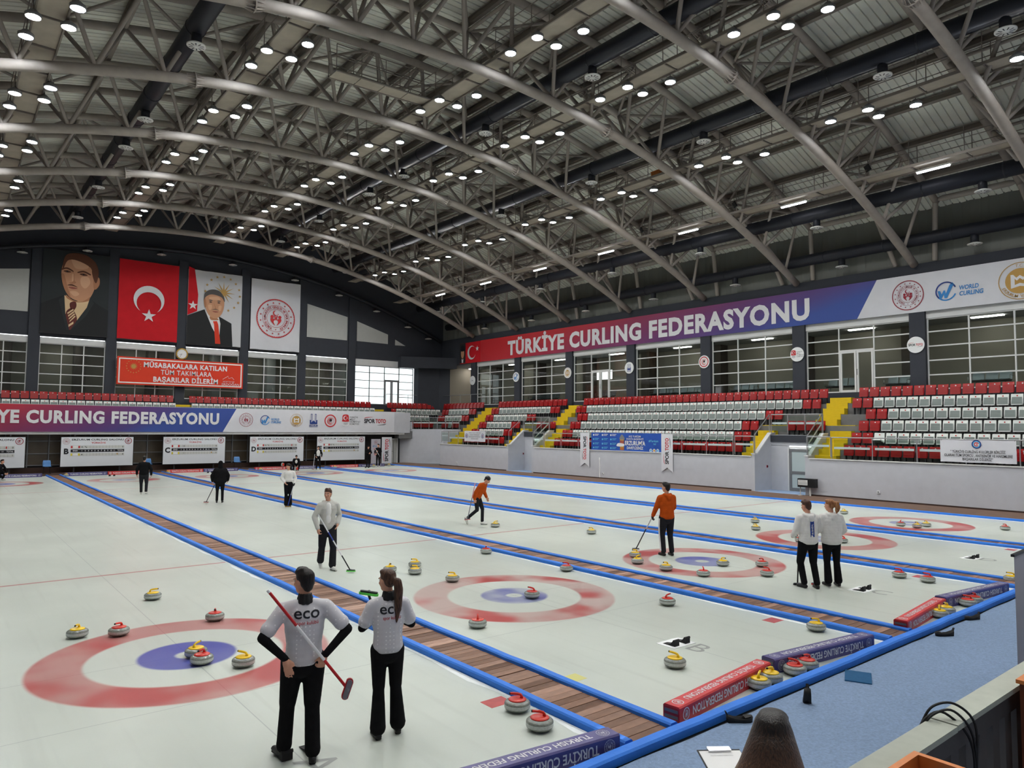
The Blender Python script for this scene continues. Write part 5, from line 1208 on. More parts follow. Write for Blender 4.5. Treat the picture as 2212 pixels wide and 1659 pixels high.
for i in range(13):
    a = math.radians(-70+270*i/12); p = PX([(1893+150*math.cos(a),530-148*math.sin(a))],11.55,15.55,9.2,14.84,1600,2063,350,980)[0]; f.star(0.13,8,p,PI/2,0.382,5,0.0225)
f.build('portrait_print', ['ink','flag_red','ink_white','print_black','sign_red','print_grey_hair','skin_print','print_tan','ink_gold','print_lip','print_light'], t, mw=F)
t, F = end_banner('tall white banner with the red round ministry seal', 16.27, 20.3, 9.15, 14.78, 'cloth_white', 44)
stamp('seal_print', MIN, 'ministry', ['ink_red'], t, F @ Matrix.Translation((18.28, 11.75, 0.026)), 1.58)
# --- red slogan board, clock
t = thing('slogan_board', 'red slogan board with white lettering and white border', 'sign', (0, YB-0.5, 0)); F = frame((0,0,0),(1,0,0),(0,0,1))
MB().bb(7.0,15.72,0.0,0.12,5.95,7.92).build('casing','sign_red',t)
MB().bb(7.1,15.62,-0.012,0.0,6.05,6.13).bb(7.1,15.62,-0.012,0.0,7.74,7.82).bb(7.1,7.18,-0.012,0.0,6.13,7.74).bb(15.54,15.62,-0.012,0.0,6.13,7.74).build('border','sign_rim',t)
for s, x, z, w, bd in (('MÜSABAKALARA KATILAN',11.6,7.42,5.8,0.035),('TÜM TAKIMLARA',11.6,6.93,3.55,0.012),('BAŞARILAR DİLERİM',11.6,6.40,4.5,0.035)): text(s,'ink_white',t,F @ Matrix.Translation((x,z,0.016)),0.34,w,bd,spacing=1.1)
text('RECEP TAYYİP','ink_white',t,F @ Matrix.Translation((14.65,6.44,0.016)),0.09,0.85); text('ERDOĞAN','ink_white',t,F @ Matrix.Translation((14.8,6.24,0.016)),0.17,1.3)
MB().tube([(14.2,-0.014,6.62),(14.6,-0.014,6.88),(14.65,-0.014,6.7),(14.9,-0.014,6.78),(15.05,-0.014,6.62)],0.015,4).build('signature','ink_white',t)
f = Flat(); f.star(0.27,0,(8.05,7.25),PI/2,0.45,14)
for i in range(16): f.star(0.055,0,(8.05+0.46*math.cos(2*PI*i/16),7.25+0.46*math.sin(2*PI*i/16)))
f.build('sun_emblem','ink_gold',t,mw=F @ Matrix.Translation((0,0,0.016)))
t = thing('wall_clock', 'round wall clock with gold rim above the red slogan board', 'clock', (11.29, YB-0.2, 8.38)); F = frame((0,0,0),(1,0,0),(0,0,1))
MB().lathe([(0.37,0),(0.42,0.03),(0.42,0.08),(0.34,0.09),(0.33,0.06)],28).build('rim','gold',t,mw=F); MB().lathe([(0.34,0.0),(0.34,0.066),(0.0,0.066)],28).build('dial','white',t,mw=F)
for i in range(12): a = 2*PI*i/12; MB().box((0.28*math.cos(a),0.28*math.sin(a),0.069),(0.05,0.014,0.004),a).build('hour_mark','ink',t,mw=F)
for a, l, nm in ((PI*1.1,0.18,'hour_hand'),(PI*1.32,0.25,'minute_hand')): MB().box((l/2*math.cos(a),l/2*math.sin(a),0.073),(l,0.018,0.004),a).build(nm,'ink',t,mw=F)

# ================================================================== FAR END FURNITURE
def chair(x, y, rz, label):
    t = thing('shell_chair', label, 'chair', (x, y, 0.02), rz, 'blue shell chairs')
    vs = []; n = 6; pr = [(0.22,0.44),(0.0,0.42),(-0.18,0.44),(-0.22,0.52),(-0.25,0.68),(-0.27,0.82)]
    for i in range(n+1):
        u = -1+2*i/n
        for yy, zz in pr: vs.append((u*0.22*(1 if zz < 0.8 else 0.85), yy+0.03*u*u*(1 if zz > 0.5 else 0), zz+0.02*u*u*(1 if zz < 0.5 else 0)))
    m = len(pr); sh = MB().add(vs, [(i*m+j, (i+1)*m+j, (i+1)*m+j+1, i*m+j+1) for i in range(n) for j in range(m-1)]).build('shell','chair_blue',t,smooth=True)
    sol = sh.modifiers.new('thickness','SOLIDIFY'); sol.thickness = 0.02
    for sx in (-0.18,0.18):
        MB().tube([(sx,0.2,0),(sx*0.9,0.12,0.41)],0.012,6).build('leg','black',t); MB().tube([(sx,-0.22,0),(sx*0.9,-0.14,0.42)],0.012,6).build('leg','black',t)
chair(2.75, 42.4, PI, 'blue shell chair between scoreboards A and B'); chair(8.45, 42.3, PI, 'blue shell chair between scoreboards B and C'); chair(14.35, 42.4, PI, 'blue shell chair between scoreboards C and D')
def rollup(x, y, w, h, label, rz=0.0, mat='rollup_cloth'):
    t = thing('rollup_banner', label, 'banner', (x, y, 0.02), rz)
    MB().bb(-w/2-0.03,w/2+0.03,-0.1,0.1,0,0.08).build('base','alu',t); MB().bb(-w/2-0.01,w/2+0.01,-0.02,0.02,h-0.03,h).build('top_bar','black',t)
    cloth(w, h-0.1, 0.004, 6, 12, 3).build('cloth', mat, t, mw=frame((0,-0.015,h/2+0.04),(1,0,0),(0,0,1)), smooth=True); MB().tube([(0,0.02,0.08),(0,0.02,h-0.05)],0.012,6).build('pole','alu',t)
    return t
t = rollup(25.22, 42.0, 0.85, 2.1, 'grey roll-up banner with logos behind two players in black'); F = frame((0,-0.022,0),(1,0,0),(0,0,1))
for fl, key, ink, x, z, s in ((MIN,'ministry',INK_MIN,0,1.8,0.16),(WCL,'worldc',INK_WC,-0.2,1.5,0.09),(OLY,'oly',INK_OLY,-0.1,1.22,0.12),(FED,'fed',INK_FED,0,0.9,0.16)): stamp('logo', fl, key, ink, t, F @ Matrix.Translation((x,z,0)), s)
t = rollup(26.25, 42.05, 0.92, 2.25, 'grey roll-up banner with large vertical red and black lettering', 0, 'cloth_white'); stamp('logo', TOT, 'toto', INK_TOT, t, frame((0,-0.022,1.15),(1,0,0),(0,0,1)) @ Matrix.Rotation(PI/2,4,'Z'), 0.78)
# heater on legs by the near portal
t = thing('fan_heater', 'black and silver heater box on thin white legs by the near portal', 'heater', (28.85, 7.0, 0))
MB().bb(-0.14,0.14,-0.42,0.42,0.42,0.82).build('casing','black',t); MB().bb(-0.165,-0.14,-0.08,0.38,0.52,0.76).build('front_grille','white_plastic',t)
for i in range(5): MB().bb(-0.17,-0.165,0.02+0.065*i,0.05+0.065*i,0.70,0.73).build('vent','ink_grey',t)
for z in (0.57, 0.63): MB().bb(-0.17,-0.165,-0.06,0.36,z,z+0.012).build('slat','ink_grey',t)
for yy in (-0.12, 0.36): MB().tube([(0,yy,0.03),(0,yy,0.44)],0.02 if yy > 0 else 0.04,6).build('leg','white_plastic',t)
MB().lathe([(0.10,0.03),(0.1,0.05),(0,0.05)],12,(0,0.36,0)).build('foot','white_plastic',t)

# ================================================================== CARPET SIDE
def slip_shoe(x, y, rz, label, roll=0.0):
    t = thing('slip_on_gripper', label, 'shoe cover', (x, y, 0.012), rz, 'black rubber slip-on grippers')
    if roll: t.rotation_euler = (0, roll, rz); t.location.z = 0.045
    out = [(-0.14,0.0),(-0.13,0.035),(-0.05,0.04),(0.04,0.045),(0.11,0.042),(0.14,0.02),(0.145,0),(0.14,-0.02),(0.11,-0.042),(0.04,-0.045),(-0.05,-0.04),(-0.13,-0.035)]
    n = len(out); hs = [0.085,0.07,0.045,0.04,0.05,0.055,0.055,0.055,0.05,0.04,0.045,0.07]
    vs = [(p[0]*0.96,p[1]*0.96,0) for p in out]+[(p[0],p[1],h) for p, h in zip(out,hs)]+[(p[0]*0.93,p[1]*0.88,h) for p, h in zip(out,hs)]+[(p[0]*0.9,p[1]*0.85,0.015) for p in out]
    fs = [tuple(range(n-1,-1,-1))]+[(a*n+i, a*n+(i+1)%n, (a+1)*n+(i+1)%n, (a+1)*n+i) for a in range(3) for i in range(n)]+[tuple(3*n+i for i in range(n))]
    MB().add(vs,fs).build('sole','black_rubber',t,smooth=True)
    MB().ext([(-0.135,-0.02,0.07),(-0.155,-0.014,0.115),(-0.155,0.014,0.115),(-0.135,0.02,0.07)],(0.012,0,0)).build('heel_tab','black_rubber',t)
    MB().add([(0.14*math.cos(a)*1.0-0.0 if False else 0.05+0.09*math.cos(a),0.043*math.sin(a),0.055+0.012*math.cos(a)) for a in [PI*(-0.5)+PI*i/8 for i in range(9)]],[tuple(range(9))]).build('toe_cap','black_rubber',t)
slip_shoe(3.92,-5.86,-0.62,'black slip-on gripper lying beside the seated dark hair, by the foam edge')
slip_shoe(4.95,-6.05,0.6,'black slip-on gripper tipped on its side on the open carpet',0.9)
slip_shoe(9.12,-5.93,2.55,'black slip-on gripper by the foam near the red barrier of sheet C')
slip_shoe(10.5,-5.84,2.75,'black slip-on gripper by the foam near the yellow stones of sheet C')
o = MB().bb(-0.21,0.21,-0.15,0.15,0,0.012).build('foot_pad','teal',None,(6.27,-5.99,0.013),0.45); tag(o,'square teal foot pad on the carpet by the red stones','mat')
# railing barrier
t = thing('barrier_railing', 'grey green wooden barrier rail with flat balusters by the carpet', 'railing', (0,-8.21,0))
MB().bb(-6,2.9,-0.09,0.09,0.96,1.0).build('cap_board','rail_green',t); MB().bb(2.91,9.5,-0.09,0.09,0.965,1.005).build('cap_board','rail_green',t)
MB().bb(-6,9.5,-0.05,0.03,0.80,0.96).build('top_rail','rail_dark',t); MB().bb(-6,9.5,-0.05,0.03,0.08,0.18).build('bottom_rail','rail_dark',t)
x = -5.9
while x < 9.4: MB().bb(x,x+0.14,-0.04,0.02,0.0,0.82).build('baluster','rail_dark',t); x += 0.275
def coil(pts, label):
    out = []
    for i in range(len(pts)-1):
        p0, p1, p2, p3 = [Vector(pts[max(0,min(len(pts)-1,i+j-1))]) for j in range(4)]
        for k in range(6):
            s = k/6; out.append(0.5*((2*p1)+(p2-p0)*s+(2*p0-5*p1+4*p2-p3)*s*s+(3*p1-p0-3*p2+p3)*s**3))
    out.append(Vector(pts[-1])); o = MB().tube(out,0.009,7).build('cable','black',None,smooth=True); tag(o,label,'cable','black cables over the barrier rail')
coil([(2.95,-8.0,0.80),(2.85,-8.08,0.96),(2.90,-8.14,1.09),(3.02,-8.24,1.11),(3.10,-8.34,0.98),(3.05,-8.36,0.7),(3.02,-8.36,0.45),(3.0,-8.36,0.02)], 'black cable looped over the barrier rail and hanging straight down')
coil([(2.92,-8.02,0.75),(2.82,-8.1,0.95),(2.88,-8.16,1.05),(2.98,-8.25,1.07),(3.06,-8.34,0.9),(3.02,-8.36,0.55),(2.85,-8.34,0.38),(2.68,-8.32,0.40)], 'black cable looped over the barrier rail and curling back below')
coil([(2.86,-8.04,0.72),(2.80,-8.08,0.9),(2.84,-8.12,1.02),(2.95,-8.2,1.05),(3.05,-8.33,0.86),(2.98,-8.36,0.5),(2.82,-8.34,0.34),(2.68,-8.31,0.36)], 'inner black cable bundled with the others over the barrier rail')
# wooden tray table and brown cabinet
t = thing('tray_table', 'orange wood tray table with raised rim below the barrier', 'table', (1.41,-8.79,0.18))
MB().bb(-0.6,0.6,-0.42,0.42,0.80,0.83).build('top','plank_orange',t)
for a in ((-0.6,0.6,0.38,0.42),(-0.6,0.6,-0.42,-0.38),(-0.6,-0.56,-0.38,0.38),(0.56,0.6,-0.38,0.38)): MB().bb(*a,0.83,0.92).build('rim','plank_orange',t)
for a in (-0.55,0.55):
    for b in (-0.37,0.37): MB().bb(a-0.03,a+0.03,b-0.03,b+0.03,-0.17,0.80).build('leg','plank_orange',t)
MB().bb(-0.3,0.2,-0.25,0.25,0.83,0.845).build('mat_inlay','wood_c',t)
rnd = random.Random(4); mb = MB(); vs = []; n = 9
for i in range(n):
    for j in range(n): vs.append((-0.11+0.22*i/(n-1)+rnd.uniform(-.012,.012), -0.08+0.16*j/(n-1)+rnd.uniform(-.012,.012), 0.03+0.05*math.sin(PI*i/(n-1))*math.sin(PI*j/(n-1))+rnd.uniform(-.014,.014)))
for i in range(n-1):
    for j in range(n-1): mb.f.append((i*n+j,(i+1)*n+j,(i+1)*n+j+1,i*n+j+1)); mb.m.append(rnd.choice((0,0,1,2)))
mb.v = vs
o = mb.build('crumpled_wrapper',['broom_blue','ink_white','ink_cyan'],None,(1.88,-8.60,1.01)); tag(o,'crumpled blue and white wrapper on the orange wood tray table','wrapper')
t = thing('brown_cabinet', 'brown wooden cabinet edge with an orange top behind the barrier', 'cabinet', (4.53,-8.63,0.09))
MB().bb(-0.5,0.5,-0.28,0.28,-0.08,0.98).build('body','brown_panel',t); MB().bb(-0.52,0.52,-0.3,0.3,0.98,1.01).build('top','plank_orange',t); MB().bb(-0.46,0.46,-0.3,-0.28,0.06,0.9).build('door','brown_panel',t); MB().ball((0.38,-0.31,0.55),0.02,8).build('knob','chrome',t)
t = rollup(7.98,-7.28,0.9,1.56,'plain pale grey roll-up stand with black top bar on the carpet',0.06); t.location.z = 0.012
t = thing('clipboard', 'clipboard with white score sheet held before the long-haired woman', 'clipboard', mw=Matrix.Translation((0.44,-8.12,1.35)) @ Matrix.Rotation(-0.62,4,'Z') @ Matrix.Rotation(0.12,4,'X'))
MB().bb(-0.115,0.115,-0.16,0.16,0,0.004).build('board','black',t); MB().bb(-0.108,0.112,-0.155,0.145,0.004,0.006).build('paper','paper',t); MB().bb(-0.06,0.06,0.13,0.165,0.006,0.018).build('clip','chrome',t)
text('TÜRKİYE CURLING FEDERASYONU','ink_grey',t,frame((0,0.1,0.0065),(1,0,0),(0,1,0)),0.006,0.12)
# ================================================================== PEOPLE
def V(*a): return Vector(a)
def capsule(mb, p0, p1, r0, r1, n=12):
    p0 = Vector(p0); p1 = Vector(p1); d = p1-p0; L = d.length
    if L < 1e-5: return mb.ball(p0, r0, n)
    t = d/L; pts = []; rs = []
    for a in (90, 60, 30): pts.append(p0-t*r0*math.sin(math.radians(a))); rs.append(max(1e-4, r0*math.cos(math.radians(a))))
    pts.append(p0); rs.append(r0); pts.append(p1); rs.append(r1)
    for a in (30, 60, 90): pts.append(p1+t*r1*math.sin(math.radians(a))); rs.append(max(1e-4, r1*math.cos(math.radians(a))))
    return mb.tube(pts, rs, n)
PENDING = []
def blob(name, prims, mat, parent, vox, sm=5):
    mb = MB()
    for p in prims:
        if p[0] == 'c': capsule(mb, p[1], p[2], p[3], p[4])
        else: mb.ball(p[1], p[2], 16, 0, p[3] if len(p) > 3 else None)
    o = mb.build(name, mat, parent)
    m = o.modifiers.new('remesh', 'REMESH'); m.mode = 'VOXEL'; m.voxel_size = vox; m.use_smooth_shade = True
    if sm: s = o.modifiers.new('smooth', 'SMOOTH'); s.factor = 0.5; s.iterations = sm
    PENDING.append(o); return o
def rotz(v, a): return Matrix.Rotation(a, 3, 'Z') @ Vector(v)
def hand_prims(w, d, nrm, tsign, curl=0.25, s=1.0, spread=0.10):
    """palm, four fingers and thumb; d along the hand, nrm out of the back of the hand"""
    d = Vector(d).normalized(); nrm = Vector(nrm); nrm = (nrm-d*nrm.dot(d)).normalized(); sd = d.cross(nrm)
    w = Vector(w); P = [('c', w, w+d*0.045*s, 0.026*s, 0.030*s)]
    for k in (-1, -0.33, 0.33, 1): P.append(('c', w+d*0.02*s+sd*0.018*k*s, w+d*0.088*s+sd*0.030*k*s, 0.016*s, 0.0125*s))
    for i, k in enumerate((-1, -0.33, 0.33, 1)):
        ln = (0.86, 1.0, 0.95, 0.74)[i] if tsign < 0 else (0.74, 0.95, 1.0, 0.86)[i]
        b = w+d*0.088*s+sd*0.030*k*s; dr = (d+sd*spread*k).normalized(); ang = 0.0; r = 0.0105*s
        for j, seg in enumerate((0.043, 0.027, 0.021)):
            ang += curl*(0.8 if j == 0 else 1.0); v = dr*math.cos(ang)-nrm*math.sin(ang); e = b+v*seg*ln*s
            P.append(('c', b, e, r, r*0.9)); b = e; r *= 0.9
    b = w+d*0.025*s+sd*0.026*tsign*s; v = (d*0.75+sd*tsign*0.62-nrm*(0.15+curl*0.4)).normalized()
    e = b+v*0.042*s; P.append(('c', b, e, 0.0145*s, 0.0125*s)); v2 = (d*0.95+sd*tsign*0.15-nrm*(0.1+curl*0.7)).normalized(); P.append(('c', e, e+v2*0.032*s, 0.012*s, 0.0095*s))
    return P
DEF = dict(pel=(0,0,.93), che=(0,0,1.27), nek=(0,-.01,1.45), shL=(-.178,0,1.365), shR=(.178,0,1.365), elL=(-.24,-.03,1.13), elR=(.24,-.03,1.13), wrL=(-.25,.05,.89), wrR=(.25,.05,.89), hiL=(-.092,0,.92), hiR=(.092,0,.92), knL=(-.10,.02,.50), knR=(.10,.02,.50), anL=(-.105,-.02,.085), anR=(.105,-.02,.085))
def person(label, x, y, beta, S=1.0, J=None, hyaw=0, hpit=0, hroll=0, look=None, hL=None, hR=None, toeL=0.0, toeR=0.0, vox=0.014, z=0.0):
    az = math.atan2(x-CX, y-CY)+math.radians(beta)       # beta: 0 = back to the camera
    t = thing('person', label, 'person', (x, y, z), -az)
    lk = dict(top='cloth_black', bottom='cloth_black', shoe='black', hair='hair_black', skin='skin', sleeve=None, hood=False, hairstyle='short', flare=0.0, slim=1.0, loose=1.0, hem=0.86, gloves=None, wide=1.0, foot=1.0)
    lk.update(look or {})
    j = {k: Vector(v) for k, v in DEF.items()}; j.update({k: Vector(v) for k, v in (J or {}).items()})
    for k in j: j[k] = j[k]*S
    b = lk['slim']; lo = lk['loose']; wd = lk['wide']
    che, pel, nek = j['che'], j['pel'], j['nek']
    up = (nek-pel).normalized()
    # ---- head frame
    Rh = Matrix.Rotation(math.radians(-hyaw), 3, 'Z') @ Matrix.Rotation(math.radians(hpit), 3, 'X') @ Matrix.Rotation(math.radians(hroll), 3, 'Y')
    hc = nek+up*0.07*S+Rh @ V(0,.022,.085)*S
    def H(x, y, z): return hc+Rh @ (V(x,y,z)*S)
    def HE(x, y, z, r): return ('e', H(x,y,z), tuple(q*S for q in r), Rh)
    body = [HE(0,-.012,.035,(.073,.092,.083)), HE(0,.018,-.02,(.062,.075,.09)), HE(0,.042,-.075,(.042,.042,.036)), ('c', nek-up*.05*S, H(0,-.015,-.06), .054*S*b, .050*S*b)]
    body += [('c', H(0,.082,.012), H(0,.108,-.025), .009*S, .014*S), HE(0,.088,-.056,(.024,.010,.008)), HE(0,.08,.03,(.05,.016,.012))]
    for s in (-1, 1): body += [HE(s*.073,-.005,-.005,(.010,.020,.032)), HE(s*.036,.066,-.02,(.022,.020,.022))]
    # core and limbs under the clothes
    body += [('c', pel, che, .075*S*b, .08*S*b), ('c', che, nek-up*.05*S, .075*S*b, .05*S)]
    hands = {}
    for s, A in ((-1, 'L'), (1, 'R')):
        sh, el, wr, hi, kn, an = [j[q+A] for q in ('sh','el','wr','hi','kn','an')]
        body += [('c', che+up*.05*S, sh, .05*S, .045*S), ('c', sh, el, .043*S, .036*S), ('c', el, wr, .036*S, .026*S), ('c', pel, hi, .07*S, .07*S), ('c', hi, kn, .066*S, .05*S), ('c', kn, an, .05*S, .036*S)]
        hd = hL if A == 'L' else hR
        fa = (wr-el).normalized()
        dd, nn, cu = (hd if hd else (fa, V(s*1.0,-.2,.1), 0.35))
        hp = hand_prims(wr, dd, nn, (1 if (Vector(dd).cross(Vector(nn))).dot(V(0,1,0)+V(-s*0.6,0,0)) > 0 else -1), cu, S*1.0)
        body += hp; hands[A] = hp
        q = wr+Vector(dd).normalized()*0.085*S; j['ha'+A] = q
    blob('body', body, lk['skin'], t, min(vox, 0.011), 3)
    # ---- top
    fw = 1.0*wd
    hem_p = V(pel.x, pel.y-.012*S, pel.z)+up*(lk['hem']-.93+.07)*S; top_p = che+up*.03*S; T = []
    for i in range(8):
        q = i/7; wx = .170-.012*math.sin(PI*min(1,q*1.5))+.012*max(0,q-.5)*2; wy = .128-.012*q-.006*math.sin(PI*q)
        T.append(('e', hem_p.lerp(top_p, q)+V(0,-.006*math.sin(PI*q)*S,0), (wx*S*fw*lo, wy*S*b*lo, .15*S if 0 < i < 7 else .11*S)))
    T += [('e', che+up*.05*S, (.17*S*fw*lo, .11*S*b*lo, .13*S)), ('c', che+up*.12*S, nek-up*.015*S, .085*S, .062*S)]
    sl = []
    for s, A in ((-1, 'L'), (1, 'R')):
        sh, el, wr = j['sh'+A], j['el'+A], j['wr'+A]
        T += [('c', nek-up*.035*S, sh, .058*S, .068*S*lo)]
        if lk['sleeve']:
            m = sh.lerp(el, 0.72); T += [('c', sh, m, .072*S*lo, .070*S*lo), ('c', m.lerp(sh,.1), m, .074*S*lo, .076*S*lo)]
            sl += [('c', sh.lerp(el,.3), el, .052*S, .046*S), ('c', el, wr, .046*S, .034*S)]
        else:
            T += [('c', sh, el, .070*S*lo, .058*S*lo), ('c', el, wr-(wr-el).normalized()*.01*S, .058*S*lo, .046*S*lo)]
    if lk['hood']:
        for a in range(7):
            w = PI*(a/6); c = nek+V(.085*math.cos(w), -.03-.065*math.sin(w), .0-.035*math.sin(w))*S; T.append(('e', c, (.045*S,.04*S,.034*S)))
        T.append(('e', nek+V(0,-.115,-.07)*S, (.075*S,.035*S,.07*S)))
    top = blob('top', T, lk['top'], t, vox, 9)
    if sl: blob('undershirt_sleeve', sl[:2], lk['sleeve'], t, vox, 3); blob('undershirt_sleeve', sl[2:], lk['sleeve'], t, vox, 3)
    if lk.get('collar'): blob('collar', [('c', nek-up*.02*S+V(.058*math.cos(a),.058*math.sin(a)-.005,0)*S, nek+up*.05*S+V(.05*math.cos(a),.05*math.sin(a),0)*S, .024*S, .014*S) for a in [2*PI*i/10 for i in range(10)]], lk['collar'], t, 0.01, 2)
    # ---- trousers
    fl = lk['flare']; tw = lk.get('leg', 1.0)
    B = [('e', pel+V(0,-.005,.01)*S, (.152*S*wd, .112*S*b, .11*S)), ('e', pel+V(0,-.026,-.08)*S, (.14*S*wd, .10*S*b, .10*S))]
    for s, A in ((-1, 'L'), (1, 'R')):
        hi, kn, an = j['hi'+A], j['kn'+A], j['an'+A]
        low = kn.lerp(an, 0.93)
        B += [('c', hi-V(0,0,.02)*S, kn, .096*S*tw*wd, .068*S*tw), ('c', kn, low, .062*S*tw, (.056+fl)*S*tw), ('c', low.lerp(kn,.25), low, (.055+fl*.7)*S*tw, (.058+fl)*S*tw)]
    blob('trousers', B, lk['bottom'], t, vox, 4)
    # ---- shoes
    for s, A, to in ((-1, 'L', toeL), (1, 'R', toeR)):
        an, kn = j['an'+A], j['kn'+A]; yaw = math.radians(to) - s*0.12 if not isinstance(to, tuple) else 0
        fd = V(math.sin(-yaw), math.cos(yaw), 0) if not isinstance(to, tuple) else Vector(to).normalized()
        k = lk['foot']; dn = V(0,0,-1) if abs(fd.z) < 0.3 else (V(0,0,-1)-fd*(-fd.z)).normalized()
        heel = an-fd*.035*S+dn*.045*S; toe = an+fd*.165*S*k+dn*.052*S
        sd = fd.cross(V(0,0,1)).normalized() if abs(fd.z) < 0.95 else V(1,0,0)
        P = [('c', heel, an+fd*.06*S+dn*.045*S, .036*S, .040*S), ('c', an+fd*.06*S+dn*.045*S, toe, .042*S, .030*S), ('c', an+dn*.0*S, an+fd*.07*S+dn*.035*S, .042*S, .034*S), ('c', an+fd*.1*S+dn*.048*S+sd*.014*S, toe+sd*.008*S, .03*S, .026*S)]
        sh = blob('shoe', P, lk['shoe'], t, min(vox,0.012), 3)
        MBs = [('c', heel+dn*.028*S+sd*q*.02*S, toe+dn*.018*S+sd*q*.02*S, .014*S, .013*S) for q in (-1,0,1)]
        so = blob('sole', MBs, lk.get('sole','black'), sh, 0.010, 2)
        if lk.get('sock') : blob('sock', [('c', an+V(0,0,.0), an.lerp(kn,.14), .042*S, .044*S)], lk['sock'], t, 0.012, 2)
    # ---- hair
    hs = lk['hairstyle']; hm = lk['hair']
    HR = [HE(0,-.022,.052,(.082,.094,.080)), HE(0,-.048,.01,(.076,.062,.075)), HE(0,.02,.098,(.066,.07,.034))]
    if hs == 'short': HR += [HE(0,.058,.088,(.056,.036,.028)), HE(0,-.06,-.035,(.058,.036,.05))]+[HE(.03*math.cos(a*1.9),.02+.045*math.sin(a*2.3),.122,(.024,.024,.018)) for a in range(9)]
    if hs in ('pony', 'ponyhigh', 'braid'):
        zz = .06 if hs == 'ponyhigh' else .02
        HR += [HE(0,-.1,zz,(.032,.03,.032))]
        ln = lk.get('tail', .42); pts = [H(0,-.11,zz), H(0,-.165,zz-.02), H(0.01,-.165,zz-.10), H(0.02,-.14,zz-.10-ln*.5), H(.005,-.125,zz-.1-ln)]
        rr = (.03,.045,.050,.042,.010) if hs != 'braid' else (.022,.026,.026,.024,.01)
        HR += [('c', pts[i], pts[i+1], rr[i]*S, rr[i+1]*S) for i in range(4)]
    if hs == 'long':
        for k in range(27):
            a = math.radians(-125+250*k/26)-PI/2; cx, cy = .076*math.cos(a), .086*math.sin(a)-.012
            w = 1.0+0.10*math.sin(k*2.3); q = 0.02*math.sin(k*1.7)
            p = [H(cx*.8,cy*.8,.055), H(cx*1.08,cy*1.08,-.02), H(cx*1.5,cy*1.25,-.11), H(cx*2.1*w,cy*1.4+q*.5,-.21), H(cx*2.8*w,cy*1.5+q,-.33), H(cx*3.1*w,cy*1.55+q,-.47)]
            rr = (.022,.026,.026,.025,.022,.008)
            HR += [('c', p[i], p[i+1], rr[i]*S, rr[i+1]*S) for i in range(5)]
    if hs == 'hood':
        HR = [HE(0,-.02,.03,(.098,.108,.115)), HE(0,-.03,-.07,(.085,.085,.08)), ('c', H(0,-.04,-.06), nek, .09*S, .10*S)]
    if hs == 'cap':
        HR = [HE(0,-.010,.050,(.086,.101,.086)), HE(0,-.03,.03,(.083,.085,.07)), ('c', H(0,-.07,-.01), H(.0,-.085,-.07), .04*S, .02*S)]
    if hs != 'bald': blob('hood' if hs == 'hood' else ('headscarf' if hs == 'cap' else 'hair'), HR, hm, t, min(vox,0.011), 3)
    # ---- face
    for s in (-1, 1):
        e = MB().ball(H(s*.031,.079,.008), (.0125*S,.008*S,.0075*S), 10, 0, Rh).build('eye', 'white', t, smooth=True)
        MB().ball(H(s*.031,.0855,.008), (.0058*S,.004*S,.0062*S), 8, 0, Rh).build('iris', 'black', e, smooth=True)
        MB().tube([H(s*.015,.088,.026), H(s*.032,.088,.031), H(s*.05,.078,.026)], .0038*S, 6).build('eyebrow', hm if 'hair' in hm else 'hair_black', t)
    MB().tube([H(-.022,.090,-.055), H(-.008,.097,-.054), H(.008,.097,-.054), H(.022,.090,-.055)], [.003*S,.0055*S,.0055*S,.003*S], 6).build('mouth', 'lip', t)
    t['_j'] = 0; del t['_j']
    if lk['gloves']:
        for A in lk['gloves'][1]:
            blob('glove', [(p[0], p[1], p[2], p[3]+.004, p[4]+.004) for p in hands[A]], lk['gloves'][0], t, 0.010, 2)
    MWp = Matrix.Translation((x,y,z)) @ Matrix.Rotation(-az,4,'Z')
    return t, j, MWp, top
def broom(label, p0, p1, bands, pad, side=None, hw=0.2, face=None):
    """pole from top p0 to head p1; bands = [(end fraction, material)]"""
    p0 = Vector(p0); p1 = Vector(p1); d = p1-p0
    t = thing('curling_broom', label, 'broom', p1)
    a = 0.0
    for f, m in bands: bar('pole_section', p0+d*a-p1, p0+d*f-p1, 0.0135, m, t, 10); a = f
    e = d.normalized(); sd = Vector(side).normalized() if side else V(e.y,-e.x,0).normalized(); sd = (sd-e*sd.dot(e)*0.0).normalized()
    nrm = Vector(face) if face else (V(0,0,1) if abs(sd.z) < 0.5 else e); n2 = sd.cross(nrm).normalized(); nrm = n2.cross(sd)
    def head(w, dp, h, off, mat, nm):
        pts = []
        for k in range(12):
            a_ = 2*PI*k/12; cx = (w/2-dp/2)*(1 if math.cos(a_) > 0 else -1)+dp/2*math.cos(a_); pts.append(sd*cx+n2*dp/2*math.sin(a_)+nrm*off)
        MB().ext(pts, nrm*h).build(nm, mat, t)
    head(hw, 0.07, 0.022, -0.004, pad, 'pad'); head(hw*0.9, 0.05, 0.016, 0.018, 'black' if pad != 'broom_red' else 'broom_grey', 'head_plate')
    MB().ball(tuple(nrm*0.03), 0.018, 8).build('swivel', 'broom_grey', t); bar('end_cap', p0-p1-e*0.03, p0-p1, 0.0145, 'white', t, 10)
    return t
def wpt(MWp, v): return MWp @ Vector(v)
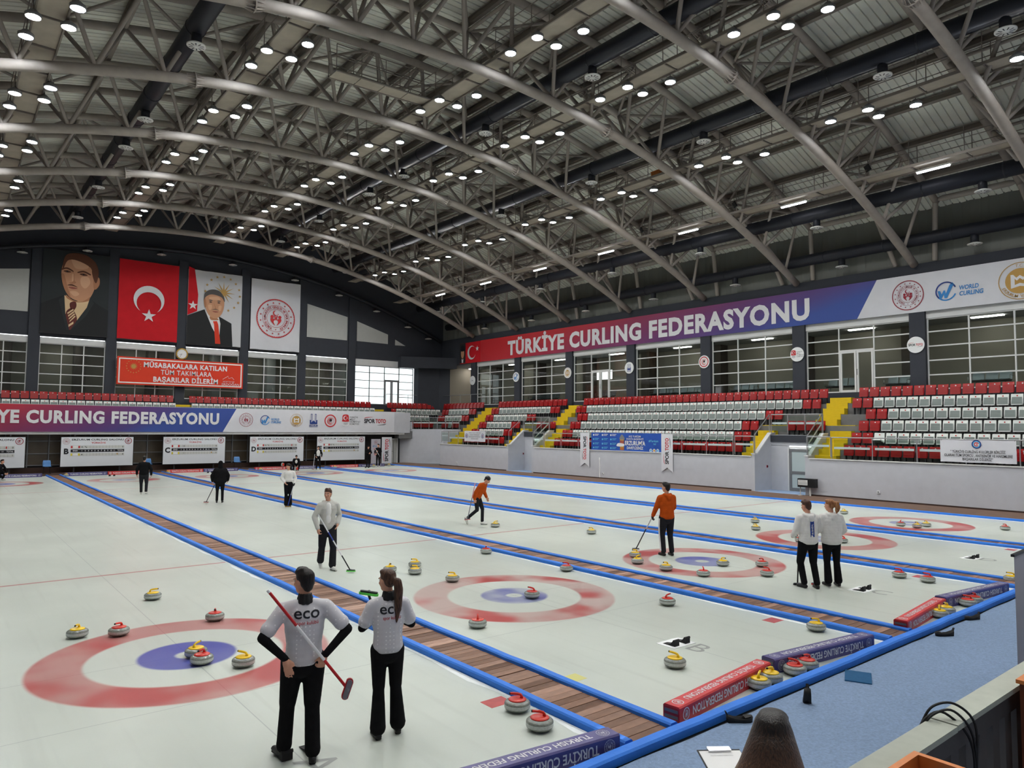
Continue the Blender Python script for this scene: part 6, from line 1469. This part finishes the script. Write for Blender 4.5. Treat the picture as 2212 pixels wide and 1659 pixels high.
# --- 1 the man in the patterned shirt, broom behind his back
JM = dict(elL=(-.375,-.10,1.16), wrL=(-.175,-.150,.97), elR=(.385,-.09,1.17), wrR=(.175,-.150,.97), shL=(-.19,0,1.375), shR=(.19,0,1.375), knL=(-.13,.05,.50), anL=(-.15,.07,.10), hiL=(-.095,0,.92), knR=(.085,-.02,.5), anR=(.09,-.10,.085), nek=(0,0,1.455))
M('shirt_print', (186, 184, 186), 0.7)
def dotted(m):
    nt = m.node_tree; b = nt.nodes['Principled BSDF']; tc = nt.nodes.new('ShaderNodeTexCoord'); mp = nt.nodes.new('ShaderNodeMapping'); mp.inputs['Scale'].default_value = (26,26,26); nt.links.new(tc.outputs['Object'], mp.inputs[0])
    vo = nt.nodes.new('ShaderNodeTexVoronoi'); vo.inputs['Randomness'].default_value = 0.0; nt.links.new(mp.outputs[0], vo.inputs[0]); vo.inputs['Scale'].default_value = 1.0
    lt = nt.nodes.new('ShaderNodeMath'); lt.operation = 'LESS_THAN'; lt.inputs[1].default_value = 0.2; nt.links.new(vo.outputs['Distance'], lt.inputs[0])
    mx = nt.nodes.new('ShaderNodeMix'); mx.data_type = 'RGBA'; nt.links.new(lt.outputs[0], mx.inputs[0]); mx.inputs[6].default_value = (*lin((206,204,208)),1); mx.inputs[7].default_value = (*lin((236,234,236)),1); nt.links.new(mx.outputs[2], b.inputs['Base Color'])
dotted(MATS['shirt_print'])
eco = dict(top='shirt_print', sleeve='cloth_black', bottom='cloth_black', shoe='black', collar='black')
p1, j1, W1, top1 = person('man in light grey patterned shirt and black trousers, broom behind his back', -0.01, -3.84, -6, 1.0, JM, hyaw=-38, look=dict(eco, hairstyle='short', hair='hair_black', leg=1.12, flare=.008, wide=1.05), hL=(V(.25,-.25,-.9), V(-.15,-1,.1), .25), hR=(V(-.35,-.1,-.95), V(.35,-1,.1), .95), toeL=20, toeR=0, vox=0.011)
hr = j1['haR']; d1 = V(.62,-.10,-.80).normalized()
broom('red and white broom slanting behind the back of the patterned-shirt man', wpt(W1, V(.19,-.185,.90)-d1*.84), wpt(W1, V(.19,-.185,.90)+d1*.30), [(.34,'broom_red'),(.70,'broom_white'),(.84,'broom_red'),(1.0,'broom_red')], 'broom_red', side=(W1.to_3x3() @ V(.28,-.1,1)), hw=0.2, face=(W1.to_3x3() @ V(0,-1,.25)))
# --- 2 the woman in the same shirt, ponytail
JW = dict(elL=(-.27,.02,1.13), wrL=(-.11,.20,1.16), elR=(.26,.02,1.13), wrR=(.10,.21,1.18), knL=(-.085,.01,.5), knR=(.10,.03,.5), anL=(-.10,-.06,.085), anR=(.13,.02,.085), hiL=(-.09,0,.92), hiR=(.09,0,.92), shL=(-.165,0,1.36), shR=(.165,0,1.36))
p2, j2, W2, top2 = person('woman with long brown ponytail in light grey patterned shirt, flared black trousers', 0.86, -3.86, -12, 0.945, JW, hyaw=-30, hpit=-4, look=dict(eco, hairstyle='pony', hair='hair_brown', tail=.34, flare=.030, leg=0.98, wide=1.0, slim=0.95), hL=(V(.6,.5,.3), V(-.2,.2,1), .9), hR=(V(-.6,.5,.4), V(.2,.2,1), .9), vox=0.011)
broom('green padded broom held against the chest of the ponytailed woman', wpt(W2, V(.12,.24,.55)), wpt(W2, V(-.17,.16,1.36)), [(.5,'broom_grey'),(1.0,'black')], 'pad_green', side=(W2.to_3x3() @ V(-1,.3,.15)), hw=0.2)
# --- 3 man in grey zip hoodie
JG = dict(anL=(.02,.16,.10), knL=(-.08,.16,.52), anR=(.07,-.30,.17), knR=(.12,-.02,.50), elR=(.29,-.02,1.14), wrR=(.27,.10,.92), elL=(-.28,-.05,1.15), wrL=(-.20,.10,.97))
JG = dict(anL=(-.07,.14,.085), knL=(-.09,.12,.50), anR=(.06,-.24,.14), knR=(.11,-.02,.50), elR=(.29,-.02,1.13), wrR=(.26,.13,.90), elL=(-.28,-.06,1.14), wrL=(-.185,.10,.97))
p3, j3, W3, top3 = person('man in pale grey zip hoodie over white T-shirt, walking with a blue and white broom', 3.93, 4.30, 160, 1.0, JG, hyaw=38, look=dict(top='cloth_greyhood', bottom='cloth_black2', shoe='shoe_white', hairstyle='short', hair='hair_brown', hood=True, loose=1.08, leg=1.15, flare=.012), hR=(V(-.05,.25,-.95), V(1,.2,.1), .8), toeR=(0.05,.75,-.65), vox=0.013)
blob('t_shirt', [('e', (j3['che']+V(.02,.075,.0)), (.075,.062,.17)), ('e', j3['che']+V(.02,.072,-.18), (.062,.066,.13))], 'shirt_white', p3, 0.012, 3)
broom('blue and white broom with green pad held by the grey-hooded man', wpt(W3, j3['haR']+V(-.04,-.10,.34)), wpt(W3, V(-.30,.62,.03)), [(.30,'broom_white'),(.45,'broom_blue'),(.72,'broom_white'),(1.0,'black')], 'pad_green', side=(.75,-.65,0))
# --- 4 woman in cropped white sweater
JS = dict(elR=(.28,.0,1.15), wrR=(.15,.12,.98), elL=(-.27,-.03,1.14), wrL=(-.22,.10,.95), anL=(-.07,.0,.085), anR=(.07,.0,.085), knL=(-.08,.02,.5), knR=(.08,.02,.5), hiL=(-.085,0,.92), hiR=(.085,0,.92))
p4, j4, W4, _ = person('woman with long dark ponytail in cropped white sweater and wide black trousers', 7.88, 16.5, 178, 0.95, JS, hyaw=40, hpit=-12, look=dict(top='cloth_offwhite', bottom='cloth_black', shoe='black', sole='ink_gold', hairstyle='pony', tail=.5, hair='hair_black', hem=.99, loose=1.08, flare=.03, leg=1.05, gloves=('black','L')), hL=(V(.05,.2,-.95), V(-1,.1,.1), .8), vox=0.014)
broom('white and blue broom leaning on the wide trousers of the white-sweatered woman', wpt(W4, j4['haL']+V(0,.0,.06)), wpt(W4, V(.02,.22,.02)), [(.5,'broom_white'),(1.0,'broom_blue')], 'ink_gold', side=(.75,-.65,0))
# --- 5 person in black hooded jacket
p5, j5, W5, _ = person('person in black hooded jacket seen from behind, broom at the feet', 6.2, 19.35, 2, 0.96, dict(elL=(-.32,-.02,1.12), elR=(.31,-.02,1.13), wrL=(-.30,.08,.90), wrR=(.29,.08,.92)), look=dict(top='cloth_black', bottom='cloth_black', shoe='black', sole='white', sock='white', hairstyle='hood', hair='cloth_black', wide=1.28, loose=1.25, hem=.82, leg=.95, slim=1.25), hL=(V(0,.3,-.95),V(-1,0,0),.8), vox=0.015)
broom('short dark broom with pink pad beside the black-hooded person', wpt(W5, V(-.20,.10,.72)), wpt(W5, V(-.50,.10,.02)), [(1.0,'black')], 'pad_pink', side=(.78,-.63,0))
# --- 6 man in black tracksuit walking away
p6, j6, W6, _ = person('man in black tracksuit walking away towards the scoreboards', 4.60, 25.0, 8, 0.98, dict(elL=(-.29,-.02,1.13), elR=(.30,-.03,1.12), wrL=(-.30,.08,.90), wrR=(.29,.05,.87), anL=(-.10,.08,.085), anR=(.13,-.14,.12), knR=(.12,.0,.5), knL=(-.11,.06,.5)), look=dict(top='cloth_black', bottom='cloth_black2', shoe='shoe_white', hairstyle='short', wide=1.12, loose=1.12, leg=1.1), hL=(V(0,.2,-.95),V(-1,0,0),.6), hR=(V(0,.2,-.95),V(1,0,0),.6), vox=0.015)
# --- 7 woman in orange hoodie, black headscarf
JO = dict(pel=(0,-.06,.90), che=(0,.10,1.20), nek=(0,.20,1.34), shL=(-.16,.16,1.32), shR=(.17,.13,1.30), elR=(.23,-.02,1.06), wrR=(.22,-.06,.84), elL=(-.20,.10,1.06), wrL=(-.18,.20,.88), hiL=(-.085,-.05,.90), hiR=(.085,-.05,.90), knL=(-.08,.10,.50), anL=(-.07,.10,.085), knR=(.09,-.02,.48), anR=(.09,-.36,.20))
p7, j7, W7, _ = person('woman in orange hoodie and black headscarf walking bent forward', 10.80, 8.15, 112, 0.97, JO, hyaw=0, hpit=-30, look=dict(top='cloth_orange', bottom='cloth_black2', shoe='shoe_white', hairstyle='cap', hair='black', hood=True, loose=1.12, leg=.95), hR=(V(0,.1,-1),V(1,0,0),.9), toeR=(0,.35,-.93), vox=0.013)
broom('pale pink broom carried upright behind the orange-hooded woman', wpt(W7, V(.27,-.02,1.32)), wpt(W7, V(.20,-.30,.16)), [(.4,'pad_pink'),(1.0,'broom_grey')], 'pad_pink', side=(.8,-.6,.1))
# --- 8 man in orange hoodie
p8, j8, W8, _ = person('man in orange hoodie and black track trousers with white side stripes', 11.22, 0.98, -32, 1.02, dict(elL=(-.25,.06,1.13), wrL=(-.24,.22,.93), elR=(.24,.06,1.13), wrR=(.20,.24,.98), knL=(-.10,.04,.5), anL=(-.10,-.02,.085), anR=(.10,-.06,.085)), hyaw=-25, look=dict(top='cloth_orange', bottom='cloth_black2', shoe='black', hairstyle='short', hood=True, loose=1.10, leg=1.1, gloves=('black','L'), wide=1.05), hL=(V(0,.5,-.85),V(-1,0,0),.8), vox=0.012)
for k in (-1,0,1):
    MB().tube([Vector((-.213,.022*k-.002,.90)), Vector((-.207,.022*k+.02,.72)), Vector((-.188,.02*k+.036,.52)), Vector((-.180,.02*k+.01,.30)), Vector((-.176,.02*k-.006,.13))], 0.007, 5).build('side_stripe', 'white', p8)
broom('white and black broom held forward by the orange-hooded man', wpt(W8, j8['haL']+V(0,-.06,.10)), wpt(W8, V(-.36,.88,.02)), [(.4,'broom_white'),(1.0,'black')], 'ink_white', side=(.8,-.6,0))
# --- 9 and 10 the pair in white hoodies
p9, j9, W9, top9 = person('short-haired man in white hoodie with blue back print, black trousers', 10.62, -2.98, -28, 0.985, dict(elL=(-.25,.0,1.13), wrL=(-.22,.18,1.00), elR=(.24,.05,1.15), wrR=(.10,.24,1.10), knL=(-.13,.08,.5), anL=(-.09,.0,.085), knR=(.12,.04,.5), anR=(.12,-.10,.085)), hyaw=-25, hpit=-10, look=dict(top='cloth_offwhite', bottom='cloth_black', shoe='black', hairstyle='short', hair='hair_brown', hood=True, loose=1.12, leg=1.1, wide=1.05), hL=(V(.1,.9,-.2),V(-1,0,0),.7), toeL=15, vox=0.012)
p10, j10, W10, _ = person('ponytailed woman in oversized white hoodie and flared black trousers', 11.12, -3.19, -30, 0.985, dict(elL=(-.27,.0,1.13), wrL=(-.20,.20,1.05), elR=(.27,.0,1.12), wrR=(.22,.14,.98), knL=(-.09,.02,.5), anL=(-.10,-.04,.10), knR=(.09,-.02,.5), anR=(.10,-.06,.10)), hyaw=-30, hpit=-6, look=dict(top='cloth_offwhite', bottom='cloth_black', shoe='black', sock='white', hairstyle='ponyhigh', hair='hair_auburn', tail=.12, hood=True, loose=1.22, flare=.022, wide=1.08, hem=.84), hL=(V(.1,.6,-.5),V(-1,0,0),.8), vox=0.012)
broom('thin dark broom with red pad standing beside the oversized white hoodie', wpt(W10, V(-.26,.26,1.02)), wpt(W10, V(-.28,.12,.02)), [(1.0,'hair_brown')], 'broom_red', side=(.8,-.6,0), hw=.17)
broom('thin black broom standing behind the legs of the blue-print white hoodie', wpt(W9, V(-.05,.26,.95)), wpt(W9, V(-.13,.20,.02)), [(1.0,'black')], 'black', side=(.8,-.6,0), hw=.17)
# --- 11..15 distant players
p11, j11, W11, _ = person('player in black crouching at the far end of sheet A', 0.05, 38.0, 120, 0.95, dict(pel=(0,-.08,.42), che=(0,.08,.74), nek=(0,.14,.92), shL=(-.17,.12,.88), shR=(.17,.12,.88), elL=(-.22,.28,.62), elR=(.22,.28,.62), wrL=(-.12,.40,.42), wrR=(.12,.40,.42), hiL=(-.09,-.06,.42), hiR=(.09,-.06,.42), knL=(-.12,.32,.42), knR=(.12,.26,.22), anL=(-.10,.18,.085), anR=(.10,-.10,.085)), look=dict(top='cloth_black', bottom='cloth_black', hairstyle='short', shoe='shoe_white'), vox=0.016)
p12, j12, W12, _ = person('crouching player in black and white jacket behind a tipped stone', 16.98, 38.12, 178, 0.95, dict(pel=(0,-.12,.36), che=(0,.02,.68), nek=(0,.06,.86), shL=(-.17,.04,.82), shR=(.17,.04,.82), elL=(-.26,.18,.56), elR=(.26,.18,.56), wrL=(-.12,.30,.36), wrR=(.12,.30,.36), hiL=(-.09,-.10,.36), hiR=(.09,-.10,.36), knL=(-.24,.22,.46), knR=(.24,.22,.46), anL=(-.16,.05,.085), anR=(.16,.05,.085)), hpit=-12, look=dict(top='cloth_black', bottom='cloth_black', hairstyle='cap', hair='hair_black'), vox=0.016)
blob('jacket_front', [('e', j12['che']+V(0,.085,-.02), (.09,.05,.15))], 'cloth_offwhite', p12, 0.014, 2)
p13, j13, W13, _ = person('standing player in white fronted black jacket beside scoreboard E', 18.75, 38.5, 176, 0.97, dict(anL=(-.15,.06,.085), knL=(-.13,.04,.5), anR=(.10,-.02,.085), elR=(.27,-.02,1.14), wrR=(.17,.10,.96), elL=(-.27,0,1.14), wrL=(-.24,.10,.94)), look=dict(top='cloth_black', bottom='cloth_black', hairstyle='cap', hair='hair_black', loose=1.05), vox=0.016)
blob('jacket_front', [('e', j13['che']+V(0,.062,-.03), (.135,.075,.20)), ('e', j13['che']+V(0,.06,-.20), (.12,.072,.12))], 'cloth_offwhite', p13, 0.014, 2)
broom('distant pale broom beside the white fronted jacket', wpt(W13, V(.24,.12,1.05)), wpt(W13, V(.34,.14,.02)), [(1.0,'broom_white')], 'pad_pink', side=(.8,-.6,0))
p14, j14, W14, _ = person('distant player in black with folded arms before the grey roll-up', 23.15, 39.3, 150, 0.95, dict(elL=(-.26,.05,1.14), wrL=(-.06,.22,1.12), elR=(.26,.05,1.14), wrR=(.06,.22,1.14)), look=dict(hairstyle='cap', hair='cloth_black', loose=1.05), hL=(V(1,.1,0),V(0,1,.2),.5), hR=(V(-1,.1,0),V(0,1,.2),.5), vox=0.016)
p15, j15, W15, _ = person('distant tall player in black holding a white broom diagonally', 23.95, 39.2, -150, 1.02, dict(elL=(-.28,.05,1.16), wrL=(-.12,.24,1.18), elR=(.28,.02,1.14), wrR=(.12,.22,1.0), anL=(-.14,.04,.085), anR=(.14,-.04,.085)), look=dict(hairstyle='short', shoe='shoe_white', loose=1.05), hL=(V(.9,.4,.2),V(0,1,.3),.9), hR=(V(-.9,.4,-.2),V(0,1,.3),.9), vox=0.016)
broom('distant white broom held diagonally by the tall player in black', wpt(W15, V(.12,.30,1.42)), wpt(W15, V(-.36,.34,.78)), [(.75,'broom_white'),(1.0,'broom_grey')], 'black', side=(.8,-.6,.3))
# --- 16 long-haired woman in the foreground
p16, j16, W16, _ = person('woman with long dark ombre hair and black top seen from behind at the carpet edge', 0.235, -8.49, 6, 1.035, dict(elL=(-.24,.06,1.16), wrL=(-.14,.26,1.22), elR=(.24,.06,1.16), wrR=(.16,.26,1.20)), hpit=-14, look=dict(top='cloth_black', bottom='cloth_black', hairstyle='long', hair='hair_black'), hL=(V(.3,.9,.1),V(-.2,.1,-1),.5), hR=(V(-.3,.9,.1),V(.2,.1,-1),.5), vox=0.011)
# --- 17 arm of someone at the frame edge on sheet E
p17, j17, W17, _ = person('player in white top at the far side of sheet E, elbow showing', 24.15, -3.35, 30, 1.0, dict(elL=(-.38,.02,1.16), wrL=(-.17,.10,1.02), elR=(.36,.02,1.16), wrR=(.17,.10,1.02)), look=dict(top='cloth_offwhite', sleeve='cloth_black', bottom='cloth_black', hairstyle='short'), vox=0.014)
# ---- turn remesh results into plain meshes
bpy.context.view_layer.update()
dg = bpy.context.evaluated_depsgraph_get()
for o in PENDING:
    me = bpy.data.meshes.new_from_object(o.evaluated_get(dg)); me.name = o.data.name
    old = o.data; mt = old.materials[0]; o.modifiers.clear(); o.data = me; me.materials.clear(); me.materials.append(mt); bpy.data.meshes.remove(old)
    me.polygons.foreach_set('use_smooth', [True]*len(me.polygons))
# ombre ends of the long hair
m = bpy.data.materials.new('hair_ombre'); m.use_nodes = True; nt = m.node_tree; b = nt.nodes['Principled BSDF']; b.inputs['Roughness'].default_value = 0.4
tc = nt.nodes.new('ShaderNodeTexCoord'); sp = nt.nodes.new('ShaderNodeSeparateXYZ'); nt.links.new(tc.outputs['Object'], sp.inputs[0])
mp = nt.nodes.new('ShaderNodeMapping'); mp.inputs['Scale'].default_value = (150, 150, 5); nt.links.new(tc.outputs['Object'], mp.inputs[0]); nz = nt.nodes.new('ShaderNodeTexNoise'); nz.inputs['Scale'].default_value = 1.0; nt.links.new(mp.outputs[0], nz.inputs['Vector'])
ad = nt.nodes.new('ShaderNodeMath'); ad.operation = 'MULTIPLY_ADD'; nt.links.new(nz.outputs['Fac'], ad.inputs[0]); ad.inputs[1].default_value = -0.34; nt.links.new(sp.outputs[2], ad.inputs[2])
rp = nt.nodes.new('ShaderNodeValToRGB'); mr = nt.nodes.new('ShaderNodeMapRange'); nt.links.new(ad.outputs[0], mr.inputs[0]); mr.inputs[1].default_value = 1.24; mr.inputs[2].default_value = 1.58; nt.links.new(mr.outputs[0], rp.inputs[0])
rp.color_ramp.elements[0].color = (*lin((172,134,88)),1); rp.color_ramp.elements[1].color = (*lin((22,17,15)),1); e = rp.color_ramp.elements.new(0.45); e.color = (*lin((84,56,40)),1); nt.links.new(rp.outputs[0], b.inputs['Base Color'])
bp = nt.nodes.new('ShaderNodeBump'); bp.inputs['Strength'].default_value = 0.5; bp.inputs['Distance'].default_value = 0.008; nt.links.new(nz.outputs['Fac'], bp.inputs['Height']); nt.links.new(bp.outputs['Normal'], b.inputs['Normal'])
for c in p16.children:
    if c.name.startswith('hair'): c.data.materials.clear(); c.data.materials.append(m)
# lettering laid onto the backs of the shirts
def back_print(person_obj, top, MWp, body, mat, cx, cz, h, width, bold, rot=0.0, name='lettering', off=0.003):
    me0 = text_mesh(body, bold, mat); bm = bmesh.new(); bm.from_mesh(me0); bmesh.ops.triangulate(bm, faces=bm.faces[:]); bmesh.ops.subdivide_edges(bm, edges=[e for e in bm.edges if e.calc_length() > 0.15], cuts=2, use_grid_fill=False); bmesh.ops.triangulate(bm, faces=bm.faces[:])
    xs = [v.co.x for v in bm.verts]; kx = width/(max(xs)-min(xs)); kz = h/0.682
    T = top.data; bvh = BVHTree.FromPolygons([v.co for v in T.vertices], [tuple(p.vertices) for p in T.polygons])
    cr, sr = math.cos(rot), math.sin(rot)
    for v in bm.verts:
        u, w = v.co.x*kx, v.co.y*kz; u, w = u*cr-w*sr, u*sr+w*cr
        hit = bvh.ray_cast(V(cx+u, -0.6, cz+w), V(0,1,0))
        v.co = V(cx+u, (hit[0].y if hit[0] else -0.12)-off, cz+w)
    me = bpy.data.meshes.new('lettering'); bm.to_mesh(me); bm.free(); me.materials.append(MATS[mat]); return put(name, me, person_obj)
back_print(p1, top1, W1, 'eco', 'ink', 0.01, 1.355, 0.10, 0.23, 0.012); back_print(p1, top1, W1, 'spor kulübü', 'ink_red', 0.02, 1.265, 0.032, 0.19, 0.006)
back_print(p2, top2, W2, 'eco', 'ink', 0.01, 1.265, 0.10, 0.22, 0.012); back_print(p2, top2, W2, 'spor kulübü', 'ink_red', 0.02, 1.175, 0.032, 0.18, 0.006)
M('print_royal', (40, 66, 140), 0.7, 0, 0.2, 0.5, 40)
back_print(p9, top9, W9, 'I', 'print_royal', 0.02, 1.15, 0.30, 0.085, 0.0, 0.0, 'back_print'); back_print(p9, top9, W9, 'BUSHIDO', 'ink_white', 0.02, 1.15, 0.032, 0.2, 0.02, PI/2, 'back_print', 0.005)
f_ = None
